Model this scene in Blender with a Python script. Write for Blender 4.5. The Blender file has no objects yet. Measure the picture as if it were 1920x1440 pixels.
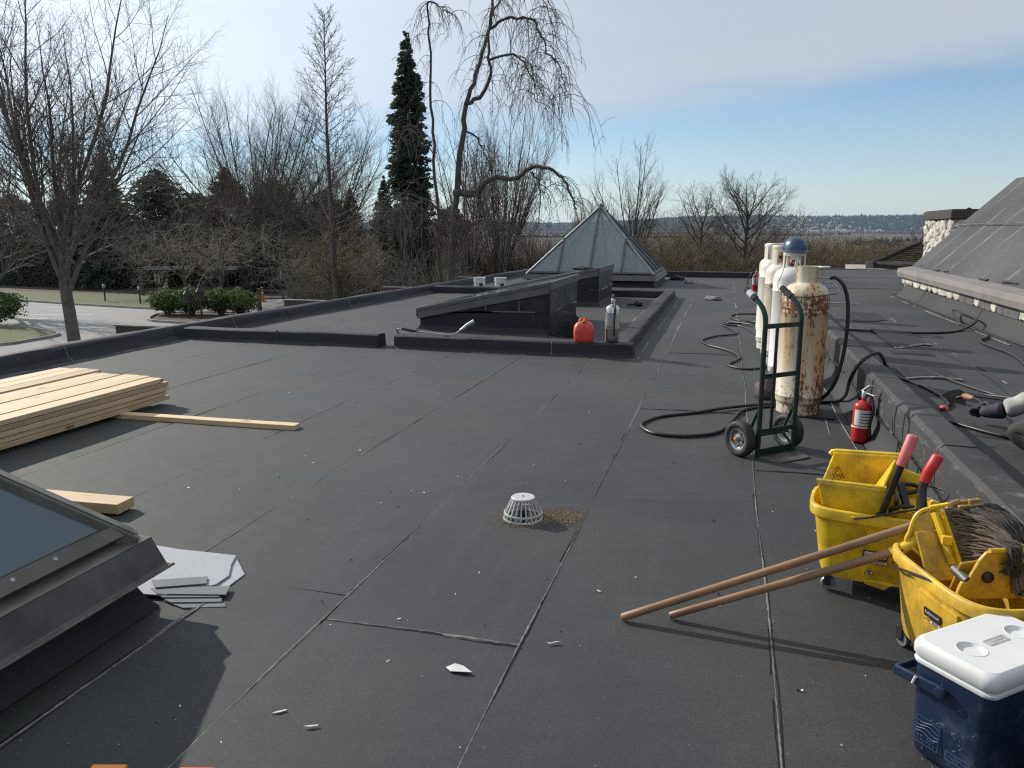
import bpy, bmesh, math, random
import numpy as np
from mathutils import Vector, Matrix
R = math.radians
S = bpy.context.scene
C = S.collection

# ------------------------------------------------------------------ camera, sky, sun, exposure
cam_d = bpy.data.cameras.new('camera')
cam = bpy.data.objects.new('camera', cam_d); C.objects.link(cam)
cam.location = (0, 0, 1.5)
cam.rotation_euler = (R(90 - 11.36), 0, R(15.4))
cam_d.sensor_fit = 'HORIZONTAL'; cam_d.sensor_width = 36.0
cam_d.lens = 36.0 * 1444.0 / 1920.0
cam_d.clip_start = 0.05; cam_d.clip_end = 20000
S.camera = cam
S.render.resolution_x, S.render.resolution_y = 1024, 768

SUN = Vector((-0.912, 0.41, 0.554)).normalized()       # towards the sun
SUN_EL = math.asin(SUN.z); SUN_AZ = math.atan2(SUN.x, SUN.y)
w = bpy.data.worlds.new('World'); S.world = w; w.use_nodes = True
nt = w.node_tree; nt.nodes.clear()
N = nt.nodes.new; L = nt.links.new
def math_node(op, a, b=None, tree=None, clamp=False):
    t = tree or nt
    n = t.nodes.new('ShaderNodeMath'); n.operation = op; n.use_clamp = clamp
    for i, v in enumerate((a, b)):
        if v is None: continue
        if isinstance(v, (int, float)): n.inputs[i].default_value = v
        else: t.links.new(v, n.inputs[i])
    return n.outputs[0]
sky = N('ShaderNodeTexSky'); sky.sky_type = 'NISHITA'; sky.sun_disc = False
sky.sun_elevation = SUN_EL; sky.sun_rotation = SUN_AZ
sky.air_density = 1.0; sky.dust_density = 0.0; sky.ozone_density = 4.0; sky.altitude = 0
bg = N('ShaderNodeBackground'); bg.inputs['Strength'].default_value = 0.105
L(sky.outputs[0], bg.inputs['Color'])
tc = N('ShaderNodeTexCoord')
# thin high cloud sheet: its lower edge runs across the sky, wispy
dotn = N('ShaderNodeVectorMath'); dotn.operation = 'DOT_PRODUCT'
dotn.inputs[1].default_value = Vector((-0.07, 0.0, 1.0)).normalized()
L(tc.outputs['Generated'], dotn.inputs[0])
mp = N('ShaderNodeMapping'); mp.inputs['Scale'].default_value = (1.6, 1.6, 9.0)
L(tc.outputs['Generated'], mp.inputs['Vector'])
nz = N('ShaderNodeTexNoise'); nz.inputs['Scale'].default_value = 2.2; nz.inputs['Detail'].default_value = 6; nz.inputs['Roughness'].default_value = 0.55
L(mp.outputs[0], nz.inputs['Vector'])
edge = math_node('ADD', dotn.outputs['Value'], math_node('MULTIPLY', math_node('SUBTRACT', nz.outputs[0], 0.5), 0.07))
mr = N('ShaderNodeMapRange'); mr.interpolation_type = 'SMOOTHERSTEP'
mr.inputs['From Min'].default_value = 0.125; mr.inputs['From Max'].default_value = 0.185
L(edge, mr.inputs['Value'])
cloud_amt = math_node('MULTIPLY', mr.outputs[0], math_node('ADD', 0.62, math_node('MULTIPLY', nz.outputs[0], 0.36)))
# brighter towards the sun, as a lit veil is
dots = N('ShaderNodeVectorMath'); dots.operation = 'DOT_PRODUCT'; dots.inputs[1].default_value = SUN
L(tc.outputs['Generated'], dots.inputs[0])
glow = math_node('POWER', math_node('MAXIMUM', dots.outputs['Value'], 0.0), 5.0)
cbg = N('ShaderNodeBackground'); cbg.inputs['Color'].default_value = (0.88, 0.935, 1.0, 1)
L(math_node('ADD', 0.56, math_node('MULTIPLY', glow, 0.9)), cbg.inputs['Strength'])
mx = N('ShaderNodeMixShader'); L(cloud_amt, mx.inputs[0]); L(bg.outputs[0], mx.inputs[1]); L(cbg.outputs[0], mx.inputs[2])
sepz = N('ShaderNodeSeparateXYZ'); L(tc.outputs['Generated'], sepz.inputs[0])
low = math_node('MULTIPLY', math_node('POWER', math_node('SUBTRACT', 1.0, math_node('MAXIMUM', sepz.outputs['Z'], 0.0)), 17.0), 0.72)
hbg = N('ShaderNodeBackground'); hbg.inputs['Color'].default_value = (0.80, 0.90, 1.0, 1)      # pale air near the horizon
L(math_node('ADD', 0.60, math_node('MULTIPLY', glow, 0.7)), hbg.inputs['Strength'])
mx2 = N('ShaderNodeMixShader'); L(low, mx2.inputs[0]); L(mx.outputs[0], mx2.inputs[1]); L(hbg.outputs[0], mx2.inputs[2])
wo = N('ShaderNodeOutputWorld'); L(mx2.outputs[0], wo.inputs['Surface'])

sun_d = bpy.data.lights.new('sun', 'SUN'); sun_d.energy = 3.6; sun_d.angle = R(0.6); sun_d.color = (1.0, 0.945, 0.86)
sun = bpy.data.objects.new('sun', sun_d); C.objects.link(sun)
sun.rotation_euler = SUN.to_track_quat('Z', 'Y').to_euler(); sun.location = (-20, 8, 14)

S.view_settings.view_transform = 'Standard'; S.view_settings.look = 'None'
S.view_settings.exposure = 0.25; S.view_settings.gamma = 1.0; S.view_settings.use_curve_mapping = False
S.cycles.use_denoising = False
S.cycles.filter_width = 1.25
S.cycles.max_bounces = 8; S.cycles.diffuse_bounces = 3; S.cycles.glossy_bounces = 3
S.cycles.transmission_bounces = 6; S.cycles.transparent_max_bounces = 12; S.cycles.volume_bounces = 0
S.cycles.caustics_reflective = False; S.cycles.caustics_refractive = False

# ------------------------------------------------------------------ materials
def new_mat(name):
    m = bpy.data.materials.new(name); m.use_nodes = True
    t = m.node_tree; b = t.nodes['Principled BSDF']
    return m, t, b
def col(c): return (c[0], c[1], c[2], 1.0)
def coords(t, space, scale=(1, 1, 1)):
    if space == 'world':
        g = t.nodes.new('ShaderNodeNewGeometry'); out = g.outputs['Position']
    else:
        g = t.nodes.new('ShaderNodeTexCoord'); out = g.outputs['Object']
    m = t.nodes.new('ShaderNodeMapping'); m.inputs['Scale'].default_value = scale
    t.links.new(out, m.inputs['Vector'])
    return m.outputs[0]
def noise(t, vec, scale, detail=4, rough=0.55, dist=0.0):
    n = t.nodes.new('ShaderNodeTexNoise')
    n.inputs['Scale'].default_value = scale; n.inputs['Detail'].default_value = detail
    n.inputs['Roughness'].default_value = rough; n.inputs['Distortion'].default_value = dist
    t.links.new(vec, n.inputs['Vector']); return n.outputs[0]
def ramp(t, fac, stops):
    n = t.nodes.new('ShaderNodeValToRGB'); e = n.color_ramp.elements
    while len(e) < len(stops): e.new(0.5)
    for i, (p, c) in enumerate(stops):
        e[i].position = p; e[i].color = col(c) if not isinstance(c, (int, float)) else (c, c, c, 1)
    t.links.new(fac, n.inputs[0]); return n.outputs[0]
def mix(t, fac, a, b, mode='MIX'):
    n = t.nodes.new('ShaderNodeMix'); n.data_type = 'RGBA'; n.blend_type = mode
    for i, v in ((0, fac), (6, a), (7, b)):
        if isinstance(v, (int, float)): n.inputs[i].default_value = v
        elif isinstance(v, tuple): n.inputs[i].default_value = col(v)
        else: t.links.new(v, n.inputs[i])
    return n.outputs[2]
def bump(t, b, h, strength, dist=0.01):
    n = t.nodes.new('ShaderNodeBump'); n.inputs['Strength'].default_value = strength
    n.inputs['Distance'].default_value = dist
    t.links.new(h, n.inputs['Height']); t.links.new(n.outputs[0], b.inputs['Normal'])
def simple(name, c, rough=0.6, metal=0.0, var=0.25, scale=14, bs=0.0, bscale=60, space='object', spec=0.5, dirt=None, dirt_amt=0.0, coat=0.0):
    """base colour with uneven tone, optional dirt patches and fine relief"""
    m, t, b = new_mat(name)
    v = coords(t, space)
    n1 = noise(t, v, scale, 5)
    lo = tuple(x * (1 - var) for x in c); hi = tuple(min(1, x * (1 + var * 0.6)) for x in c)
    cc = ramp(t, n1, [(0.3, lo), (0.7, hi)])
    if dirt is not None:
        n2 = noise(t, v, scale * 0.6, 8, 0.7)
        f = ramp(t, n2, [(0.62 - 0.25 * dirt_amt, 0.0), (0.80, min(1.0, dirt_amt * 1.3))])
        cc = mix(t, f, cc, dirt)
    t.links.new(cc, b.inputs['Base Color'])
    b.inputs['Metallic'].default_value = metal
    r = ramp(t, n1, [(0.3, max(0.02, rough - 0.08)), (0.7, min(1, rough + 0.08))])
    t.links.new(r, b.inputs['Roughness'])
    b.inputs['Specular IOR Level'].default_value = spec
    b.inputs['Coat Weight'].default_value = coat
    if bs: bump(t, b, noise(t, v, bscale, 4, 0.6), bs, 0.004)
    return m

def membrane_mat(name, base, stain=True, rough=0.74, worn=0.0):
    m, t, b = new_mat(name)
    v = coords(t, 'world')
    big = noise(t, v, 0.55, 5, 0.6, 0.3)
    c1 = ramp(t, big, [(0.30, tuple(x * 0.62 for x in base)), (0.5, tuple(x * 0.95 for x in base)), (0.72, tuple(x * 1.35 for x in base))])
    if stain:
        s1 = noise(t, coords(t, 'world', (0.8, 0.5, 1)), 0.42, 3, 0.5, 0.6)
        gr = mix(t, 0.9, base, (0.043, 0.047, 0.038))
        c1 = mix(t, ramp(t, s1, [(0.44, 0.0), (0.60, 0.85)]), c1, gr)
        s2 = noise(t, coords(t, 'world', (0.6, 0.9, 1)), 0.6, 2, 0.5, 0.4)
        c1 = mix(t, ramp(t, s2, [(0.52, 0.0), (0.68, 0.75)]), c1, (0.060, 0.051, 0.048))
        # faint streaks along the rolls, scuffs
        st = noise(t, coords(t, 'world', (9, 0.5, 1)), 1.0, 5, 0.7)
        c1 = mix(t, ramp(t, st, [(0.52, 0.0), (0.75, 0.30)]), c1, tuple(x * 1.7 for x in base))
        sc = noise(t, coords(t, 'world', (1.1, 3.2, 1)), 2.3, 9, 0.75, 0.8)
        c1 = mix(t, ramp(t, sc, [(0.60, 0.0), (0.72, 0.35)]), c1, (0.105, 0.102, 0.098))
    if worn:
        wn = noise(t, coords(t, 'world', (3, 3, 9)), 2.2, 8, 0.72)
        c1 = mix(t, ramp(t, wn, [(0.55, 0.0), (0.78, worn)]), c1, (0.30, 0.29, 0.28))
    gran = noise(t, v, 150, 4, 0.85)
    cc = mix(t, 1.0, c1, ramp(t, gran, [(0.36, 0.60), (0.52, 0.97), (0.66, 1.50)]), 'MULTIPLY')
    sp = noise(t, v, 95, 2, 0.5)
    cc = mix(t, ramp(t, sp, [(0.735, 0.0), (0.77, 0.5)]), cc, (0.24, 0.235, 0.22))
    t.links.new(cc, b.inputs['Base Color'])
    b.inputs['Roughness'].default_value = rough; b.inputs['Specular IOR Level'].default_value = 0.45
    wav = noise(t, coords(t, 'world', (1, 2.6, 1)), 3.0, 3, 0.5)
    h = math_node('ADD', math_node('MULTIPLY', gran, 0.10, t), math_node('MULTIPLY', wav, 1.0, t), t)
    bump(t, b, h, 0.55, 0.02)
    return m

M = {}
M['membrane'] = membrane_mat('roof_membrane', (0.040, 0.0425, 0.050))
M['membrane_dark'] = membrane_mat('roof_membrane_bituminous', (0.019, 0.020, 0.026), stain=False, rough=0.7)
M['membrane_cap'] = membrane_mat('roof_membrane_weathered', (0.050, 0.0485, 0.049), stain=False, rough=0.70, worn=0.75)
M['membrane_new'] = membrane_mat('roof_membrane_right', (0.045, 0.046, 0.051), rough=0.8)
M['mansard'] = membrane_mat('mansard_membrane', (0.074, 0.074, 0.077), stain=False, rough=0.75, worn=0.30)
M['lap'] = simple('lap_edge', (0.185, 0.18, 0.168), 0.8, var=0.6, scale=40, space='world', bs=0.6, bscale=120)
M['lap_dusty'] = simple('lap_edge_dusty', (0.36, 0.35, 0.33), 0.85, var=0.5, scale=30, space='world')
M['bitumen'] = simple('bitumen', (0.012, 0.012, 0.014), 0.28, var=0.3, scale=30, space='world', bs=0.5, bscale=50)
M['bitumen_panel'] = simple('bitumen_sheet_glossy', (0.017, 0.018, 0.022), 0.34, var=0.4, scale=5, space='world', bs=0.7, bscale=7, dirt=(0.16, 0.19, 0.22), dirt_amt=0.25)
M['bitumen_worn_sheen'] = simple('bitumen_sheet_worn_sheen', (0.030, 0.033, 0.038), 0.42, var=0.5, scale=6, space='world', bs=0.7, bscale=8, dirt=(0.22, 0.27, 0.31), dirt_amt=0.45)  # silvery patches stand for wear and for reflections put into the colour
M['bronze'] = simple('bronze_aluminium', (0.155, 0.147, 0.126), 0.5, 0.35, var=0.3, scale=5, space='world', dirt=(0.13, 0.125, 0.11), dirt_amt=0.5)
M['bronze_edge'] = simple('bronze_aluminium_worn', (0.18, 0.172, 0.148), 0.45, 0.35, var=0.3, scale=9, space='world')
M['flash_dark'] = simple('dark_flashing', (0.115, 0.115, 0.112), 0.6, 0.1, var=0.35, scale=6, space='world', dirt=(0.19, 0.19, 0.18), dirt_amt=0.6)
M['flash_grey'] = simple('grey_flashing', (0.13, 0.13, 0.13), 0.55, 0.1, var=0.25, scale=5, space='world', dirt=(0.05, 0.05, 0.05), dirt_amt=0.4)
M['alu'] = simple('aluminium', (0.42, 0.43, 0.43), 0.38, 0.8, var=0.15, scale=8)
M['alu_dull'] = simple('aluminium_dull', (0.30, 0.31, 0.31), 0.5, 0.6, var=0.2, scale=8, space='world')
M['chrome'] = simple('polished_steel', (0.62, 0.60, 0.56), 0.16, 1.0, var=0.1, scale=6)
M['steel_dark'] = simple('dark_steel', (0.045, 0.045, 0.047), 0.45, 0.5, var=0.3)
M['steel_plate'] = simple('scuffed_steel_plate', (0.12, 0.115, 0.105), 0.5, 0.5, var=0.4, scale=18, dirt=(0.25, 0.22, 0.17), dirt_amt=0.5)
M['rubber'] = simple('rubber', (0.028, 0.028, 0.029), 0.7, var=0.3, scale=30, dirt=(0.10, 0.095, 0.085), dirt_amt=0.4)
M['hose'] = simple('hose_rubber', (0.016, 0.016, 0.017), 0.42, var=0.3, scale=10, space='world')
M['cable'] = simple('cable_grey', (0.07, 0.07, 0.07), 0.5, var=0.3, scale=10, space='world')
M['brass'] = simple('brass', (0.55, 0.42, 0.20), 0.35, 0.9, var=0.2)
M['green_paint'] = simple('dark_green_paint', (0.010, 0.030, 0.024), 0.38, 0.0, var=0.3, scale=12, dirt=(0.06, 0.05, 0.04), dirt_amt=0.3)
M['red_paint'] = simple('red_paint', (0.52, 0.018, 0.022), 0.3, var=0.15, scale=10, coat=0.3)
M['red_plastic'] = simple('red_plastic', (0.72, 0.075, 0.05), 0.42, var=0.15, scale=8, dirt=(0.25, 0.05, 0.04), dirt_amt=0.3)
M['grip_red'] = simple('red_grip', (0.55, 0.03, 0.035), 0.42, var=0.12)
M['grip_pink'] = simple('faded_red_grip', (0.62, 0.17, 0.17), 0.55, var=0.12)
M['yellow'] = simple('yellow_plastic', (0.86, 0.56, 0.018), 0.40, var=0.10, scale=13, dirt=(0.20, 0.13, 0.04), dirt_amt=0.72)
M['yellow_dirty'] = simple('yellow_plastic_dirty', (0.80, 0.49, 0.03), 0.48, var=0.18, scale=15, dirt=(0.14, 0.095, 0.045), dirt_amt=1.05)
M['black_plastic'] = simple('black_plastic', (0.016, 0.016, 0.017), 0.4, var=0.3)
M['white_plastic'] = simple('white_plastic', (0.74, 0.74, 0.72), 0.4, var=0.06, scale=6, dirt=(0.42, 0.41, 0.38), dirt_amt=0.3)
M['lid_white'] = simple('cooler_lid_white', (0.70, 0.70, 0.68), 0.38, var=0.05, scale=7, dirt=(0.45, 0.44, 0.42), dirt_amt=0.35)
M['cooler_blue'] = simple('cooler_blue', (0.013, 0.026, 0.060), 0.38, var=0.18, scale=9, dirt=(0.22, 0.25, 0.30), dirt_amt=0.42, bs=0.25, bscale=300)
M['cooler_rim'] = simple('cooler_rim', (0.60, 0.61, 0.61), 0.4, var=0.06)
M['drain'] = simple('drain_grey_plastic', (0.52, 0.52, 0.51), 0.55, var=0.12, scale=20, dirt=(0.25, 0.22, 0.18), dirt_amt=0.4)
M['ink'] = simple('black_ink', (0.014, 0.014, 0.014), 0.6, var=0.1)
M['label_white'] = simple('label_white', (0.72, 0.71, 0.68), 0.5, var=0.08, scale=20, dirt=(0.35, 0.33, 0.3), dirt_amt=0.4)
M['helmet'] = simple('blue_helmet', (0.030, 0.065, 0.125), 0.34, var=0.15, scale=8, dirt=(0.14, 0.17, 0.2), dirt_amt=0.3)
M['rag'] = simple('black_rag', (0.018, 0.018, 0.020), 0.9, var=0.4, scale=12, bs=0.6, bscale=30)
M['rag_purple'] = simple('mauve_rag', (0.13, 0.085, 0.11), 0.9, var=0.4, scale=12, bs=0.6, bscale=40)
M['rag_grey'] = simple('grey_rag', (0.22, 0.22, 0.23), 0.9, var=0.4, scale=12, bs=0.6, bscale=40)
M['yarn'] = simple('mop_yarn', (0.150, 0.115, 0.088), 0.95, var=0.4, scale=40)
M['yarn_dark'] = simple('mop_yarn_dark', (0.060, 0.050, 0.045), 0.95, var=0.4, scale=40)
M['orange'] = simple('orange_plastic', (0.80, 0.26, 0.02), 0.4, var=0.1)
M['orange_red'] = simple('orange_red_plastic', (0.75, 0.10, 0.02), 0.35, var=0.1)
M['grey_pole'] = simple('grey_anodised', (0.16, 0.165, 0.17), 0.4, 0.5, var=0.15)
M['sheet_grey'] = simple('grey_board', (0.36, 0.38, 0.40), 0.7, var=0.12, scale=45, space='world', dirt=(0.14, 0.14, 0.15), dirt_amt=0.32)
M['sheet_edge'] = simple('grey_board_strip', (0.155, 0.168, 0.178), 0.75, var=0.15, scale=6, space='world')
M['paper'] = simple('white_scrap', (0.62, 0.63, 0.62), 0.7, var=0.2, scale=20)
M['grit'] = simple('sandy_grit', (0.28, 0.215, 0.14), 0.95, var=0.5, scale=70, space='world')
M['stone'] = simple('white_rubble_stone', (0.56, 0.53, 0.47), 0.9, var=0.35, scale=9, space='world', bs=0.9, bscale=14, dirt=(0.22, 0.19, 0.15), dirt_amt=0.5)
M['mortar'] = simple('mortar', (0.36, 0.33, 0.29), 0.95, var=0.3, scale=9, space='world', bs=0.5, bscale=30)
M['fascia'] = simple('brown_fascia', (0.055, 0.042, 0.038), 0.6, var=0.2, scale=4, space='world')
M['gutter'] = simple('pinkish_gutter', (0.215, 0.194, 0.184), 0.7, var=0.15, scale=3, space='world', dirt=(0.15, 0.13, 0.12), dirt_amt=0.4)
M['moss_roof'] = simple('mossy_shingle', (0.085, 0.062, 0.035), 0.95, var=0.5, scale=5, space='world', bs=0.6, bscale=30)
M['wall_render'] = simple('beige_wall', (0.36, 0.31, 0.27), 0.9, var=0.12, scale=3, space='world')
M['bark'] = simple('bark_grey_brown', (0.115, 0.100, 0.086), 0.95, var=0.45, scale=3, space='world', bs=0.8, bscale=24)
M['bark_dark'] = simple('bark_dark', (0.080, 0.068, 0.059), 0.95, var=0.4, scale=3, space='world', bs=0.8, bscale=24)
M['twig'] = simple('twig_brown', (0.135, 0.112, 0.094), 0.9, var=0.35, scale=1.5, space='world')
M['twig_pale'] = simple('twig_pale', (0.30, 0.262, 0.21), 0.9, var=0.35, scale=1.2, space='world')
M['twig_tan'] = simple('twig_tan', (0.21, 0.165, 0.095), 0.9, var=0.35, scale=1.0, space='world')
M['twig_brush'] = simple('twig_brush_brown', (0.185, 0.140, 0.092), 0.9, var=0.35, scale=1.0, space='world')
M['twig_red'] = simple('twig_reddish', (0.165, 0.122, 0.102), 0.9, var=0.35, scale=1.2, space='world')
M['grass'] = simple('lawn', (0.085, 0.105, 0.026), 0.95, var=0.35, scale=0.7, space='world', bs=0.6, bscale=30, dirt=(0.13, 0.115, 0.05), dirt_amt=0.45)
M['asphalt'] = simple('parking_asphalt', (0.27, 0.265, 0.255), 0.9, var=0.15, scale=0.5, space='world', bs=0.3, bscale=60)
M['concrete'] = simple('kerb_concrete', (0.30, 0.285, 0.26), 0.9, var=0.2, scale=2, space='world')
M['line_white'] = simple('road_paint', (0.62, 0.63, 0.62), 0.7, var=0.25, scale=3, space='world')
M['mulch'] = simple('bark_mulch', (0.070, 0.046, 0.034), 0.95, var=0.4, scale=3, space='world')
M['lamp_black'] = simple('black_metal', (0.016, 0.016, 0.016), 0.45, var=0.2)
M['timber_dark'] = simple('weathered_timber', (0.055, 0.042, 0.034), 0.85, var=0.3, scale=4)
M['white_trim'] = simple('white_trim', (0.55, 0.56, 0.55), 0.6, var=0.1)
M['leather'] = simple('glove_dark_blue', (0.022, 0.022, 0.045), 0.75, var=0.4, scale=25, dirt=(0.12, 0.085, 0.05), dirt_amt=0.6, bs=0.4, bscale=60)
M['sleeve'] = simple('grey_sweatshirt', (0.42, 0.40, 0.38), 0.9, var=0.25, scale=12, dirt=(0.09, 0.075, 0.065), dirt_amt=0.55, bs=0.5, bscale=18)
M['trousers'] = simple('dark_work_trousers', (0.036, 0.034, 0.031), 0.85, var=0.3, scale=14, bs=0.6, bscale=14)
M['skin'] = simple('skin', (0.50, 0.30, 0.21), 0.5, var=0.1)
M['hair'] = simple('brown_hair', (0.04, 0.028, 0.02), 0.6, var=0.3, scale=40)
M['boot'] = simple('work_boot', (0.06, 0.042, 0.03), 0.7, var=0.3)
M['wood_handle'] = simple('worn_wood_handle', (0.29, 0.165, 0.085), 0.5, var=0.3, scale=5, dirt=(0.10, 0.065, 0.045), dirt_amt=0.5)
M['bar_grey'] = simple('grey_glazing_bar', (0.085, 0.085, 0.083), 0.5, 0.2, var=0.2, scale=5, space='world')
M['mansard_pale'] = simple('dusty_streak', (0.155, 0.153, 0.150), 0.85, var=0.5, scale=4, space='world')
M['field'] = None

def leaf_mat(name, a, b_):
    m, t, b = new_mat(name)
    v = coords(t, 'world')
    n = noise(t, v, 0.9, 4, 0.6); n2 = noise(t, v, 9, 2)
    c = ramp(t, n, [(0.3, a), (0.7, b_)])
    c = mix(t, ramp(t, n2, [(0.4, 0.0), (0.7, 0.5)]), c, tuple(min(1, x * 1.6) for x in b_))
    t.links.new(c, b.inputs['Base Color']); b.inputs['Roughness'].default_value = 0.7
    b.inputs['Specular IOR Level'].default_value = 0.25
    tl = t.nodes.new('ShaderNodeBsdfTranslucent'); t.links.new(c, tl.inputs['Color'])
    ms = t.nodes.new('ShaderNodeMixShader'); ms.inputs[0].default_value = 0.38
    t.links.new(b.outputs[0], ms.inputs[1]); t.links.new(tl.outputs[0], ms.inputs[2]); t.links.new(ms.outputs[0], t.nodes['Material Output'].inputs['Surface'])
    return m
M['spruce'] = leaf_mat('spruce_needles', (0.032, 0.046, 0.038), (0.066, 0.088, 0.064))
M['conifer'] = leaf_mat('conifer_needles', (0.042, 0.056, 0.044), (0.085, 0.105, 0.072))
M['conifer_brown'] = leaf_mat('conifer_brownish', (0.072, 0.058, 0.048), (0.115, 0.090, 0.070))
M['hedge'] = leaf_mat('hedge_leaves', (0.028, 0.042, 0.024), (0.060, 0.080, 0.038))
M['rhodo'] = leaf_mat('rhododendron_leaves', (0.055, 0.078, 0.030), (0.115, 0.150, 0.055))
M['far_wood'] = leaf_mat('far_woodland', (0.020, 0.030, 0.026), (0.034, 0.048, 0.036))

def wood_mat():
    m, t, b = new_mat('sawn_pine')
    o = t.nodes.new('ShaderNodeObjectInfo')
    v = coords(t, 'object', (14, 0.9, 14))
    off = t.nodes.new('ShaderNodeVectorMath'); off.operation = 'ADD'
    sc = t.nodes.new('ShaderNodeVectorMath'); sc.operation = 'SCALE'; sc.inputs['Scale'].default_value = 37.0
    cb = t.nodes.new('ShaderNodeCombineXYZ')
    for i in range(3): t.links.new(o.outputs['Random'], cb.inputs[i])
    t.links.new(cb.outputs[0], sc.inputs[0]); t.links.new(v, off.inputs[0]); t.links.new(sc.outputs[0], off.inputs[1])
    g = noise(t, off.outputs[0], 3.0, 6, 0.65, 1.2)
    c = ramp(t, g, [(0.22, (0.50, 0.36, 0.20)), (0.5, (0.66, 0.52, 0.33)), (0.78, (0.76, 0.63, 0.43))])
    kn = t.nodes.new('ShaderNodeTexVoronoi'); kn.inputs['Scale'].default_value = 1.0
    kv = coords(t, 'object', (7, 2.6, 7)); ko = t.nodes.new('ShaderNodeVectorMath'); ko.operation = 'ADD'
    t.links.new(kv, ko.inputs[0]); t.links.new(sc.outputs[0], ko.inputs[1]); t.links.new(ko.outputs[0], kn.inputs['Vector'])
    c = mix(t, ramp(t, kn.outputs['Distance'], [(0.07, 0.85), (0.15, 0.0)]), c, (0.20, 0.10, 0.045))
    tone = ramp(t, o.outputs['Random'], [(0.0, (0.70, 0.67, 0.62)), (0.5, (0.95, 0.92, 0.86)), (1.0, (1.05, 1.03, 1.0))])
    c = mix(t, 1.0, c, tone, 'MULTIPLY')
    t.links.new(c, b.inputs['Base Color']); b.inputs['Roughness'].default_value = 0.7
    bump(t, b, g, 0.25, 0.003)
    return m
M['pine'] = wood_mat()

def rust_mat(name, paint, amount):
    m, t, b = new_mat(name)
    v = coords(t, 'object')
    vs = coords(t, 'object', (9, 9, 1.1))
    vs2 = coords(t, 'object', (30, 30, 16))
    a = noise(t, vs, 1.0, 8, 0.72, 0.4)
    p = noise(t, vs2, 1.6, 8, 0.75)
    big = noise(t, v, 2.2, 4, 0.6)
    sep = t.nodes.new('ShaderNodeSeparateXYZ'); tcx = t.nodes.new('ShaderNodeTexCoord'); t.links.new(tcx.outputs['Object'], sep.inputs[0])
    band1 = ramp(t, sep.outputs['Z'], [(0.78, 0.0), (0.86, 0.16), (0.95, 0.10), (1.0, 0.0)])
    band2 = ramp(t, sep.outputs['Z'], [(0.04, 0.10), (0.22, 0.08), (0.40, 0.0)])
    f = math_node('ADD', math_node('ADD', math_node('MULTIPLY', a, 0.42, t), math_node('MULTIPLY', p, 0.58, t), t), math_node('MULTIPLY', big, 0.10, t), t)
    f = math_node('ADD', f, math_node('MULTIPLY', math_node('ADD', band1, band2, t), 0.55, t), t)
    lo = 0.745 - 0.125 * amount
    c = ramp(t, big, [(0.3, tuple(x * 0.86 for x in paint)), (0.7, paint)])
    stainf = ramp(t, a, [(0.52 - 0.09 * amount, 0.0), (0.66, min(1.0, 0.8 * amount))])
    c = mix(t, stainf, c, (0.58, 0.29, 0.075))
    rustf = ramp(t, f, [(lo, 0.0), (lo + 0.035, 1.0)])
    rc = ramp(t, p, [(0.35, (0.045, 0.020, 0.012)), (0.55, (0.16, 0.055, 0.020)), (0.75, (0.33, 0.13, 0.035))])
    c = mix(t, rustf, c, rc)
    t.links.new(c, b.inputs['Base Color'])
    rr = mix(t, rustf, (0.45, 0.45, 0.45), (0.9, 0.9, 0.9)); t.links.new(rr, b.inputs['Roughness'])
    bump(t, b, math_node('MULTIPLY', rustf, -1.0, t), 0.4, 0.003)
    return m
M['rusty'] = rust_mat('rusty_cream_paint', (0.74, 0.69, 0.55), 1.22)
M['tank_white'] = rust_mat('white_tank_paint', (0.80, 0.79, 0.74), 0.38)
M['tank_white2'] = rust_mat('white_tank_paint_stained', (0.76, 0.73, 0.63), 0.70)

def glass_mat(name, tint, rough, alpha):
    m, t, b = new_mat(name)
    b.inputs['Base Color'].default_value = col(tint); b.inputs['Roughness'].default_value = rough
    b.inputs['Specular IOR Level'].default_value = 0.9
    v = coords(t, 'world'); n = noise(t, v, 0.8, 4, 0.6)
    t.links.new(ramp(t, n, [(0.35, rough * 0.6), (0.7, rough * 1.6)]), b.inputs['Roughness'])
    if alpha < 1:
        b.inputs['Alpha'].default_value = alpha
    return m
M['glass_dark'] = glass_mat('skylight_glass_tinted', (0.075, 0.108, 0.135), 0.08, 1.0)
M['glass_clear'] = glass_mat('skylight_glass', (0.29, 0.35, 0.365), 0.06, 0.38)

# ------------------------------------------------------------------ object helpers
def tag(o, label=None, cat=None, group=None, kind=None):
    if label: o['label'] = label
    if cat: o['category'] = cat
    if group: o['group'] = group
    if kind: o['kind'] = kind
    return o
def thing(name, label, cat, loc=(0, 0, 0), rz=0.0, group=None):
    o = bpy.data.objects.new(name, None); C.objects.link(o)
    o.location = loc; o.rotation_euler = (0, 0, rz); o.empty_display_size = 0.1
    return tag(o, label, cat, group)
def link(name, me, mat, parent=None, smooth=False):
    if mat is not None:
        me.materials.clear(); me.materials.append(mat)
    if smooth:
        me.polygons.foreach_set('use_smooth', [True] * len(me.polygons))
    o = bpy.data.objects.new(name, me); C.objects.link(o)
    if parent is not None: o.parent = parent
    return o
def copy_tree(o, parent=None):
    c = o.copy(); C.objects.link(c)
    if parent is not None:
        c.parent = parent; c.matrix_parent_inverse = o.matrix_parent_inverse.copy()
    for ch in list(o.children): copy_tree(ch, c)
    return c

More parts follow.
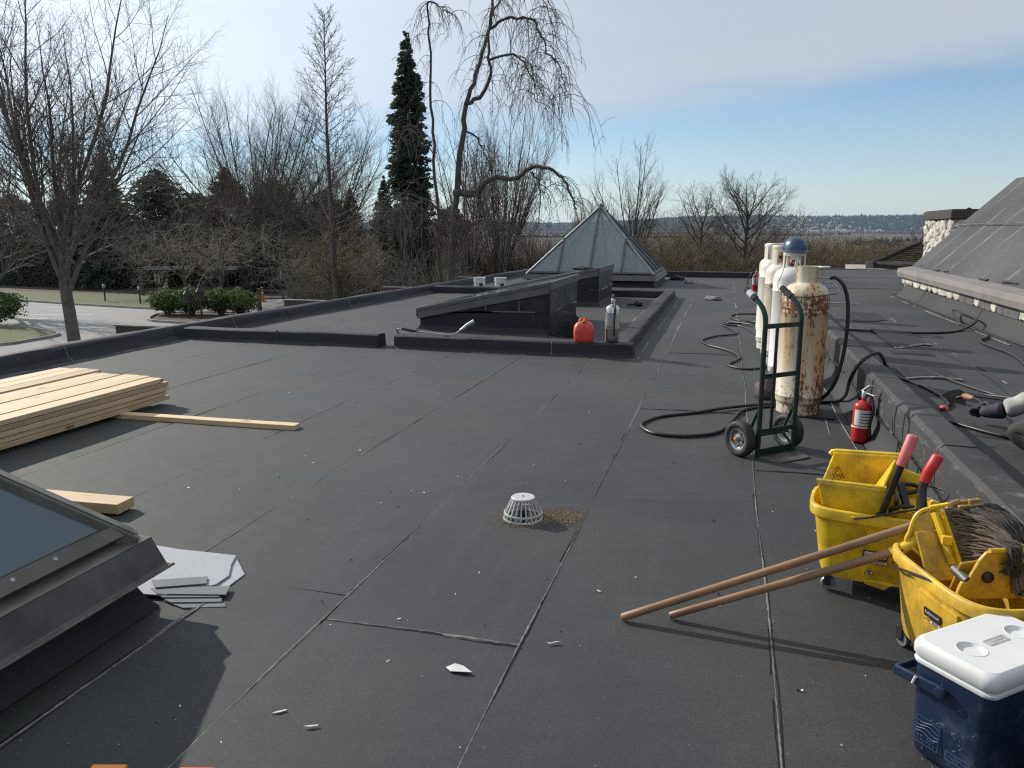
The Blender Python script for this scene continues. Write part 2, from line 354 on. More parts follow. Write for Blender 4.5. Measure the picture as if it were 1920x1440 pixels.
class MB:
    """collects simple shapes into one mesh"""
    def __init__(s): s.v = []; s.f = []
    def add(s, vs, fs):
        k = len(s.v); s.v += [tuple(p) for p in vs]; s.f += [tuple(i + k for i in f) for f in fs]
        return s
    def box(s, a, b, M4=None):
        (x0, y0, z0), (x1, y1, z1) = a, b
        vs = [(x0, y0, z0), (x1, y0, z0), (x1, y1, z0), (x0, y1, z0), (x0, y0, z1), (x1, y0, z1), (x1, y1, z1), (x0, y1, z1)]
        if M4 is not None: vs = [M4 @ Vector(p) for p in vs]
        return s.add(vs, [(3, 2, 1, 0), (4, 5, 6, 7), (0, 1, 5, 4), (1, 2, 6, 5), (2, 3, 7, 6), (3, 0, 4, 7)])
    def bar(s, p, q, w, h, up=(0, 0, 1)):
        """rectangular bar from p to q, w wide, h high"""
        p, q = Vector(p), Vector(q); d = (q - p); l = d.length; d.normalize()
        u = Vector(up); x = d.cross(u)
        if x.length < 1e-4: x = d.cross(Vector((1, 0, 0)))
        x.normalize(); z = x.cross(d)
        M4 = Matrix((( x.x, d.x, z.x, p.x), (x.y, d.y, z.y, p.y), (x.z, d.z, z.z, p.z), (0, 0, 0, 1)))
        return s.box((-w / 2, 0, -h / 2), (w / 2, l, h / 2), M4)
    def prism(s, poly, z0, z1, M4=None):
        n = len(poly)
        vs = [Vector((x, y, z0)) for x, y in poly] + [Vector((x, y, z1)) for x, y in poly]
        if M4 is not None: vs = [M4 @ p for p in vs]
        fs = [tuple(range(n - 1, -1, -1)), tuple(range(n, 2 * n))] + [(i, (i + 1) % n, n + (i + 1) % n, n + i) for i in range(n)]
        return s.add(vs, fs)
    def lathe(s, prof, n=24, M4=None, cap=True):
        """prof: (radius, z) from bottom to top"""
        vs = []
        for r, z in prof:
            for k in range(n):
                a = 2 * math.pi * k / n; p = Vector((r * math.cos(a), r * math.sin(a), z))
                vs.append(M4 @ p if M4 is not None else p)
        fs = []
        for i in range(len(prof) - 1):
            for k in range(n):
                fs.append((i * n + k, i * n + (k + 1) % n, (i + 1) * n + (k + 1) % n, (i + 1) * n + k))
        if cap:
            fs.append(tuple(range(n - 1, -1, -1))); m = (len(prof) - 1) * n; fs.append(tuple(range(m, m + n)))
        return s.add(vs, fs)
    def tube(s, pts, r, n=8, cap=True, squash=1.0):
        pts = [Vector(p) for p in pts]; m = len(pts)
        rs = r if isinstance(r, (list, tuple)) else [r] * m
        t0 = (pts[1] - pts[0]).normalized()
        a = t0.orthogonal().normalized() if abs(t0.z) > 0.9 else t0.cross(Vector((0, 0, 1))).normalized()
        vs = []
        for i, p in enumerate(pts):
            t = (pts[min(i + 1, m - 1)] - pts[max(i - 1, 0)]).normalized()
            a = (a - t * a.dot(t)); a = a.normalized() if a.length > 1e-6 else t.orthogonal().normalized()
            b = t.cross(a)
            for k in range(n):
                th = 2 * math.pi * k / n
                vs.append(p + (a * math.cos(th) + b * math.sin(th) * squash) * rs[i])
        fs = [(i * n + k, i * n + (k + 1) % n, (i + 1) * n + (k + 1) % n, (i + 1) * n + k) for i in range(m - 1) for k in range(n)]
        if cap: fs += [tuple(range(n - 1, -1, -1)), tuple(range((m - 1) * n, m * n))]
        return s.add(vs, fs)
    def loft(s, rings, cap0=True, cap1=True, closed=True):
        n = len(rings[0]); vs = [p for r in rings for p in r]
        fs = [(i * n + k, i * n + (k + 1) % n, (i + 1) * n + (k + 1) % n, (i + 1) * n + k) for i in range(len(rings) - 1) for k in range(n if closed else n - 1)]
        if cap0: fs.append(tuple(range(n - 1, -1, -1)))
        if cap1: fs.append(tuple(range((len(rings) - 1) * n, len(rings) * n)))
        return s.add(vs, fs)
    def mesh(s, name):
        me = bpy.data.meshes.new(name); me.from_pydata([tuple(p) for p in s.v], [], s.f); me.update(); return me
    def build(s, name, mat, parent=None, smooth=False, bevel=0.0, seg=2, angle=35):
        o = link(name, s.mesh(name), mat, parent, False)
        if smooth:
            bm = bmesh.new(); bm.from_mesh(o.data); bmesh.ops.recalc_face_normals(bm, faces=bm.faces); bm.to_mesh(o.data); bm.free()
            o.data.polygons.foreach_set('use_smooth', [True] * len(o.data.polygons))
            o.data.set_sharp_from_angle(angle=R(angle))
        if bevel:
            md = o.modifiers.new('bevel', 'BEVEL'); md.width = bevel; md.segments = seg; md.limit_method = 'ANGLE'; md.angle_limit = R(40)
            md.harden_normals = False
        return o

def spline(pts, k=6):
    """Catmull-Rom through pts"""
    P = [Vector(p) for p in pts]; out = []
    Q = [P[0] * 2 - P[1]] + P + [P[-1] * 2 - P[-2]]
    for i in range(1, len(Q) - 2):
        for j in range(k):
            t = j / k; a, b, c, d = Q[i - 1], Q[i], Q[i + 1], Q[i + 2]
            out.append(0.5 * ((2 * b) + (c - a) * t + (2 * a - 5 * b + 4 * c - d) * t * t + (3 * b - a - 3 * c + d) * t ** 3))
    out.append(P[-1]); return out

def text_mesh(body, size, extrude, name, mat, M4, parent):
    cu = bpy.data.curves.new('lettering', 'FONT'); cu.body = body; cu.size = size; cu.extrude = extrude
    cu.align_x = 'CENTER'; cu.align_y = 'CENTER'
    tmp = bpy.data.objects.new('tmp', cu); C.objects.link(tmp)
    dg = bpy.context.evaluated_depsgraph_get(); me = bpy.data.meshes.new_from_object(tmp.evaluated_get(dg))
    bpy.data.objects.remove(tmp); bpy.data.curves.remove(cu)
    me.transform(M4)
    return link(name, me, mat, parent)
def frame(origin, x, y):
    """matrix with local x along x, local y along y, z their cross"""
    x = Vector(x).normalized(); y = Vector(y); y = (y - x * y.dot(x)).normalized(); z = x.cross(y); o = Vector(origin)
    return Matrix(((x.x, y.x, z.x, o.x), (x.y, y.y, z.y, o.y), (x.z, y.z, z.z, o.z), (0, 0, 0, 1)))
def pieces(root_struct, *a): pass

def tubes_np(name, polys, mat, parent=None, k=3, kind=None):
    """polys: list of (points, radii); one mesh of tapered tubes, built with arrays"""
    groups = {}
    for p, r in polys: groups.setdefault(len(p), []).append((p, r))
    V = []; F = []; base = 0
    for n, lst in groups.items():
        P = np.array([q[0] for q in lst], dtype=np.float64); Rr = np.array([q[1] for q in lst], dtype=np.float64)
        B = len(lst)
        T = np.empty_like(P); T[:, 1:-1] = P[:, 2:] - P[:, :-2]; T[:, 0] = P[:, 1] - P[:, 0]; T[:, -1] = P[:, -1] - P[:, -2]
        T /= np.linalg.norm(T, axis=2, keepdims=True) + 1e-9
        main = P[:, -1] - P[:, 0]; main /= np.linalg.norm(main, axis=1, keepdims=True) + 1e-9
        ref = np.where(np.abs(main[:, 2:3]) < 0.8, np.array([[0, 0, 1.0]]), np.array([[1.0, 0, 0]]))
        A = np.cross(T, ref[:, None, :]); A /= np.linalg.norm(A, axis=2, keepdims=True) + 1e-9
        Bv = np.cross(T, A)
        th = np.arange(k) * 2 * np.pi / k
        ring = P[:, :, None, :] + Rr[:, :, None, None] * (A[:, :, None, :] * np.cos(th)[None, None, :, None] + Bv[:, :, None, :] * np.sin(th)[None, None, :, None])
        V.append(ring.reshape(-1, 3))
        b_ = np.arange(B)[:, None, None] * (n * k); i_ = np.arange(n - 1)[None, :, None] * k; j_ = np.arange(k)[None, None, :]
        j2 = (j_ + 1) % k
        q = np.stack(np.broadcast_arrays(b_ + i_ + j_, b_ + i_ + j2, b_ + i_ + k + j2, b_ + i_ + k + j_), axis=-1).reshape(-1, 4)
        F.append(q + base); base += B * n * k
    V = np.concatenate(V); F = np.concatenate(F)
    return np_mesh(name, V, F, mat, parent, kind, True)
def np_mesh(name, V, F, mat, parent=None, kind=None, smooth=False):
    me = bpy.data.meshes.new(name); nf, s = F.shape
    me.vertices.add(len(V)); me.vertices.foreach_set('co', V.astype(np.float32).ravel())
    me.loops.add(nf * s); me.loops.foreach_set('vertex_index', F.astype(np.int32).ravel())
    me.polygons.add(nf); me.polygons.foreach_set('loop_start', np.arange(0, nf * s, s, dtype=np.int32)); me.polygons.foreach_set('loop_total', np.full(nf, s, dtype=np.int32))
    me.update(calc_edges=True); me.validate()
    o = link(name, me, mat, parent, smooth)
    if kind: o['kind'] = kind
    return o
# ------------------------------------------------------------------ the flat roof: rolls of membrane lapped side by side
rnd = random.Random(7)
roof = thing('roof', None, None); roof['kind'] = 'structure'
MB().box((-7.45, -3.0, -0.35), (1.10, 25.5, -0.012)).build('deck', M['membrane_dark'], roof)

def wob(x, y, s=0.0):
    return 0.0016 * math.sin(1.7 * x + 0.9 * y + s) + 0.0014 * math.sin(3.1 * y - 2.2 * x + 1.3 * s) + 0.0012 * math.sin(6.3 * y + 1.1 * x + s)
def sheet(x0, x1, y0, y1, z, mat, parent, name='membrane_sheet', lift=0.006, ny=None, nx=7):
    """one roll of membrane: x0 edge lies on its neighbour (lifted), x1 edge runs under the next"""
    ny = ny or max(8, int((y1 - y0) / 0.22))
    s = x0 * 7.3
    vs = []; fs = []
    for j in range(ny + 1):
        y = y0 + (y1 - y0) * j / ny
        for i in range(nx + 1):
            t = i / nx
            e = 0.006 * math.sin(2.3 * y + s) + 0.004 * math.sin(7.1 * y + 2 * s)
            x = x0 + (x1 - x0) * t + (e if i == 0 else 0)
            vs.append((x, y, z + lift * (1 - t) + wob(x, y, s)))
    for j in range(ny):
        for i in range(nx):
            a = j * (nx + 1) + i; fs.append((a, a + 1, a + nx + 2, a + nx + 1))
    k = len(vs)                                   # the visible cut edge of the roll
    for j in range(ny + 1):
        p = vs[j * (nx + 1)]; vs.append((p[0] + 0.001, p[1], z - 0.008))
    for j in range(ny): fs.append((k + j, j * (nx + 1), (j + 1) * (nx + 1), k + j + 1))
    o = MB().add(vs, fs).build(name, mat, parent)
    o.data.polygons.foreach_set('use_smooth', [True] * len(o.data.polygons)); o.data.set_sharp_from_angle(angle=R(40))
    return o

def bead(path, w, h, name, mat, parent, step=0.035, seed=1, gaps=0.0, jit=0.006, flat=None):
    """irregular squeezed-out strip along a lap"""
    rr = random.Random(seed); path = [Vector(p) for p in path]
    pts = []
    for a, b in zip(path, path[1:]):
        n = max(1, int((b - a).length / step))
        for i in range(n): pts.append(a.lerp(b, i / n))
    pts.append(path[-1])
    mb = MB(); rings = []; ph = rr.random() * 9; lw = 1.0; run = 0
    def flush():
        if len(rings) > 2: mb.loft(rings, True, True)
    for i, p in enumerate(pts):
        t = (pts[min(i + 1, len(pts) - 1)] - pts[max(i - 1, 0)]).normalized()
        up = Vector((0, 0, 1)) if flat is None else Vector(flat)
        sd = t.cross(up).normalized(); up = sd.cross(t)
        lw += (rr.random() - 0.5) * 0.5; lw = min(1.7, max(0.35, lw)); 
        ww = w * lw; hh = h * (0.6 + 0.7 * rr.random())
        c = p + sd * (jit * math.sin(i * step * 2.7 + ph) + jit * 0.5 * (rr.random() - 0.5))
        if run <= 0 and rr.random() < gaps: run = rr.randint(2, 12)
        if run > 0:
            run -= 1
            if rings: flush(); rings = []
            continue
        rings.append([c - sd * ww / 2 - up * 0.002, c - sd * ww * 0.28 + up * hh, c + sd * ww * 0.25 + up * hh * 0.9, c + sd * ww / 2 - up * 0.002])
    flush()
    return mb.build(name, mat, parent) if mb.v else None

Y0, Y1 = -2.6, 25.42
seams = [0.236, -0.65, -1.44, -2.30, -3.17, -4.12, -5.08, -6.10]
edges = [1.10] + seams + [-7.30]
splits = {0: [4.90, 13.2], 1: [6.45, 16.1], 2: [2.47, 12.4], 3: [2.75, 11.3], 4: [9.8, 18.9], 5: [6.9, 15.2], 6: [12.6], 7: [10.7, 19.4], 8: [8.1, 16.8]}
for i in range(len(edges) - 1):
    xr, xl = edges[i], edges[i + 1]
    ys = [Y0] + splits[i] + [Y1]
    for a, b in zip(ys, ys[1:]):
        l, r_ = xl, xr
        if i == 3 and b <= 2.76: l = -1.98
        if i == 4 and b <= 9.81: r_ = xr
        sheet(l - 0.0, r_ + 0.05, a - (0.06 if a > Y0 else 0), b, 0.0 + 0.0009 * (i % 3), M['membrane'], roof)
sheet(-3.17, -1.94, Y0, 2.78, -0.0035, M['membrane'], roof)
# squeezed bitumen and dusty cut edges along every lap
for k, x in enumerate(seams):
    segs = [(Y0, Y1)]
    if k == 2: pass
    if abs(x + 2.30) < 0.01: segs = [(2.72, Y1)]
    for a, b in segs:
        near = min(b, 10.5)
        bead([(x - 0.006, a, 0.0075), (x - 0.006, near, 0.0075)], 0.0062, 0.0016, 'lap_bead', M['lap'], roof, 0.02, 10 + k, 0.0, 0.004)
        bead([(x - 0.013, a, 0.0025), (x - 0.013, near, 0.0025)], 0.004, 0.0012, 'lap_bleed', M['bitumen'], roof, 0.05, 50 + k, 0.12)
        bead([(x - 0.004, near, 0.0075), (x - 0.004, b, 0.0075)], 0.020, 0.004, 'lap_bead', M['lap'], roof, 0.10, 90 + k, 0.10)
bead([(-1.98, Y0, 0.0075), (-1.985, 2.74, 0.0075)], 0.009, 0.0025, 'lap_bead', M['lap'], roof, 0.03, 31, 0.0)
bead([(-2.0, Y0, 0.003), (-2.0, 2.74, 0.003)], 0.016, 0.003, 'lap_bleed', M['bitumen'], roof, 0.05, 32)
def crosslap(xa, xb, y, dy=0.01, seed=3, wide=0.012, m='lap'):
    bead([(xa, y, 0.0085), ((xa + xb) / 2, y + dy, 0.0085), (xb, y + dy * 0.4, 0.0085)], wide, 0.004, 'end_lap', M[m], roof, 0.03, seed, 0.0)
crosslap(-1.43, -0.655, 2.475, 0.012, 4, 0.010); crosslap(-0.95, -0.73, 2.480, 0.004, 5, 0.014)
crosslap(-0.64, 0.22, 6.43, 0.04, 6, 0.012, 'bitumen'); crosslap(0.25, 0.74, 4.90, 0.015, 7, 0.014, 'bitumen')
crosslap(-3.15, -2.32, 9.4, 0, 8); crosslap(-0.64, 0.22, 9.55, 0.05, 9, 0.02, 'bitumen'); crosslap(0.25, 1.05, 13.2, 0, 11, 0.02)
for (xa, ya, xb, yb, s_) in [(0.96, 7.75, 0.93, 5.35, 1), (0.86, 6.9, 0.80, 5.95, 2)]:   # seam in front of the dividing wall
    bead([(xa, ya, 0.006), (xb, yb, 0.006)], 0.012, 0.003, 'lap_bead', M['lap'], roof, 0.04, 60 + s_, 0.06)

# ------------------------------------------------------------------ membrane-wrapped curbs and parapets
def run(name, prof, p, q, mat, parent, sec=1.0, part='flashing_sheet', seed=0, step=0.16, ends=True, rough=0.008):
    """profile (offset to the left of the direction, height) swept from p to q in overlapping sheets"""
    rr = random.Random(seed); p, q = Vector(p), Vector(q); d = q - p; ln = d.length; d.normalize(); side = Vector((-d.y, d.x, 0))
    n = max(1, round(ln / sec)); cuts = [ln * i / n + (rr.uniform(-0.12, 0.12) * sec if 0 < i < n else 0) for i in range(n + 1)]
    ph = [rr.random() * 6 for _ in prof]
    for i in range(n):
        a, b = cuts[i], cuts[i + 1] + (0.05 if i < n - 1 else 0)
        m = max(2, int((b - a) / step)); rings = []; prd = 0.004 * (i % 2) + 0.0006 * i
        for j in range(m + 1):
            t = a + (b - a) * j / m; c = p + d * t; ring = []
            for k, (o, h) in enumerate(prof):
                wv = rough * (math.sin(2.1 * t + ph[k]) * 0.6 + math.sin(6.7 * t + 2 * ph[k]) * 0.4)
                oo = o + (prd if k < len(prof) / 2 else -prd) + wv * 0.6; hh = h + (prd + wv * 0.7 if h > 0.02 else 0)
                ring.append(c + side * oo + Vector((0, 0, hh)))
            rings.append(ring)
        mb = MB(); mb.loft(rings, True, True, True)
        mb.build(part, mat, parent, smooth=True, angle=32)
        if i:
            ring = rings[0]
            e = [Vector(v) + Vector((0, 0, 0.004)) for v in ring if v.z > -0.05]
            bead([v + side * 0 for v in e[:4]], 0.014, 0.004, 'lap_bead', M['lap'] if rr.random() < 0.6 else M['bitumen'], parent, 0.03, seed + i, 0.0, 0.004, flat=d.cross(Vector((0, 0, 1))) if False else None)

para = thing('parapet', 'low roof edge wrapped in black membrane along the side by the car park', 'parapet')
pr = [(-0.21, 0.0), (-0.14, 0.05), (-0.105, 0.150), (-0.07, 0.178), (0.00, 0.186), (0.12, 0.172), (0.15, 0.02), (0.15, -0.5), (-0.16, -0.5)]
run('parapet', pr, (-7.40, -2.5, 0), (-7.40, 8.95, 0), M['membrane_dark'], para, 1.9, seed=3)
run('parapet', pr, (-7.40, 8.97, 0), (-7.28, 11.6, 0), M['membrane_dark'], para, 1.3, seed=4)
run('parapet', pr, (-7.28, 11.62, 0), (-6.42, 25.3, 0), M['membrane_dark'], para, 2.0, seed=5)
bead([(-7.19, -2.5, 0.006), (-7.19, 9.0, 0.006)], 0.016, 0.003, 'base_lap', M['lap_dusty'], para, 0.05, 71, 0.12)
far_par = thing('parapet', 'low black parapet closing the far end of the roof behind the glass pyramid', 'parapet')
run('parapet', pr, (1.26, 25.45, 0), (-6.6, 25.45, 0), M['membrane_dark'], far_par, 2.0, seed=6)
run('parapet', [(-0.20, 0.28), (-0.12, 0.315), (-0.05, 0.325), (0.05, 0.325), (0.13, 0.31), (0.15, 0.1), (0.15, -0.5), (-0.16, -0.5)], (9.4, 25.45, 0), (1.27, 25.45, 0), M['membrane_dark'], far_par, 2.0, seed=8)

cp = [(-0.17, 0.0), (-0.125, 0.035), (-0.105, 0.150), (-0.085, 0.166), (0.10, 0.162), (0.13, 0.14), (0.15, 0.0)]
curb = thing('roof_curb', 'low black membrane curb framing the sunken bay round the two wedge skylights', 'curb')
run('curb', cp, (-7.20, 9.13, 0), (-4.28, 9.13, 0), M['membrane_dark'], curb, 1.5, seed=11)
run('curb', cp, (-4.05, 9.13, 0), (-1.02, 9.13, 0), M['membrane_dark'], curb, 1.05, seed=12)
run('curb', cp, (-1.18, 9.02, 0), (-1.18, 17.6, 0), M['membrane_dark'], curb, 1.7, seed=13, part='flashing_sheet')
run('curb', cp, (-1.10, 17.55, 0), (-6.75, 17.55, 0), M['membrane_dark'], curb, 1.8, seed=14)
bead([(-7.1, 8.94, 0.006), (-4.3, 8.95, 0.006)], 0.03, 0.003, 'base_lap', M['lap'], curb, 0.05, 72, 0.06)
bead([(-4.0, 8.94, 0.006), (-0.98, 8.95, 0.006)], 0.02, 0.003, 'base_lap', M['lap'], curb, 0.05, 73, 0.10)
bead([(-0.955, 8.98, 0.006), (-0.955, 17.5, 0.006)], 0.016, 0.003, 'base_lap', M['lap'], curb, 0.05, 74, 0.10)

# ------------------------------------------------------------------ dividing wall towards the raised right roof
WX0, WX1, WH = 1.10, 1.275, 0.44
wall = thing('upstand_wall', 'weathered low wall with membrane cap dividing the two roof levels', 'low wall')
MB().box((WX0 + 0.02, -2.5, -0.3), (WX1 - 0.01, 25.2, WH - 0.02)).build('core', M['membrane_dark'], wall)
y = -2.5; i = 0
while y < 25.1:
    ln = 0.95 + 0.2 * rnd.random(); e = min(25.2, y + ln)
    d = 0.003 * (i % 2)
    n = 6; rings = []
    for j in range(n + 1):
        t = y + (e + 0.05 - y) * j / n; q = 0.004 * math.sin(5 * t + i)
        rings.append([Vector((WX0 - 0.10 - d, t, 0.006 + d)), Vector((WX0 - 0.03 - d, t, 0.055)), Vector((WX0 - 0.004 - d + q, t, 0.13)), Vector((WX0 - 0.004 - d + q * 1.3, t, 0.245)), Vector((WX0 + 0.03, t, 0.245)), Vector((WX0 + 0.03, t, 0.006))])
    MB().loft(rings).build('flashing_sheet', M['membrane_new'], wall, smooth=True, angle=40)
    y = e; i += 1
y = -2.5; i = 0
while y < 25.1:
    ln = 0.80 + 0.25 * rnd.random(); e = min(25.2, y + ln); d = 0.0035 * (i % 2) + 0.0004 * (i % 5)
    n = 8; rings = []
    for j in range(n + 1):
        t = y + (e + 0.04 - y) * j / n; q = 0.006 * math.sin(4.3 * t + i) + 0.004 * math.sin(13 * t + 2 * i); dr = 0.012 * math.sin(9 * t + i) + 0.010 * rnd.random()
        rings.append([Vector((WX0 - 0.020 - d + q * 0.5, t, 0.215 + dr)), Vector((WX0 - 0.022 - d + q, t, 0.33)), Vector((WX0 - 0.018 - d + q * 0.6, t, WH - 0.022 + q * 0.5)), Vector((WX0 + 0.004, t, WH + d + q * 0.5)), Vector((WX1 - 0.03, t, WH + d - 0.003 + q * 0.6)), Vector((WX1 + 0.012 + d, t, WH - 0.03)), Vector((WX1 + 0.02 + d, t, 0.30)), Vector((WX0 + 0.03, t, 0.26))])
    MB().loft(rings).build('cap_sheet', M['membrane_cap'], wall, smooth=True, angle=30)
    if rnd.random() < 0.75:
        x = WX0 - 0.026 - d
        bead([(x, e, 0.24), (x, e + 0.01, 0.33), (x + 0.01, e, WH - 0.04)], 0.006, 0.003, 'lap_bead', M['lap_dusty'] if rnd.random() < 0.35 else M['bitumen'], wall, 0.03, i, 0, 0.004, flat=(-1, 0, 0.01))
    y = e; i += 1
bead([(WX0 - 0.022, -2.4, 0.222), (WX0 - 0.022, 12, 0.222), ], 0.022, 0.012, 'lap_bead', M['bitumen'], wall, 0.03, 77, 0.02, 0.014, flat=(-1, 0, 0.01))
bead([(WX0 - 0.10, -2.4, 0.008), (WX0 - 0.10, 14, 0.008)], 0.012, 0.003, 'lap_bead', M['bitumen'], wall, 0.04, 78, 0.15)
rr_w = random.Random(44)
for k in range(0):    # silvery worn scratches on the cap
    yy = rr_w.choice([5.9, 5.9, 6.3, 4.2, 3.4]) + rr_w.gauss(0, 0.22); x = WX0 + rr_w.uniform(0.02, 0.14); ln = rr_w.uniform(0.03, 0.16); dx = rr_w.uniform(-0.02, 0.05)
    bead([(x - dx, yy - ln / 2, WH + 0.0055), (x + dx, yy + ln / 2, WH + 0.0055)], rr_w.uniform(0.004, 0.012), 0.0012, 'worn_scratch', M['flash_grey'] if k % 3 else M['lap_dusty'], wall, 0.02, 400 + k, 0.1, 0.006)

# ------------------------------------------------------------------ raised roof on the right
rroof = thing('raised_roof', None, None); rroof['kind'] = 'structure'
ZR = 0.30
MB().box((WX1 + 0.03, -3.0, -0.35), (9.6, 25.5, ZR - 0.015)).build('deck', M['membrane_dark'], rroof)
xs = [3.02, 2.18, 1.30]
for i in range(2):
    for a, b in [(-2.6, 7.15 + i), (7.15 + i, 17.0), (17.0, 25.4)]:
        sheet(xs[i + 1], xs[i] + 0.05, a - 0.05, b, ZR + 0.001 * i, M['membrane_new'], rroof)
for i, x in enumerate([3.9, 4.78, 5.66, 6.54, 7.42, 8.3]):
    sheet(x - 0.88, x + 0.05, 15.9, 25.4, ZR + 0.001 * (i % 2), M['membrane_new'], rroof)
bead([(2.18, 4.0, ZR + 0.007), (2.2, 12.5, ZR + 0.007)], 0.014, 0.003, 'lap_bead', M['lap'], rroof, 0.06, 101, 0.25)
bead([(2.93, 6.0, ZR + 0.007), (2.90, 15.6, ZR + 0.007)], 0.018, 0.004, 'lap_bead', M['lap'], rroof, 0.06, 102, 0.10)
bead([(1.5, 8.5, ZR + 0.006), (1.55, 12.0, ZR + 0.006)], 0.012, 0.003, 'lap_bead', M['lap'], rroof, 0.06, 103, 0.25)
for k, (yy, xa, xb) in enumerate([(17.1, 1.4, 4.0), (18.6, 1.4, 5.4), (21.0, 1.4, 6.0)]):
    bead([(xa, yy, ZR + 0.006), (xb, yy + 0.25, ZR + 0.006)], 0.05, 0.006, 'lap_bleed', M['bitumen'], rroof, 0.12, 110 + k, 0.05, 0.03)
# lifted cuts in the right-hand membrane
def flap(x, y, wdt, dep, hgt, seed, name='lifted_flap'):
    rr = random.Random(seed); mb = MB(); n = 9; m = 5; rings = []
    for j in range(m + 1):
        t = j / m; row = []
        for i_ in range(n + 1):
            s_ = i_ / n
            z = hgt * (t ** 2) * (0.5 + 0.5 * math.sin(2.2 * s_ + seed)) + 0.004 * rr.random()
            row.append(Vector((x + wdt * s_, y - dep * (1 - t) * (1 + 0.15 * math.sin(3 * s_ + seed)) + 0.02 * rr.random(), ZR + 0.010 + z)))
        rings.append(row)
    mb.loft(rings, False, False, False)
    low = [[p - Vector((0, 0, 0.006)) for p in r_] for r_ in rings]
    mb.loft([list(reversed(r_)) for r_ in low], False, False, False)
    mb.loft([rings[-1], low[-1]], False, False, False); mb.loft([low[0], rings[0]], False, False, False)
    o = mb.build(name, M['membrane_dark'], rroof, smooth=True)
    e = [p + Vector((0, -0.005, 0.002)) for p in rings[0]]
    bead([tuple(p) for p in e], 0.022, 0.005, 'flap_edge', M['lap_dusty'], rroof, 0.03, seed, 0.12)
    bead([tuple(p + Vector((0, -0.03, -0.004))) for p in e], 0.02, 0.004, 'flap_bleed', M['bitumen'], rroof, 0.03, seed + 9, 0.0)
flap(1.68, 11.9, 0.42, 0.75, 0.030, 1); flap(1.70, 9.95, 0.42, 1.25, 0.030, 2); flap(1.46, 7.35, 0.42, 0.55, 0.02, 3); flap(1.62, 8.35, 0.35, 0.2, 0.012, 4)

# upstand, stone course, gutter and sloping membrane roof on the far right
mans = thing('mansard_roof', 'steep grey membrane roof slope above a pinkish gutter at the roof edge', 'sloped roof')
rings = [[Vector((3.02, yy, ZR + 0.006)), Vector((3.10, yy, ZR + 0.05)), Vector((3.17, yy, 0.50)), Vector((3.22, yy, 0.50)), Vector((3.22, yy, ZR - 0.02))] for yy in [-2.5 + 0.5 * k for k in range(38)]]
for k in range(0, 36, 3):
    d = 0.004 * ((k // 3) % 2); rg = [[p + Vector((-d, 0.03 * (q == len(rings[k:k + 4]) - 1), d)) for p in r_] for q, r_ in enumerate(rings[k:k + 4])]
    MB().loft(rg).build('upstand_sheet', M['membrane_new'], mans, smooth=True, angle=40)
MB().box((3.23, -2.5, ZR), (9.4, 15.93, 0.64)).build('wall', M['mortar'], mans)
yy = 8.2; k = 0
while yy < 15.85:
    ln = 0.22 + 0.34 * rnd.random(); e = min(yy + ln, 15.92)
    if 12.0 < yy or k % 3 == 0:
        bm = bmesh.new(); bmesh.ops.create_icosphere(bm, subdivisions=2, radius=0.5)
        for v in bm.verts:
            p = v.co; q = [math.copysign(abs(2 * c) ** 0.32, c) * 0.5 for c in p]
            v.co = Vector((3.222 + 0.07 * q[0], (yy + e) / 2 + (e - yy - 0.008) * q[1] * (1 + 0.25 * q[2]), 0.572 + 0.135 * q[2])) + Vector((rnd.uniform(-.012, .012), rnd.uniform(-.018, .018), rnd.uniform(-.012, .012)))
        me = bpy.data.meshes.new('stone'); bm.to_mesh(me); bm.free(); link('stone', me, M['stone'], mans, True)
    else:
        MB().box((3.19, yy, 0.50), (3.24, e - 0.01, 0.64)).build('patch_sheet', M['flash_grey'], mans, bevel=0.006)
    yy = e; k += 1
for a, b in [(-2.5, 4.0), (4.0, 9.3), (9.3, 15.95)]:
    mb = MB(); mb.prism([(3.10, 0.640), (3.36, 0.640), (3.38, 0.80), (3.34, 0.825), (3.10, 0.79), (3.085, 0.72)], a + 0.004, b, Matrix(((1, 0, 0, 0), (0, 0, 1, 0), (0, 1, 0, 0), (0, 0, 0, 1))))
    mb.build('gutter', M['gutter'], mans, bevel=0.006)
sl = Vector((1, 0, 1)).normalized(); nrm = Vector((-1, 0, 1)).normalized(); E0 = Vector((3.33, 0, 0.822))
Ls = [0.0, 1.06, 2.20]
yy = -2.4; k = 0; cuts = []
while yy < 15.4:
    cuts.append(yy); yy += 0.86 + 0.06 * rnd.random()
cuts.append(15.95)
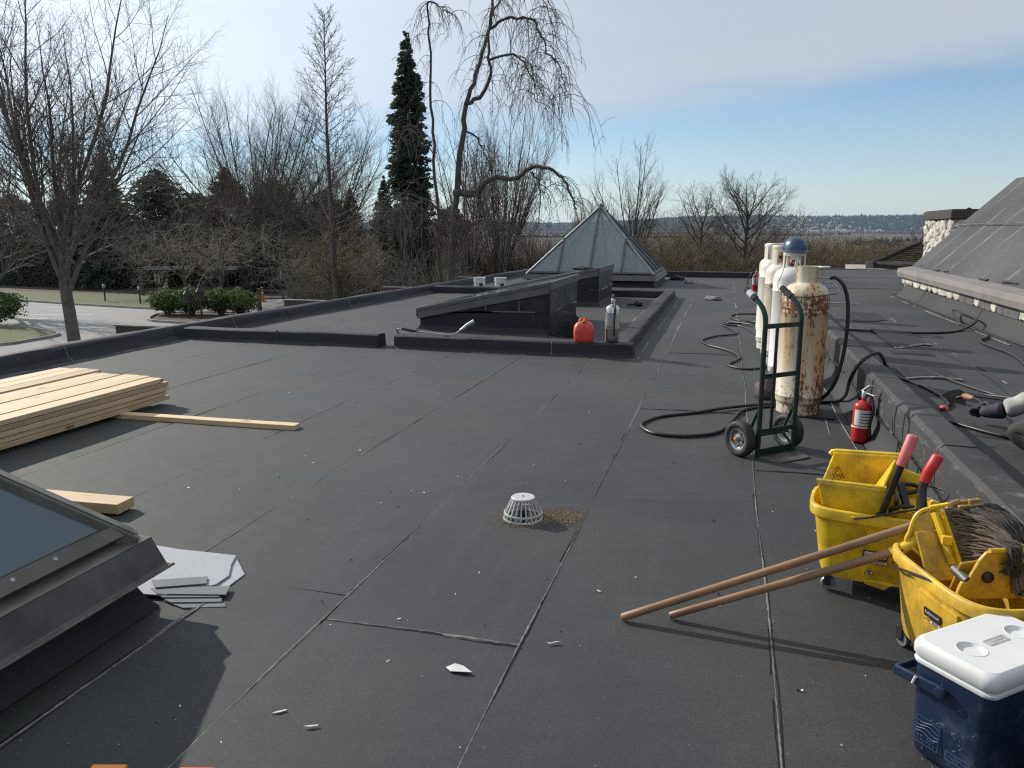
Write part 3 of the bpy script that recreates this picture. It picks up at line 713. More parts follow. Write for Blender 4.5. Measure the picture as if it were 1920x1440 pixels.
for k in range(len(cuts) - 1):
    for c in range(2):
        off = 0.0 if c == 0 else 0.012
        a, b = cuts[k], cuts[k + 1] + (0.05 if k < len(cuts) - 2 else 0)
        rows = []
        for j in range(5):
            s_ = Ls[c] + (Ls[c + 1] - Ls[c]) * j / 4 - (0.03 if c and j == 0 else 0); row = []
            for i in range(7):
                t = i / 6; row.append(E0 + Vector((0, a + (b - a) * t, 0)) + sl * s_ + nrm * (off + 0.010 * (t) + 0.004 * math.sin(3 * s_ + k + 4 * t)))
            rows.append(row)
        mb = MB(); mb.loft(rows, False, False, False); mb.loft([[p - nrm * 0.03 for p in r_] for r_ in rows], False, False, False)
        mb.loft([[r_[-1] for r_ in rows], [r_[-1] - nrm * 0.03 for r_ in rows]], False, False, False)
        mb.build('membrane_strip', M['mansard'], mans, smooth=True)
    if k:
        for c in range(2):
            e = cuts[k]
            p0 = E0 + Vector((0, e + 0.03, 0)) + sl * (Ls[c] + 0.02) + nrm * (0.010 + 0.012 * c); p1 = E0 + Vector((0, e + 0.03, 0)) + sl * (Ls[c + 1] - 0.03) + nrm * (0.010 + 0.012 * c)
            bead([p0, p1], 0.085, 0.0025, 'lap_bead', M['mansard_pale'], mans, 0.06, 200 + k * 2 + c, 0.0, 0.012, flat=tuple(nrm))
p0 = E0 + sl * Ls[1] + nrm * 0.022
bead([p0 + Vector((0, -2.3, 0)), p0 + Vector((0, 15.9, 0))], 0.03, 0.004, 'cross_lap', M['mansard_pale'], mans, 0.08, 300, 0.0, 0.008, flat=tuple(nrm))
p0 = E0 + sl * 0.03 + nrm * 0.02
bead([p0 + Vector((0, 2, 0)), p0 + Vector((0, 15.9, 0))], 0.030, 0.006, 'eave_bleed', M['bitumen'], mans, 0.05, 301, 0.15, 0.015, flat=tuple(nrm))
top = E0 + sl * Ls[2]
MB().box((top.x - 0.01, -2.4, top.z - 0.08), (9.4, 15.95, top.z - 0.004)).build('flat_top', M['membrane_dark'], mans)
mb = MB(); mb.prism([(3.36, 0.825), (top.x, top.z - 0.03), (9.4, top.z - 0.09), (9.4, 0.645), (3.36, 0.645)], 0, 0.12, frame((0, 15.93, 0), (1, 0, 0), (0, 0, 1)))
mb.build('gable_wall', M['wall_render'], mans)

# chimney of white rubble stone beyond the slope
ch = thing('chimney', 'square chimney of rough white rubble stone with flat dark cap', 'chimney', (4.42, 17.95, 0))
MB().box((0.05, 0.05, 0.2), (1.45, 2.25, 1.71)).build('core', M['mortar'], ch)
MB().box((-0.05, -0.05, 1.715), (1.55, 2.36, 1.885)).build('cap', M['fascia'], ch, bevel=0.008)
MB().box((-0.02, -0.02, 1.885), (1.52, 2.33, 1.905)).build('cap_membrane', M['membrane_dark'], ch, bevel=0.006)
MB().tube([(0.35, 0.4, 1.905), (0.42, 0.55, 1.93), (0.5, 0.7, 1.915)], 0.02).build('debris', M['rag'], ch)
def stones(parent, axis, fixed, u0, u1, v0, v1, seed):
    rr = random.Random(seed); placed = []; tries = 0
    while tries < 900:
        tries += 1
        r_ = rr.uniform(0.05, 0.15) if tries > 250 else rr.uniform(0.11, 0.19)
        u, v = rr.uniform(u0 + 0.03, u1 - 0.03), rr.uniform(v0, v1 - 0.05)
        if any(math.hypot((u - a_) , (v - b_)) < (r_ + c_) * 0.80 for a_, b_, c_ in placed): continue
        placed.append((u, v, r_))
        bm = bmesh.new(); bmesh.ops.create_icosphere(bm, subdivisions=1, radius=1.0)
        ang = rr.uniform(0, 3.14); ca, sa = math.cos(ang), math.sin(ang); ex = rr.uniform(0.85, 1.4)
        for vv in bm.verts:
            p = [math.copysign(abs(c) ** 0.75, c) * rr.uniform(0.85, 1.15) for c in vv.co]
            a_, c_ = p[0] * r_ * ex, p[2] * r_ / ex * 1.15
            a_, c_ = u + a_ * ca - c_ * sa, v + a_ * sa + c_ * ca
            o_ = fixed - 0.01 + 0.075 * p[1]; a_ = min(max(a_, u0 - 0.04), u1 + 0.04); c_ = min(c_, v1)
            vv.co = Vector((o_, a_, c_)) if axis == 'x' else Vector((a_, o_, c_))
        me = bpy.data.meshes.new('stone'); bm.to_mesh(me); bm.free(); link('stone', me, M['stone'], parent, False)
stones(ch, 'x', 0.05, 0.05, 2.25, 0.45, 1.70, 5); stones(ch, 'y', 0.05, 0.05, 1.35, 0.85, 1.70, 6)

# building body under the roofs and dark fascia boxes standing out of its left face
body = thing('building_wall', None, None); body['kind'] = 'structure'
MB().box((-7.30, -3.0, -3.6), (9.4, 25.45, -0.36)).build('wall', M['wall_render'], body)
fb_lab = ['dark brown bay roof fascia sticking out beyond the parapet beside the big tree', 'dark brown bay roof fascia beyond the parapet in front of the thin larch', 'brown bay roof fascia beyond the parapet below the weeping tree', 'brown bay roof fascia beyond the far parapet left of the glass pyramid']
for k, (yy, l, t) in enumerate([(9.06, -8.38, 0.165), (13.35, -8.3, 0.155), (17.9, -8.3, 0.085), (23.3, -8.2, 0.02)]):
    f = thing('bay_fascia', fb_lab[k], 'fascia', (l, yy, t), 0, 'bay roof fascias beyond the left parapet')
    x1 = (-7.57 if yy < 12 else -7.42 if yy < 17 else -7.1 if yy < 20 else -6.75) - l
    MB().box((0, 0, -0.17), (x1, 0.10, -0.026)).build('fascia_board', M['fascia'], f, bevel=0.004)
    MB().box((-0.02, -0.015, -0.024), (x1, 0.115, 0.0)).build('drip_edge', M['bronze_edge'], f, bevel=0.003)
    MB().box((0.05, 0.015, -3.3), (x1, 0.09, -0.171)).build('bay_wall', M['wall_render'], f)
# ------------------------------------------------------------------ pyramid skylights
def pyramid(label, cx, cy, zb, glass, group='pyramid skylights', h=1.70, s=1.06, screws=False, bars=True, metal='bronze', flash='flash_dark'):
    t = thing('pyramid_skylight', label, 'skylight', (cx, cy, 0), 0, group)
    za = zb + 0.13 + h * s
    cw = MB()
    a0, a1, zt = h + 0.20, h + 0.02, zb - 0.02          # flared membrane base, then the curb face
    def ring(r_, z): return [Vector((r_, -r_, z)), Vector((r_, r_, z)), Vector((-r_, r_, z)), Vector((-r_, -r_, z))]
    cw.loft([ring(h + 0.06, 0.004), ring(h + 0.03, 0.05), ring(h + 0.0, 0.12), ring(h, zt), ring(h - 0.3, zt)], False, False)
    cw.build('curb', M['membrane_dark'], t)
    for k in range(4):
        Rz = Matrix.Rotation(math.pi / 2 * k, 4, 'Z')
        def T(*p): return Rz @ Vector(p)
        o_, i_ = h + 0.088, h + 0.055
        # eave flashing: sloping face with bottom lip
        mb = MB(); rows = []
        for y0_ in (-1, 1):
            rows.append([T(o_ + 0.014, y0_ * (o_ + 0.014), zb - 0.030), T(o_, y0_ * o_, zb - 0.022), T(i_, y0_ * i_, zb + 0.095), T(h - 0.02, y0_ * (h - 0.02), zb + 0.110), T(h - 0.02, y0_ * (h - 0.02), zb - 0.01), T(h + 0.01, y0_ * (h + 0.01), zb - 0.012)])
        mb.loft(rows, True, True); mb.build('eave_flashing', M[flash], t)
        mb = MB(); rows = [[T(i_ + 0.001, y0_ * (i_ + 0.001), zb + 0.0965), T(i_ + 0.001, y0_ * (i_ + 0.001), zb + 0.099), T(h - 0.018, y0_ * (h - 0.018), zb + 0.114), T(h - 0.018, y0_ * (h - 0.018), zb + 0.111)] for y0_ in (-1, 1)]
        mb.loft(rows); mb.build('ledge', M['bronze_edge' if metal == 'bronze' else metal], t)
        mb = MB(); rows = [[T(o_ + 0.014, y0_ * (o_ + 0.014), zb - 0.040), T(o_ + 0.022, y0_ * (o_ + 0.022), zb - 0.036), T(o_ + 0.018, y0_ * (o_ + 0.018), zb - 0.026), T(o_ + 0.006, y0_ * (o_ + 0.006), zb - 0.030)] for y0_ in (-1, 1)]
        mb.loft(rows); mb.build('drip_lip', M['bronze_edge' if metal == 'bronze' else metal], t)
        # base frame of the glazing
        up = T(-1, 0, s).normalized() * 1.0
        nn = T(s, 0, 1).normalized()
        def F(x, y, lift=0.0): return T(x, y, zb + 0.13 + (h - x) * s) + nn * lift
        mb = MB(); b0, b1 = h + 0.004, h - 0.042
        rows = [[F(b0, y_ * b0, -0.035), F(b0, y_ * b0, 0.02), F(b1 + 0.012, y_ * b1, 0.026), F(b1, y_ * b1, 0.0), F(b1, y_ * b1, -0.04)] for y_ in (-1, 1)]
        mb.loft(rows); mb.build('base_frame', M[metal], t)
        if bars:
            bs = [-h, -h * 0.5, 0.0, h * 0.5, h]
            for i in range(4):
                y0_, y1_ = bs[i], bs[i + 1]
                if abs(y0_) < abs(y1_): poly = [(b1, y0_), (b1, y1_ if abs(y1_) < h else math.copysign(b1, y1_)), (max(abs(y1_), 0.0), y1_), (max(abs(y0_), 0.02), y0_)]
                else: poly = [(b1, y0_ if abs(y0_) < h else math.copysign(b1, y0_)), (b1, y1_), (max(abs(y1_), 0.02), y1_), (abs(y0_), y0_)]
                pts = []
                for p in poly:
                    if not pts or (Vector(p) - Vector(pts[-1])).length > 0.1: pts.append(p)
                top_ = [F(p[0], p[1], 0.004) for p in pts]; bot = [F(p[0], p[1], -0.012) for p in pts]
                MB().loft([bot, top_]).build('glass_pane', glass, t)
            for b in bs[1:4]:
                xt = max(abs(b), 0.03)
                p, q = F(b1, b, 0.016), F(xt, b, 0.016)
                MB().bar(p, q, 0.050, 0.045, nn).build('glazing_bar', M[metal], t)
        # hip bar
        p, q = Rz @ Vector((h + 0.012, h + 0.012, zb + 0.092)), Vector((0, 0, za - 0.015)); hu = Rz @ Vector((1, 1, 2 / s))
        MB().bar(p, q, 0.085, 0.06, hu).build('hip_bar', M[metal], t, bevel=0.006)
        mb = MB(); d_ = (q - p).normalized(); e_ = d_.cross(hu).normalized()
        mb.bar(p + Vector((0, 0, 0.036)), q + Vector((0, 0, 0.034)), 0.06, 0.014, hu); mb.build('hip_cap', M['bronze_edge'] if metal == 'bronze' else M['alu_dull'], t)
        if screws:
            for b in (-1.1, -0.35, 0.42, 1.19, 1.36) if k == 0 else (-1.1, -0.35, 0.42, 1.19):
                c = F(h - 0.020, b, 0.024); q_ = nn.to_track_quat('Z', 'Y').to_matrix().to_4x4(); q_.translation = c
                MB().lathe([(0.0075, 0), (0.008, 0.0012), (0.0062, 0.002), (0.0045, 0.0012), (0.0, 0.001)], 12, q_, cap=False).build('screw', M['alu'], t, smooth=True)
    q_ = Matrix.Translation((0, 0, za + 0.01))
    MB().lathe([(0.09, -0.05), (0.08, 0.03), (0.02, 0.07)], 4, q_).build('apex_cap', M[metal], t)
    return t
near_pyr = pyramid('bronze framed pyramid skylight with dark glass beside the timber stack', -3.90, 0.64, 0.205, M['glass_dark'], screws=True)
far_pyr = pyramid('clear glass pyramid skylight with grey bars at the far end of the roof', -3.52, 22.2, 0.21, M['glass_clear'], metal='bar_grey', flash='flash_grey')

# ------------------------------------------------------------------ the two wedge skylights in the bay
def wedge(label, ya, yb, seed, worn):
    rr = random.Random(seed)
    t = thing('wedge_skylight', label, 'skylight', (-4.46, ya, 0), 0, 'wedge skylights in the roof bay')
    Lx, D = 2.02, yb - ya; z0, z1 = 0.33, 0.745
    def zt(x): return z0 + (z1 - z0) * x / Lx
    # low membrane band all round
    mb = MB(); 
    mb.loft([[Vector((-0.05, -0.05, 0.004)), Vector((Lx + 0.05, -0.05, 0.004)), Vector((Lx + 0.05, D + 0.05, 0.004)), Vector((-0.05, D + 0.05, 0.004))],
             [Vector((0, 0, 0.07)), Vector((Lx, 0, 0.07)), Vector((Lx, D, 0.07)), Vector((0, D, 0.07))],
             [Vector((0.0, 0.0, 0.24)), Vector((Lx, 0.0, 0.31)), Vector((Lx, D, 0.31)), Vector((0.0, D, 0.24))]], False, False)
    mb.build('base_flashing', M['membrane_dark'], t)
    xs_ = [0.0, 0.42, 1.05, 1.56, Lx]
    for side, yy in ((-1, 0.0), (1, D)):
        for i in range(4):
            a, b = xs_[i] + (0.0 if i == 0 else 0.004), xs_[i + 1] + (0.03 if i < 3 else 0)
            d = 0.004 + 0.003 * (i % 2); y0_ = yy + side * d; y1_ = yy - side * 0.02
            za_, zb_ = max(0.135, 0.14 + 0.075 * a), max(0.135, 0.14 + 0.075 * b)
            za_ = zb_ = 0.296 if i else 0.22
            n = 5; rows = []
            for j in range(n + 1):
                x = a + (b - a) * j / n; lo = za_ + (0.012 * math.sin(7 * x + seed)); w_ = 0.004 * math.sin(9 * x + seed + i)
                rows.append([Vector((x, y0_ + side * w_, lo)), Vector((x, y0_ - side * w_ * 0.5, (lo + zt(x)) / 2)), Vector((x, y0_, zt(x) - 0.03)), Vector((x, y1_, zt(x) - 0.03)), Vector((x, y1_, lo))])
            MB().loft(rows).build('side_panel', M['bitumen_panel'], t, smooth=True, angle=40)
            if i: bead([(b if False else a, yy + side * 0.012, za_ + 0.01), (a, yy + side * 0.012, zt(a) - 0.14)], 0.010, 0.004, 'lap_bead', M['lap_dusty'], t, 0.03, seed * 7 + i, 0, 0.003, flat=(0, side, 0.01))
    bead([(0.5, -0.010, 0.305), (Lx - 0.02, -0.010, 0.303)], 0.012, 0.004, 'lap_bead', M['lap'], t, 0.04, seed, 0.1, 0.004, flat=(0, -1, 0.01))
    for i in range(2):
        a, b = (0.0, D * 0.56) if i == 0 else (D * 0.56 - 0.03, D)
        d = 0.006 + 0.004 * i; rows = []
        for j in range(7):
            y_ = a + (b - a) * j / 6; q = 0.005 * math.sin(8 * y_ + seed); lo = 0.292 + 0.05 * (y_ / D) * 0 + 0.010 * math.sin(6 * y_)
            rows.append([Vector((Lx + d + q, y_, lo)), Vector((Lx + d - q, y_, 0.5)), Vector((Lx + d, y_, z1 - 0.03)), Vector((Lx - 0.02, y_, z1 - 0.03)), Vector((Lx - 0.02, y_, lo))])
        MB().loft(rows).build('end_panel', M['bitumen_worn_sheen'], t, smooth=True, angle=40)
    bead([(Lx + 0.016, 0.0, 0.300), (Lx + 0.016, D, 0.303)], 0.014, 0.005, 'lap_bead', M['lap_dusty'], t, 0.04, seed + 3, 0.1, 0.008, flat=(1, 0, 0.01))
    MB().box((-0.0, -0.0, 0.13), (0.02, D, z0 - 0.03)).build('end_panel', M['bitumen_panel'], t)
    # fascia flashing along the slope, two steps
    for side, yy in ((-1, 0.0), (1, D)):
        for (o_, h0, h1, m_) in ((0.045, -0.155, -0.045, 'flash_grey'), (0.055, -0.045, 0.008, 'flash_dark')):
            mb = MB(); y0_, y1_ = (yy - o_, yy + 0.03) if side < 0 else (yy - 0.03, yy + o_)
            vs = [(-0.03, y0_, zt(-0.03) + h0), (Lx, y0_, zt(Lx) + h0), (Lx, y1_, zt(Lx) + h0), (-0.03, y1_, zt(-0.03) + h0), (-0.03, y0_, zt(-0.03) + h1), (Lx, y0_, zt(Lx) + h1), (Lx, y1_, zt(Lx) + h1), (-0.03, y1_, zt(-0.03) + h1)]
            mb.add(vs, [(3, 2, 1, 0), (4, 5, 6, 7), (0, 1, 5, 4), (1, 2, 6, 5), (2, 3, 7, 6), (3, 0, 4, 7)])
            mb.build('fascia', M[m_], t, bevel=0.004)
    MB().box((Lx + 0.002, -0.05, z1 - 0.10), (Lx + 0.035, D + 0.05, z1 + 0.012)).build('ridge_flashing', M['flash_grey'], t, bevel=0.005)
    MB().box((-0.045, -0.05, z0 - 0.13), (-0.032, D + 0.05, z0 - 0.0)).build('eave_flashing', M['flash_grey'], t, bevel=0.004)
    mb = MB(); vs = [(x, y_, zt(x) + dz) for dz in (-0.025, 0.0) for (x, y_) in ((-0.02, 0.035), (Lx - 0.005, 0.035), (Lx - 0.005, D - 0.035), (-0.02, D - 0.035))]
    mb.add(vs, [(3, 2, 1, 0), (4, 5, 6, 7), (0, 1, 5, 4), (1, 2, 6, 5), (2, 3, 7, 6), (3, 0, 4, 7)]); mb.build('glass_pane', M['glass_dark'], t)
    return t
w1 = wedge('long black wedge skylight, the nearer one, behind the red fuel can', 10.92, 12.98, 1, True)
w2 = wedge('black wedge skylight half hidden behind the nearer one, before the glass pyramid', 15.35, 17.25, 2, True)
# ------------------------------------------------------------------ timber stack: every plank a thing
rnd = random.Random(21)
ends = [5.515, 5.545, 5.585, 5.545, 5.58, 5.655, 5.68, 5.645]
ord_ = ['first', 'second', 'third', 'fourth', 'fifth', 'sixth', 'seventh', 'last']
def plank_mesh(wd, th, ln):
    mb = MB(); n = 6; rings = []
    for j in range(n + 1):
        y_ = -ln * j / n; b = 0.003 * math.sin(j * 1.3)
        rings.append([Vector((-wd / 2 + b, y_, 0)), Vector((wd / 2 + b, y_, 0)), Vector((wd / 2 + b, y_, th)), Vector((-wd / 2 + b, y_, th))])
    mb.loft(rings); return mb
pm = plank_mesh(0.147, 0.0352, 3.0); pmesh = None
def plank(x, yend, z, label, rz=0.0, group='sawn planks in the timber stack'):
    global pmesh
    if pmesh is None:
        o = pm.build('timber_plank', M['pine'], None, bevel=0.0022); pmesh = o
    else:
        o = pmesh.copy(); C.objects.link(o)
    o.location = (x, yend, z); o.rotation_euler = (0, 0, rz)
    return tag(o, label, 'plank', group)
for i in range(8):
    lab = 'top plank of the timber stack, ' + ('on its edge facing the drain' if i == 0 else f'{ord_[i]} in from the edge facing the drain' if i < 7 else 'farthest from the drain')
    plank(-4.727 - 0.1565 * i, ends[i], 0.2005 + (0.012 if i >= 5 else 0.005 * (i % 2)), lab, R(rnd.uniform(-0.10, 0.10)))
for k in range(4):
    lab = ['bottom plank in the side of the timber stack, resting above the loose stud', 'second plank from the bottom in the side of the timber stack', 'middle plank in the side of the timber stack', 'plank right under the top layer in the side of the timber stack'][k]
    plank(-4.722 + (0.006, -0.006, 0.004, -0.004)[k], 5.56 + rnd.uniform(-0.02, 0.02), 0.0405 + 0.04 * k, lab, R(rnd.uniform(-0.1, 0.1)))
st = plank_mesh(0.088, 0.038, 2.2).build('timber_stud', M['pine'], None, bevel=0.002)
st.location = (-3.095, 5.06, 0.003); st.rotation_euler = (0, 0, R(-90) + math.atan2(0.045, 1.6)); tag(st, 'long loose stud lying flat on the roof, poking out from under the timber stack', 'plank')
st2 = plank_mesh(0.088, 0.038, 1.2).build('timber_stud', M['pine'], None, bevel=0.002)
st2.location = (-5.0, 3.15, 0.003); st2.rotation_euler = (0, 0, R(-90)); tag(st2, 'short bearer under the near end of the timber stack', 'plank')
bl = plank_mesh(0.130, 0.056, 1.10).build('timber_offcut', M['pine'], None, bevel=0.003)
bl.location = (-3.04, 3.235, 0.018); bl.rotation_euler = (0, R(0), R(-90) + R(3.0)); tag(bl, 'thick loose timber offcut behind the near pyramid skylight', 'timber')
MB().box((-3.36, 3.12, 0.0), (-3.26, 3.30, 0.017)).build('offcut_shim', M['paper'], None, bevel=0.002)
bpy.data.objects['offcut_shim']['label'] = 'thin pale shim under the thick timber offcut'; bpy.data.objects['offcut_shim']['category'] = 'shim'

# ------------------------------------------------------------------ grey boards and cut strips by the near skylight
def board(name, poly, z, th, mat, label, sag=0.0):
    mb = MB(); mb.prism(poly, 0, th); o = mb.build(name, mat, None, bevel=0.0012); o.location = (0, 0, z)
    bm = bmesh.new(); bm.from_mesh(o.data)
    c = Vector((sum(p[0] for p in poly) / len(poly), sum(p[1] for p in poly) / len(poly), 0))
    for v in bm.verts: v.co.z += sag * (v.co - c).to_2d().length
    bm.to_mesh(o.data); bm.free()
    return tag(o, label, 'board', 'grey protection boards beside the near skylight')
board('protection_board', [(-2.62, 2.40), (-2.60, 2.90), (-2.105, 2.868), (-1.975, 2.735), (-1.972, 2.60), (-2.03, 2.56), (-2.10, 2.50)], 0.006, 0.005, M['sheet_grey'], 'light grey board lowest in the pile, its cut corner showing on the right')
board('protection_board', [(-2.62, 2.38), (-2.61, 2.865), (-2.118, 2.882), (-2.08, 2.79), (-2.022, 2.69), (-2.022, 2.60), (-2.062, 2.56), (-2.16, 2.46)], 0.014, 0.006, M['sheet_grey'], 'large light grey speckled board lying on top of the pile by the near skylight')
board('cut_strip', [(-2.30, 2.545), (-2.092, 2.640), (-2.052, 2.580), (-2.235, 2.490)], 0.024, 0.006, M['sheet_edge'], 'short grey strip lying across the large speckled board')
board('cut_strip', [(-2.26, 2.49), (-1.95, 2.600), (-1.920, 2.525), (-2.20, 2.455)], 0.018, 0.005, M['sheet_edge'], 'grey strip under the short one, its angled end pointing at the drain')
board('cut_strip', [(-2.22, 2.465), (-1.975, 2.555), (-1.94, 2.510), (-2.16, 2.445)], 0.0125, 0.005, M['sheet_edge'], 'thin grey strip in the middle of the fanned strips')
board('cut_strip', [(-2.18, 2.452), (-1.935, 2.518), (-1.912, 2.485), (-2.11, 2.425)], 0.007, 0.005, M['sheet_edge'], 'grey strip second from the bottom of the fan')
board('cut_strip', [(-2.16, 2.440), (-1.900, 2.490), (-1.878, 2.462), (-2.04, 2.408)], 0.0015, 0.005, M['sheet_edge'], 'bottom grey strip of the fan nearest the skylight shadow')

# ------------------------------------------------------------------ roof drain strainer
dr = thing('roof_drain', 'light grey plastic dome strainer over the roof drain', 'drain', (-0.968, 3.735, 0.0)); dr.scale = (0.84, 0.84, 0.86)
s_ = 1.0
MB().lathe([(0.060, 0.126), (0.072, 0.128), (0.076, 0.136), (0.070, 0.141), (0.012, 0.143)], 32).build('cap', M['drain'], dr, smooth=True)
MB().lathe([(0.006, 0.142), (0.006, 0.147), (0.0, 0.148)], 10).build('screw', M['steel_dark'], dr, smooth=True)
for r_, z in ((0.118, 0.040), (0.122, 0.006)):
    MB().lathe([(r_ - 0.006, z - 0.004), (r_ + 0.004, z - 0.004), (r_ + 0.003, z + 0.006), (r_ - 0.006, z + 0.007), (r_ - 0.006, z - 0.004)], 40, cap=False).build('ring', M['drain'], dr, smooth=True)
bar_me = None
for k in range(22):
    a = 2 * math.pi * k / 22
    mb = MB(); mb.bar((0.0715, 0, 0.128), (0.1165, 0, 0.042), 0.0085, 0.007); mb.bar((0.119, 0, 0.040), (0.120, 0, 0.008), 0.009, 0.006, up=(1, 0, 0))
    if bar_me is None: o = mb.build('bar', M['drain'], dr); bar_me = o.data
    else: o = link('bar', bar_me, None, dr)
    o.rotation_euler = (0, 0, a)
MB().lathe([(0.112, 0.0005), (0.112, 0.004), (0.05, 0.003)], 28).build('sump', M['bitumen'], dr)
MB().lathe([(0.03, 0.003), (0.03, 0.06), (0.0, 0.062)], 14).build('bolt_post', M['steel_dark'], dr, smooth=True)
# sandy grit caught round the drain
mb = MB(); rr = random.Random(4)
for k in range(2600):
    if rr.random() < 0.72: x, y_ = rr.gauss(-0.765, 0.068), rr.gauss(3.80, 0.062)
    else:
        a = rr.random() * 6.28; r_ = 0.107 + abs(rr.gauss(0, 0.03)); x, y_ = -0.968 + r_ * math.cos(a), 3.735 + r_ * math.sin(a)
    q = 0.0012 + 0.0026 * rr.random()
    a = rr.random() * 6.28; c, s2 = math.cos(a) * q, math.sin(a) * q
    mb.add([(x + c, y_ + s2, 0.004), (x - s2, y_ + c, 0.004), (x - c, y_ - s2, 0.004), (x + s2, y_ - c, 0.004), (x, y_, 0.005 + q)], [(0, 1, 4), (1, 2, 4), (2, 3, 4), (3, 0, 4)])
o = mb.build('grit', M['grit'], None); tag(o, 'sandy grit washed up round the drain', 'grit', kind='stuff')

# small scraps scattered on the membrane
mb = MB(); rr = random.Random(12)
for k in range(420):
    y_ = 1.4 + 16 * rr.random() ** 1.7; x = rr.uniform(-6.6 if y_ > 6 else -3.2, 0.95)
    if -5.8 < x < -2.0 and y_ < 2.6: continue
    ln = 0.0018 + 0.0085 * rr.random() ** 4; wd = ln * rr.uniform(0.18, 0.8); a = rr.random() * 3.14; c, s2 = math.cos(a), math.sin(a); z = 0.0075 + 0.002 * rr.random()
    q = lambda u, v: (x + c * u - s2 * v, y_ + s2 * u + c * v)
    h = 0.001 + 0.003 * rr.random()
    mb.add([q(-ln, -wd) + (z,), q(ln, -wd * 0.7) + (z + h,), q(ln * 0.8, wd) + (z,), q(-ln * 0.9, wd) + (z + h * 0.5,)], [(0, 1, 2, 3)])
o = mb.build('scraps', M['paper'], None); tag(o, 'tiny pale scraps scattered over the dark roof', 'litter', kind='stuff')
mb = MB()
for k in range(120):
    y_ = 1.4 + 12 * rr.random() ** 1.6; x = rr.uniform(-3.2, 0.95); q = 0.0018 + 0.003 * rr.random()
    if -5.8 < x < -2.0 and y_ < 2.6: continue
    mb.lathe([(q, 0.004), (q * 0.8, 0.004 + q), (q * 0.2, 0.004 + q * 1.4)], 5, Matrix.Translation((x, y_, 0)))
o = mb.build('bitumen_crumbs', M['bitumen'], None); tag(o, 'black crumbs of membrane on the roof', 'litter', kind='stuff')
def scrap(pts, label, z=0.009, mat='paper'):
    mb = MB(); n = len(pts); rr_ = random.Random(len(label))
    top_ = [Vector((x, y_, z + 0.004 + 0.005 * rr_.random())) for x, y_ in pts]; bot = [p - Vector((0, 0, 0.002)) for p in top_]
    mb.loft([bot, top_]); return tag(mb.build('membrane_scrap', M[mat], None), label, 'scrap')
scrap([(-0.865, 2.275), (-0.84, 2.302), (-0.81, 2.300), (-0.765, 2.266), (-0.79, 2.258), (-0.84, 2.254)], 'white pointed scrap in the foreground below the cross lap')
scrap([(-0.563, 2.520), (-0.548, 2.528), (-0.53, 2.540), (-0.515, 2.542), (-0.53, 2.531), (-0.55, 2.518)], 'thin curled white sliver to the right of the cross lap')
scrap([(-1.30, 1.885), (-1.29, 1.895), (-1.268, 1.915), (-1.262, 1.912), (-1.28, 1.893)], 'white splinter near the skylight shadow')
scrap([(-1.17, 1.850), (-1.15, 1.862), (-1.128, 1.872), (-1.13, 1.865), (-1.15, 1.853)], 'white splinter by the bottom lap, near the orange clamps')

# ------------------------------------------------------------------ grey pole with orange clamps lying at the bottom edge
pole = thing('telescopic_pole', 'grey telescopic pole with orange lever clamps lying on the roof at the bottom edge', 'pole', (-1.960, 1.372, 0.034), math.atan2(0.165, 0.74))
X4 = Matrix.Rotation(R(90), 4, 'Y')
MB().lathe([(0.031, -0.8), (0.031, 0.42)], 20, X4).build('outer_tube', M['grey_pole'], pole, smooth=True)
MB().lathe([(0.026, 0.40), (0.026, 0.72)], 20, X4).build('middle_tube', M['grey_pole'], pole, smooth=True)
MB().lathe([(0.021, 0.70), (0.021, 1.05)], 20, X4).build('inner_tube', M['grey_pole'], pole, smooth=True)
for k, (x, c) in enumerate(((0.46, 'orange'), (0.70, 'orange_red'))):
    MB().lathe([(0.030, x - 0.03), (0.037, x - 0.02), (0.037, x + 0.035), (0.028, x + 0.045)], 20, X4).build('clamp', M['black_plastic'], pole, smooth=True)
    MB().bar((x - 0.07, 0.004, 0.040), (x + 0.03, 0.0, 0.046), 0.030, 0.015).build('lever', M[c], pole, bevel=0.005)
    MB().lathe([(0.008, 0), (0.008, 0.01), (0.005, 0.014)], 10, Matrix.Translation((x - 0.01, -0.038, 0.0)) @ Matrix.Rotation(R(90), 4, 'X')).build('knob', M[c], pole, smooth=True)
for k in range(5):
    MB().lathe([(0.020, 0.93 + 0.03 * k), (0.030, 0.935 + 0.03 * k), (0.030, 0.945 + 0.03 * k), (0.020, 0.95 + 0.03 * k)], 16, X4).build('collar', M['black_plastic'], pole, smooth=True)

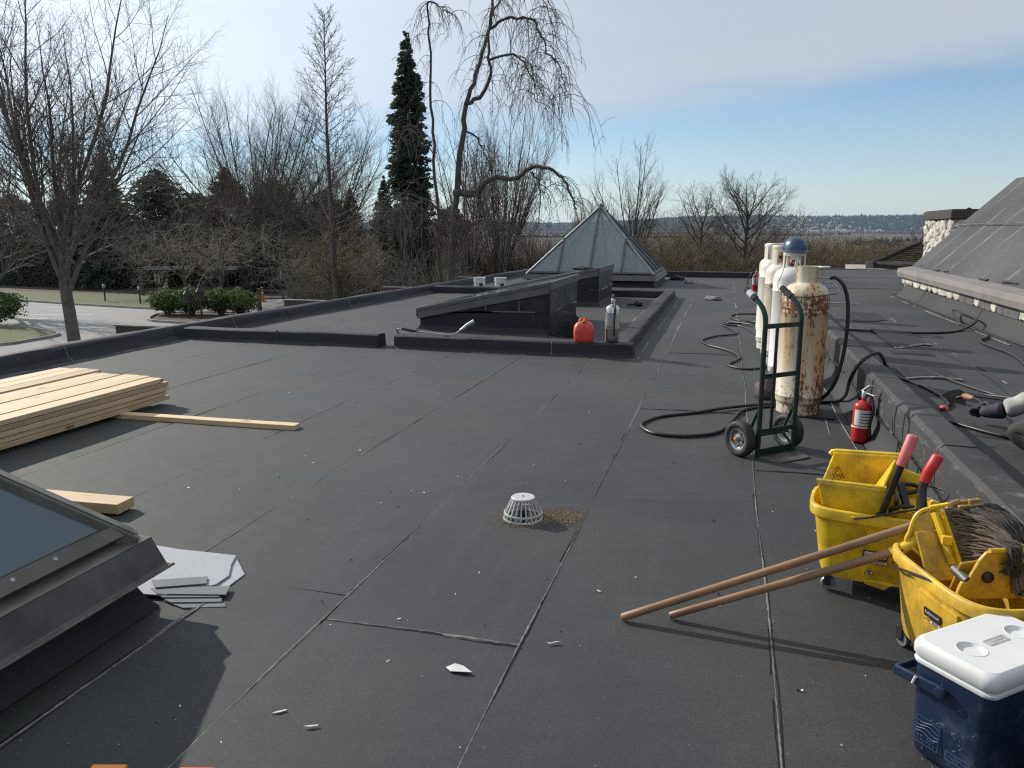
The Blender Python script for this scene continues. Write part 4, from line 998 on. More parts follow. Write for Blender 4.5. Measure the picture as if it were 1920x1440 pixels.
# ------------------------------------------------------------------ gas cylinders
def cylinder(label, x, y_, mat, r, hs, ht, style, rz=0.0, group='tall gas cylinders by the dividing wall'):
    t = thing('gas_cylinder', label, 'gas cylinder', (x, y_, 0), rz, group)
    sh = hs - 0.10
    prof = [(r * 0.90, 0.075), (r * 0.97, 0.085), (r, 0.11), (r, 0.135), (r + 0.004, 0.14), (r + 0.004, 0.15), (r, 0.155), (r, sh - 0.12), (r + 0.004, sh - 0.115), (r + 0.004, sh - 0.105), (r, sh - 0.10), (r, sh)]
    for k in range(1, 9):
        a = math.pi / 2 * k / 8; prof.append((max(0.03, r * math.cos(a) ** 0.8), sh + (hs - sh + 0.03) * math.sin(a)))
    MB().lathe(prof, 40).build('body', mat, t, smooth=True, angle=60)
    MB().lathe([(r * 0.90, 0.0), (r * 0.925, 0.0), (r * 0.925, 0.09), (r * 0.90, 0.09), (r * 0.90, 0.0)], 40, cap=False).build('foot_ring', mat, t, smooth=True)
    if style == 'collar':
        MB().lathe([(0.078, hs), (0.084, hs), (0.081, ht - 0.012), (0.085, ht), (0.077, ht), (0.075, hs), (0.078, hs)], 28, cap=False).build('collar', mat, t, smooth=True)
        MB().tube([(0.0, 0, hs), (0, 0, ht - 0.06)], 0.022, 12).build('valve', M['brass'], t, smooth=True)
        MB().lathe([(0.05, 0), (0.055, 0.006), (0.05, 0.012), (0.018, 0.013), (0.018, 0.0)], 20, Matrix.Translation((0.115, -0.02, ht - 0.012))).build('hand_wheel', M['label_white'], t, smooth=True)
        MB().tube([(0.115, -0.02, ht - 0.012), (0.115, -0.02, ht - 0.085)], 0.010, 10).build('valve_stem', M['brass'], t, smooth=True)
        MB().tube([(0.05, 0, ht - 0.088), (0.115, -0.02, ht - 0.088), (0.175, -0.02, ht - 0.092)], [0.012, 0.013, 0.011], 10).build('outlet', M['alu'], t, smooth=True)
    else:
        pan = 0.125 if style == 'guard' else 0.10
        n = 28
        for (a0, a1) in ((R(-62), R(25)), (R(50), R(150)), (R(172), R(244))):
            m = max(4, int((a1 - a0) / R(9))); rr_ = [pan, pan - 0.006]
            rings = []
            for j in range(m + 1):
                a = a0 + (a1 - a0) * j / m; c, s2 = math.cos(a), math.sin(a)
                rings.append([Vector((rr_[0] * c, rr_[0] * s2, hs - 0.02)), Vector((rr_[0] * c, rr_[0] * s2, ht - 0.035)), Vector((rr_[1] * c, rr_[1] * s2, ht - 0.035)), Vector((rr_[1] * c, rr_[1] * s2, hs - 0.02))])
            if style == 'guard': MB().loft(rings).build('guard_panel', mat, t, smooth=True, angle=40)
        MB().lathe([(pan - 0.010, ht - 0.04), (pan + 0.004, ht - 0.04), (pan + 0.006, ht - 0.012), (pan - 0.002, ht), (pan - 0.012, ht - 0.012), (pan - 0.010, ht - 0.04)], 32, cap=False).build('guard_ring', mat, t, smooth=True)
        if style == 'posts':
            for a in (R(-100), R(-35), R(35), R(100), R(180)):
                MB().bar((pan * math.cos(a), pan * math.sin(a), hs - 0.03), (pan * math.cos(a), pan * math.sin(a), ht - 0.02), 0.030, 0.012, up=(math.cos(a), math.sin(a), 0)).build('guard_post', mat, t, bevel=0.002)
        MB().tube([(0, 0, hs), (0, 0, ht - 0.09)], 0.024, 10).build('valve', M['brass'], t, smooth=True)
        MB().lathe([(0.036, 0), (0.04, 0.008), (0.036, 0.018)], 10, Matrix.Translation((0, 0, ht - 0.10))).build('hand_wheel', M['grip_red'], t, smooth=True)
        MB().tube([(-0.05, -0.01, ht - 0.13), (0.05, 0.01, ht - 0.13)], 0.02, 10).build('regulator', M['fascia'], t, smooth=True)
    return t
cyl1 = cylinder('rusty cream gas cylinder with plain round collar beside the green hand truck', 0.632, 6.66, M['rusty'], 0.183, 1.045, 1.195, 'collar')
MB().prism([(-0.19, -0.20), (0.24, -0.21), (0.25, 0.2), (-0.2, 0.2)], 0.006, 0.014).build('membrane_offcut', M['membrane_dark'], None, bevel=0.001)
_o = bpy.data.objects['membrane_offcut']; _o.location = (0.66, 6.66, 0.002); tag(_o, 'square black membrane pad under the rusty gas cylinder', 'pad')
cyl1.location.z = 0.016
cyl2 = cylinder('white gas cylinder with open post guard topped by the blue helmet', 0.642, 8.15, M['tank_white'], 0.183, 1.115, 1.285, 'posts', R(20))
cyl3 = cylinder('white rust-streaked gas cylinder with tall guard, just behind the one wearing the helmet', 0.615, 9.25, M['tank_white2'], 0.183, 1.11, 1.325, 'guard', R(-10))
cyl4 = cylinder('white gas cylinder farthest back in the row, mostly hidden by the streaked one', 0.60, 10.35, M['tank_white'], 0.185, 1.12, 1.33, 'guard', R(60))
cyl5 = cylinder('white gas cylinder at the rear end of the row, only its left flank showing', 0.63, 11.45, M['tank_white2'], 0.185, 1.10, 1.30, 'guard', R(110))

# blue hard hat on the second cylinder
hh = thing('hard_hat', 'blue hard hat resting upside up on the white gas cylinder', 'helmet', (0.640, 8.15, 1.287), R(-60))
rings = []
for k in range(11):
    a = math.pi / 2 * k / 10; rr_ = math.cos(a) ** 0.75; z = 0.125 * math.sin(a) + 0.012
    ring_ = []
    for j in range(32):
        th = 2 * math.pi * j / 32; ridge = 0.004 * max(0, math.cos(6 * th)) * math.sin(a) * (1 if k < 9 else 0)
        ring_.append(Vector((0.130 * rr_ * math.cos(th), 0.108 * rr_ * math.sin(th), z + ridge)))
    rings.append(ring_)
MB().loft(rings, False, True).build('shell', M['helmet'], hh, smooth=True, angle=70)
rings = []
for k, (q, z) in enumerate(((0.995, 0.012), (1.07, 0.006), (1.10, 0.002), (1.06, 0.0), (0.97, 0.004))):
    rings.append([Vector((0.130 * q * math.cos(2 * math.pi * j / 32) + (0.035 if k in (1, 2, 3) else 0) * max(0, math.cos(2 * math.pi * j / 32)) ** 2, 0.108 * q * math.sin(2 * math.pi * j / 32), z)) for j in range(32)])
MB().loft(rings, False, False).build('brim', M['helmet'], hh, smooth=True, angle=70)
MB().lathe([(0.10, 0.0), (0.105, 0.012), (0.10, 0.014)], 24).build('headband', M['black_plastic'], hh, smooth=True)

# thin wires tied round the cylinders
def hose(name, pts, r, mat, label=None, cat=None, parent=None, k=6, n=8, group=None):
    mb = MB(); mb.tube(spline(pts, k), r, n); o = mb.build(name, M[mat], parent, smooth=True, angle=70)
    if label: tag(o, label, cat, group)
    return o
hose('wire', [(0.45, 6.62, 0.985), (0.50, 6.49, 0.98), (0.62, 6.465, 0.978), (0.76, 6.52, 0.99), (0.90, 6.8, 1.0), (1.0, 8.2, 0.99), (1.12, 11.0, 0.80), (1.4, 14.0, 0.5), (2.0, 17.0, 0.34)], 0.004, 'cable', 'thin dark cable running from the rusty cylinder towards the far right roof', 'cable')
hose('wire', [(0.56, 7.96, 1.30), (0.53, 7.93, 1.1), (0.49, 7.95, 0.98), (0.46, 7.0, 0.93), (0.447, 6.62, 0.90), (0.52, 6.48, 0.885), (0.70, 6.475, 0.885), (0.80, 6.55, 0.89)], 0.003, 'bronze_edge', 'thin wire looping between the helmeted cylinder and the rusty one', 'wire')

# ------------------------------------------------------------------ green hand truck
a_ = math.atan2(0.221, 0.235)
ht_ = thing('hand_truck', 'dark green two-wheeled hand truck with worn rubber grips standing before the rusty cylinder', 'hand truck', (0.383, 5.305, 0.0), a_)
# local x along the axle, local -y towards the toe plate
for sx in (-1, 1):
    x = sx * 0.162
    MB().tube(spline([(x, 0, 0.02), (x, 0, 0.45), (x, 0.004, 0.80), (x, 0.006, 0.93), (x, 0.035, 1.00), (x, 0.10, 1.058), (x, 0.135, 1.078)], 6), 0.0165, 12).build('rail', M['green_paint'], ht_, smooth=True, angle=60)
    MB().tube([(x, 0.098, 1.056), (x, 0.190, 1.112)], [0.0215, 0.021], 12).build('grip', M['rubber'] if sx < 0 else M['timber_dark'], ht_, smooth=True)
    if sx < 0: MB().tube([(x, 0.125, 1.0725), (x, 0.165, 1.097)], 0.0225, 12).build('tape_wrap', M['label_white'], ht_, smooth=True)
    MB().tube([(x, 0.0, 0.36), (x, 0.10, 0.135)], 0.0105, 8).build('brace', M['green_paint'], ht_, smooth=True)
    MB().tube([(x, 0.10, 0.125), (x * 1.0, 0.0, 0.05)], 0.0105, 8).build('brace', M['green_paint'], ht_, smooth=True)
    wx = sx * 0.222
    wh = Matrix.Translation((wx, 0.105, 0.122)) @ Matrix.Rotation(R(90), 4, 'Y')
    wo_ = thing('wheel', None, None); wo_.parent = ht_
    ty = MB().lathe([(0.072, -0.026), (0.088, -0.036), (0.106, -0.037), (0.118, -0.028), (0.122, -0.012), (0.1215, -0.008), (0.122, -0.004), (0.122, 0.004), (0.1215, 0.008), (0.122, 0.012), (0.118, 0.028), (0.106, 0.037), (0.088, 0.036), (0.072, 0.026), (0.070, 0.0), (0.072, -0.026)], 36, wh, cap=False)
    ty.build('tyre', M['rubber'], wo_, smooth=True, angle=60)
    sd = -1 if sx < 0 else 1
    MB().lathe([(0.074, sd * 0.027), (0.066, sd * 0.025), (0.060, sd * 0.008), (0.038, sd * 0.006), (0.032, sd * 0.020), (0.020, sd * 0.022), (0.020, sd * 0.034), (0.0, sd * 0.035)], 28, wh, cap=False).build('rim', M['alu'], wo_, smooth=True, angle=40)
    MB().lathe([(0.074, -sd * 0.027), (0.066, -sd * 0.025), (0.056, -sd * 0.008), (0.0, -sd * 0.006)], 28, wh, cap=False).build('rim', M['alu'], wo_, smooth=True, angle=40)
    for k in range(5):
        a = 2 * math.pi * k / 5; q = wh @ Vector((0.048 * math.cos(a), 0.048 * math.sin(a), sd * 0.010))
        MB().lathe([(0.006, 0), (0.006, 0.008)], 6, Matrix.Translation(q) @ Matrix.Rotation(R(90 * sd), 4, 'Y')).build('bolt', M['steel_dark'], wo_)
    MB().lathe([(0.014, 0), (0.013, 0.012), (0.006, 0.016)], 10, Matrix.Translation(wh @ Vector((0, 0, sd * 0.034))) @ Matrix.Rotation(R(90 * sd), 4, 'Y')).build('hub_nut', M['orange'], wo_, smooth=True)
MB().tube([(-0.222, 0.105, 0.122), (0.222, 0.105, 0.122)], 0.010, 10).build('axle', M['green_paint'], ht_, smooth=True)
for z in (0.885, 0.555, 0.185):
    MB().bar((-0.156, -0.002, z), (0.156, -0.002, z), 0.008 if z > 0.2 else 0.010, 0.032).build('cross_bar', M['green_paint'], ht_, bevel=0.002)
MB().bar((-0.05, 0.006, 0.18), (-0.05, 0.006, 0.895), 0.024, 0.009, up=(0, 1, 0)).build('centre_bar', M['green_paint'], ht_, bevel=0.002)
mb = MB(); mb.prism([(-0.172, 0.015), (0.178, 0.015), (0.172, -0.13), (0.142, -0.165), (-0.11, -0.165), (-0.145, -0.13)], 0.006, 0.012); mb.build('toe_plate', M['steel_plate'], ht_, bevel=0.0015)
MB().box((-0.172, 0.008, 0.010), (0.178, 0.016, 0.06)).build('toe_upright', M['green_paint'], ht_, bevel=0.002)

# ------------------------------------------------------------------ fire extinguishers
def extinguisher(label, x, y_, z, mat, r, h, rz, hose_side=1, cat='fire extinguisher', band='label_white', big=False):
    t = thing('fire_extinguisher', label, cat, (x, y_, z), rz, 'fire extinguishers on the roof')
    hb = h * 0.74
    prof = [(r * 0.75, 0.0), (r * 0.95, 0.008), (r, 0.022), (r, hb - r * 0.8)]
    for k in range(1, 7):
        a = math.pi / 2 * k / 6; prof.append((max(0.016, r * math.cos(a)), hb - r * 0.8 + r * 0.75 * math.sin(a)))
    prof.append((0.016, hb + 0.02))
    MB().lathe(prof, 28).build('bottle', mat, t, smooth=True, angle=60)
    n = 14; a0, a1 = R(-170), R(-20)
    rows = []
    for z0_, in ((hb * 0.42,), (hb * 0.78,)):
        rows.append([Vector(((r + 0.0012) * math.cos(a0 + (a1 - a0) * k / n), (r + 0.0012) * math.sin(a0 + (a1 - a0) * k / n), z0_)) for k in range(n + 1)])
    MB().loft(rows, False, False, False).build('label', M[band], t, smooth=True)
    if band == 'label_white':
        for k in range(4):
            zz = hb * (0.48 + 0.07 * k); rows = [[Vector(((r + 0.002) * math.cos(a), (r + 0.002) * math.sin(a), zz + dz)) for a in [R(-130) + R(70) * j / 8 for j in range(9)]] for dz in (0, hb * 0.022)]
            MB().loft(rows, False, False, False).build('print_line', M['ink'] if k % 2 else M['red_paint'], t)
    MB().lathe([(0.020, hb + 0.015), (0.020, hb + 0.055), (0.014, hb + 0.065)], 12).build('valve', M['alu'], t, smooth=True)
    MB().bar((0.0, -0.0, hb + 0.055), (0.02, -0.105, hb + 0.045), 0.022, 0.006).build('lower_lever', M['alu'], t, bevel=0.001)
    MB().bar((0.0, 0.03, hb + 0.06), (0.0, -0.07, hb + 0.115), 0.026, 0.008).build('upper_lever', M['white_plastic'] if not big else M['alu'], t, bevel=0.002)
    MB().lathe([(0.013, 0), (0.013, 0.01)], 12, Matrix.Translation((0.022, 0, hb + 0.035)) @ Matrix.Rotation(R(90), 4, 'Y')).build('gauge', M['label_white'], t)
    s2 = hose_side
    MB().tube(spline([(0.0, -0.018, hb + 0.04), (s2 * 0.02, -0.05, hb + 0.035), (s2 * 0.03, -r - 0.02, hb - 0.05), (s2 * 0.02, -r - 0.014, hb * 0.5), (s2 * 0.022, -r - 0.013, hb * 0.30)], 5), 0.0095, 8).build('hose', M['hose'], t, smooth=True)
    MB().tube([(s2 * 0.022, -r - 0.013, hb * 0.32), (s2 * 0.022, -r - 0.013, hb * 0.18)], [0.011, 0.015], 10).build('nozzle', M['black_plastic'], t, smooth=True)
    MB().lathe([(r + 0.001, hb * 0.36), (r + 0.003, hb * 0.36), (r + 0.003, hb * 0.395), (r + 0.001, hb * 0.395), (r + 0.001, hb * 0.36)], 28, cap=False).build('strap', M['label_white'] if not big else M['alu'], t, smooth=True)
    return t
ex1 = extinguisher('red fire extinguisher with white label standing against the dividing wall', 0.985, 5.80, 0.006, M['red_paint'], 0.063, 0.415, R(20), 1)
ex1.rotation_euler = (R(-1.5), R(2.0), R(20))
ex2 = extinguisher('small red fire extinguisher standing far back near the roof end', 0.73, 20.2, 0.006, M['red_paint'], 0.088, 0.56, R(0), -1)
ex2_h = hose('discharge_hose', [(0.0, -0.02, 0.46), (-0.10, -0.03, 0.44), (-0.17, -0.02, 0.30), (-0.21, -0.02, 0.14)], 0.012, 'hose', None, None, ex2)
ex3 = extinguisher('tall silver fire extinguisher standing on the curb beside the red fuel can', -1.285, 9.20, 0.168, M['chrome'], 0.086, 0.62, R(10), 1, band='alu', big=True)

# ------------------------------------------------------------------ red fuel can on the curb
fc = thing('fuel_can', 'red plastic fuel can with yellow spout standing on the black curb', 'fuel can', (-1.615, 9.12, 0.166), R(12))
rings = []
for z, sx, sy in ((0.0, 0.095, 0.075), (0.012, 0.112, 0.09), (0.06, 0.122, 0.10), (0.14, 0.124, 0.102), (0.19, 0.116, 0.096), (0.225, 0.094, 0.078), (0.245, 0.062, 0.05), (0.25, 0.03, 0.025)):
    ring_ = []
    for j in range(24):
        th = 2 * math.pi * j / 24; c, s2 = math.cos(th), math.sin(th); q = 0.62
        ring_.append(Vector((sx * math.copysign(abs(c) ** q, c), sy * math.copysign(abs(s2) ** q, s2), z)))
    rings.append(ring_)
MB().loft(rings).build('body', M['red_plastic'], fc, smooth=True, angle=70)
MB().tube(spline([(-0.055, 0.02, 0.225), (-0.045, 0.02, 0.262), (0.0, 0.02, 0.278), (0.045, 0.02, 0.262), (0.06, 0.02, 0.215)], 5), 0.014, 10).build('handle', M['red_plastic'], fc, smooth=True)
MB().lathe([(0.028, 0.0), (0.028, 0.022), (0.022, 0.03), (0.0, 0.031)], 18, Matrix.Translation((0.0, -0.035, 0.232)) @ Matrix.Rotation(R(35), 4, 'X')).build('cap', M['black_plastic'], fc, smooth=True)
MB().lathe([(0.020, 0.03), (0.015, 0.045), (0.009, 0.06), (0.0, 0.061)], 14, Matrix.Translation((0.0, -0.035, 0.232)) @ Matrix.Rotation(R(35), 4, 'X')).build('spout', M['yellow'], fc, smooth=True)
for sx in (-1, 1):
    MB().tube(spline([(sx * 0.03, -0.098, 0.05), (sx * 0.055, -0.1, 0.11), (sx * 0.03, -0.099, 0.17), (0.0, -0.092, 0.205)], 4), 0.005, 6).build('moulded_rib', M['red_plastic'], fc, smooth=True)

def crumple(name, label, cat, loc, size, mat, seed, group=None, sub=3):
    rr_ = random.Random(seed); bm = bmesh.new(); bmesh.ops.create_icosphere(bm, subdivisions=sub, radius=1.0)
    ph = [rr_.uniform(0, 6) for _ in range(9)]
    for v in bm.verts:
        p = v.co.copy(); f = 1 + 0.22 * math.sin(4 * p.x + ph[0]) * math.sin(3.5 * p.y + ph[1]) + 0.14 * math.sin(9 * p.z + 5 * p.x + ph[2]) + 0.10 * math.sin(13 * p.y + 6 * p.z + ph[3]) + 0.05 * rr_.random()
        q = p * f; v.co = Vector((q.x * size[0], q.y * size[1], max(-0.15, q.z) * size[2] + 0.15 * size[2]))
    me = bpy.data.meshes.new(name); bm.to_mesh(me); bm.free(); o = link(name, me, M[mat], None, True); o.location = loc
    return tag(o, label, cat, group)
crumple('jacket', 'black crumpled cloth heaped at the corner of the nearer wedge skylight', 'cloth', (-2.16, 10.75, 0.006), (0.22, 0.18, 0.30), 'rag', 3)
crumple('glove_heap', 'mauve and grey crumpled rag on the roof behind the hand truck', 'rag', (0.475, 7.25, 0.006), (0.16, 0.16, 0.22), 'rag_purple', 5)
crumple('rag', 'small dark rag lying on top of the farther wedge skylight', 'rag', (-2.9, 16.3, 0.655), (0.24, 0.14, 0.06), 'rag', 8)
crumple('rag', 'small dark rag dropped behind the glass pyramid near the far parapet', 'rag', (-1.35, 23.8, 0.006), (0.30, 0.18, 0.10), 'rag', 9)
crumple('rag', 'small grey rag lying on the bare roof right of the glass pyramid', 'rag', (-1.02, 22.4, 0.006), (0.12, 0.22, 0.13), 'rag_grey', 10)
crumple('rag', 'light grey scrap of cloth on the far roof left of the white cylinders', 'rag', (-0.25, 17.2, 0.006), (0.16, 0.16, 0.07), 'rag_grey', 14)

# torch head lying in the bay, roofing torch on the curb, pails
tn = thing('torch_head', 'black torch nozzle lying on the roof inside the bay', 'torch', (-1.70, 15.4, 0.04), R(25))
MB().tube([(-0.16, 0, 0.0), (0.0, 0, 0.0)], [0.022, 0.026], 10).build('grip', M['black_plastic'], tn, smooth=True)
MB().lathe([(0.026, 0), (0.045, 0.03), (0.048, 0.13), (0.042, 0.13), (0.03, 0.02)], 14, Matrix.Rotation(R(90), 4, 'Y')).build('bell', M['black_plastic'], tn, smooth=True)
MB().tube([(-0.02, 0, 0.02), (0.04, 0, 0.06)], 0.02, 8).build('trigger', M['black_plastic'], tn, smooth=True)
tw = thing('roofing_torch', 'long steel roofing torch lying along the near curb of the bay', 'torch', (0, 0, 0))
MB().tube(spline([(-3.86, 9.28, 0.20), (-3.6, 9.22, 0.19), (-3.36, 9.16, 0.185), (-3.28, 9.20, 0.20), (-3.215, 9.24, 0.245)], 4), 0.008, 8).build('lance', M['alu'], tw, smooth=True)
MB().tube([(-3.225, 9.235, 0.236), (-3.14, 9.27, 0.30), (-3.06, 9.30, 0.345)], [0.018, 0.030, 0.034], 12).build('burner', M['alu'], tw, smooth=True)
MB().tube([(-4.06, 9.30, 0.225), (-3.93, 9.285, 0.205), (-3.84, 9.28, 0.20)], [0.017, 0.021, 0.014], 10).build('handle', M['black_plastic'], tw, smooth=True)
MB().tube([(-3.83, 9.28, 0.175), (-3.83, 9.28, 0.245)], 0.014, 8).build('valve', M['brass'], tw, smooth=True)
MB().tube([(-3.40, 9.20, 0.19), (-3.40, 9.14, 0.172), (-3.33, 9.12, 0.172)], 0.006, 6).build('stand', M['steel_dark'], tw, smooth=True)
hose('gas_hose', [(-4.06, 9.30, 0.225), (-4.16, 9.36, 0.19), (-4.12, 9.55, 0.03), (-4.0, 9.7, 0.02), (-4.3, 9.9, 0.02)], 0.008, 'hose', 'short black hose trailing from the steel roofing torch', 'hose')
def pail(label, x, y_, s3):
    t = thing('pail', label, 'pail', (x, y_, 0.006), 0, 'white plastic pails')
    MB().lathe([(0.125, 0), (0.13, 0.004), (0.148, 0.27), (0.155, 0.275), (0.155, 0.30), (0.150, 0.30), (0.140, 0.27), (0.122, 0.02)], 28).build('body', M['white_plastic'], t, smooth=True)
    rows = [[Vector((0.1425 * math.cos(a), 0.1425 * math.sin(a), z)) for a in [R(-75) + R(40) * j / 6 for j in range(7)]] for z in (0.06, 0.16)]
    MB().loft(rows, False, False, False).build('label', M['steel_dark'], t)
    MB().tube(spline([(0.152, 0, 0.26), (0.12, -0.11, 0.20), (0.0, -0.165, 0.16), (-0.12, -0.11, 0.20), (-0.152, 0, 0.26)], 4), 0.004, 6).build('bail', M['alu'], t, smooth=True)
pail('white plastic pail behind the far curb, left one of two', -6.02, 18.75, 0); pail('white plastic pail behind the far curb, right one of two', -5.48, 18.8, 1)

# ------------------------------------------------------------------ hoses
hose('gas_hose', [(0.72, 6.86, 0.02), (0.50, 6.80, 0.017), (0.317, 6.70, 0.017), (0.184, 6.52, 0.017), (0.097, 6.13, 0.017), (0.001, 5.77, 0.017), (-0.205, 5.60, 0.017), (-0.436, 5.60, 0.017), (-0.555, 5.76, 0.017), (-0.560, 5.92, 0.017), (-0.442, 6.15, 0.017), (-0.198, 6.35, 0.017), (0.099, 6.59, 0.03), (0.45, 6.86, 0.02), (0.85, 7.05, 0.017), (0.99, 7.13, 0.017), (1.03, 6.9, 0.12), (0.99, 6.45, 0.35), (1.04, 6.35, 0.50), (1.16, 6.45, 0.56), (1.24, 6.62, 0.49), (1.30, 6.75, 0.40), (1.40, 6.80, 0.318), (1.50, 6.45, 0.315), (1.545, 6.1, 0.315), (1.53, 5.80, 0.315), (1.44, 5.60, 0.315)], 0.0135, 'hose', 'long black gas hose looping beside the hand truck and over the dividing wall', 'hose', n=10)
hose('gas_hose', [(0.805, 6.64, 1.118), (0.845, 6.62, 1.12), (0.905, 6.6, 1.06), (0.945, 6.6, 0.92), (0.955, 6.6, 0.70), (0.935, 6.6, 0.45), (0.885, 6.6, 0.25), (0.80, 6.70, 0.10), (0.74, 6.86, 0.03)], 0.0145, 'hose', 'thick black hose arching down from the valve of the rusty gas cylinder', 'hose', n=10)
hose('gas_hose', [(0.55, 11.0, 0.017), (0.30, 12.4, 0.017), (0.03, 12.55, 0.017), (-0.01, 12.5, 0.017), (0.10, 12.1, 0.03), (0.19, 11.55, 0.017), (-0.10, 11.2, 0.017), (-0.27, 10.74, 0.017), (-0.18, 10.3, 0.017), (-0.02, 10.06, 0.017), (0.15, 9.7, 0.017), (0.20, 9.28, 0.017), (0.10, 8.95, 0.017), (0.09, 8.75, 0.017), (0.27, 8.58, 0.017), (0.47, 8.75, 0.017), (0.60, 8.78, 0.10)], 0.0125, 'hose', 'thin black hose snaking on the roof left of the white cylinders', 'hose')
hose('gas_hose', [(0.56, 14.4, 0.017), (0.25, 14.3, 0.017), (0.12, 13.9, 0.017), (0.20, 13.35, 0.017), (0.5, 13.1, 0.017), (0.45, 12.8, 0.03), (0.1, 12.75, 0.03), (0.05, 13.0, 0.03), (0.5, 12.5, 0.04), (0.62, 12.6, 0.03)], 0.0125, 'hose', 'coiled end of black hose beside the rear white cylinder', 'hose')
hose('gas_hose', [(1.30, 9.95, 0.32), (1.42, 9.95, 0.318), (1.734, 9.90, 0.316), (2.178, 9.85, 0.316), (2.5, 9.98, 0.316), (2.76, 10.28, 0.316), (3.0, 10.6, 0.40), (3.02, 11.2, 0.42), (3.0, 11.7, 0.42), (2.93, 11.0, 0.316), (2.95, 10.1, 0.316), (2.84, 9.62, 0.316), (2.70, 9.35, 0.316), (2.665, 8.95, 0.316), (2.70, 8.5, 0.316), (2.66, 8.0, 0.316), (2.56, 7.4, 0.316), (2.5, 6.4, 0.316)], 0.013, 'hose', 'black hose wandering across the raised right roof towards the upstand', 'hose')
hose('gas_hose', [(1.30, 5.45, 0.315), (1.42, 5.24, 0.315), (1.56, 5.02, 0.315), (1.80, 4.75, 0.315), (2.1, 4.3, 0.315)], 0.012, 'hose', 'short length of black hose running under the kneeling person', 'hose')
MB().tube([(1.55, 13.33, 0.335), (2.08, 13.36, 0.335)], 0.011, 8).build('metal_rod', M['alu'], None, smooth=True); tag(bpy.data.objects['metal_rod'], 'short bright metal rod lying on the far right roof', 'rod')
crumple('hose_fitting', 'red and white hose fitting lying beside the trowel', 'fitting', (1.47, 5.67, 0.302), (0.03, 0.045, 0.025), 'red_plastic', 22, sub=2)

# ------------------------------------------------------------------ cooler
u_, v_ = Vector((.654, -.756, 0)), Vector((.756, .654, 0))
ck = thing('cooler', 'dark blue picnic cooler with white lid in the bottom right corner', 'cooler', tuple(Vector((.565, 2.24, 0)) + u_ * 0.12 + v_ * 0.19 + Vector((0, 0, 0.008))), math.atan2(u_.y, u_.x))
# local x = u (0.24 wide), local y = v (0.38 long); near end face at y = -0.19
def rrect(hx, hy, r, n=5, cut=0.0):
    pts = []
    for cx, cy, a0 in ((hx - r, hy - r, 0), (-hx + r, hy - r, 90), (-hx + r, -hy + r, 180), (hx - r, -hy + r, 270)):
        for k in range(n + 1):
            a = R(a0 + 90 * k / n); pts.append((cx + r * math.cos(a), cy + r * math.sin(a)))
    return pts
def rloft(specs):
    return [[Vector((x, y_, z)) for x, y_ in rrect(hx, hy, r)] for hx, hy, r, z in specs]
MB().loft(rloft([(0.092, 0.162, 0.03, 0.0), (0.103, 0.172, 0.032, 0.012), (0.108, 0.177, 0.03, 0.05), (0.114, 0.183, 0.028, 0.288)])).build('body', M['cooler_blue'], ck, smooth=True, angle=50)
MB().loft(rloft([(0.112, 0.181, 0.028, 0.286), (0.119, 0.188, 0.030, 0.288), (0.121, 0.190, 0.030, 0.296), (0.117, 0.186, 0.030, 0.303), (0.110, 0.18, 0.030, 0.304)])).build('rim', M['cooler_rim'], ck, smooth=True, angle=50)
lid = MB().loft(rloft([(0.110, 0.180, 0.03, 0.3045), (0.118, 0.188, 0.032, 0.306), (0.124, 0.194, 0.034, 0.318), (0.124, 0.194, 0.034, 0.338), (0.118, 0.188, 0.034, 0.352), (0.108, 0.178, 0.03, 0.357)]), True, False)
# lid top with two round cup recesses
def lid_top():
    bm = bmesh.new(); nx, ny = 96, 158; cups = [(0.0, -0.105), (0.0, 0.105)]
    grid = {}
    for i in range(nx + 1):
        for j in range(ny + 1):
            x, y_ = -0.108 + 0.216 * i / nx, -0.178 + 0.356 * j / ny
            z = 0.3572
            for cx, cy in cups:
                d = math.hypot(x - cx, y_ - cy)
                if d < 0.0365:
                    z -= 0.009 * min(1, (0.0365 - d) / 0.005) ** 0.8
            cr = 0.03; dx, dy = abs(x) - (0.108 - cr), abs(y_) - (0.178 - cr)
            if dx > 0 and dy > 0 and math.hypot(dx, dy) > cr:
                q = cr / math.hypot(dx, dy); x = math.copysign(0.108 - cr + dx * q, x); y_ = math.copysign(0.178 - cr + dy * q, y_)
            grid[i, j] = bm.verts.new((x, y_, z))
    for i in range(nx):
        for j in range(ny): bm.faces.new((grid[i, j], grid[i + 1, j], grid[i + 1, j + 1], grid[i, j + 1]))
    me = bpy.data.meshes.new('lid_top'); bm.to_mesh(me); bm.free(); return me
lo = lid.build('lid', M['lid_white'], ck, smooth=True, angle=50)
lt = link('lid_top', lid_top(), M['lid_white'], lo, True)
for cy in (-0.105, 0.105):
    MB().lathe([(0.0365, 0.3574), (0.0385, 0.3586), (0.0405, 0.3574)], 36, Matrix.Translation((0, cy, 0)), cap=False).build('cup_ring', M['lid_white'], lo, smooth=True)
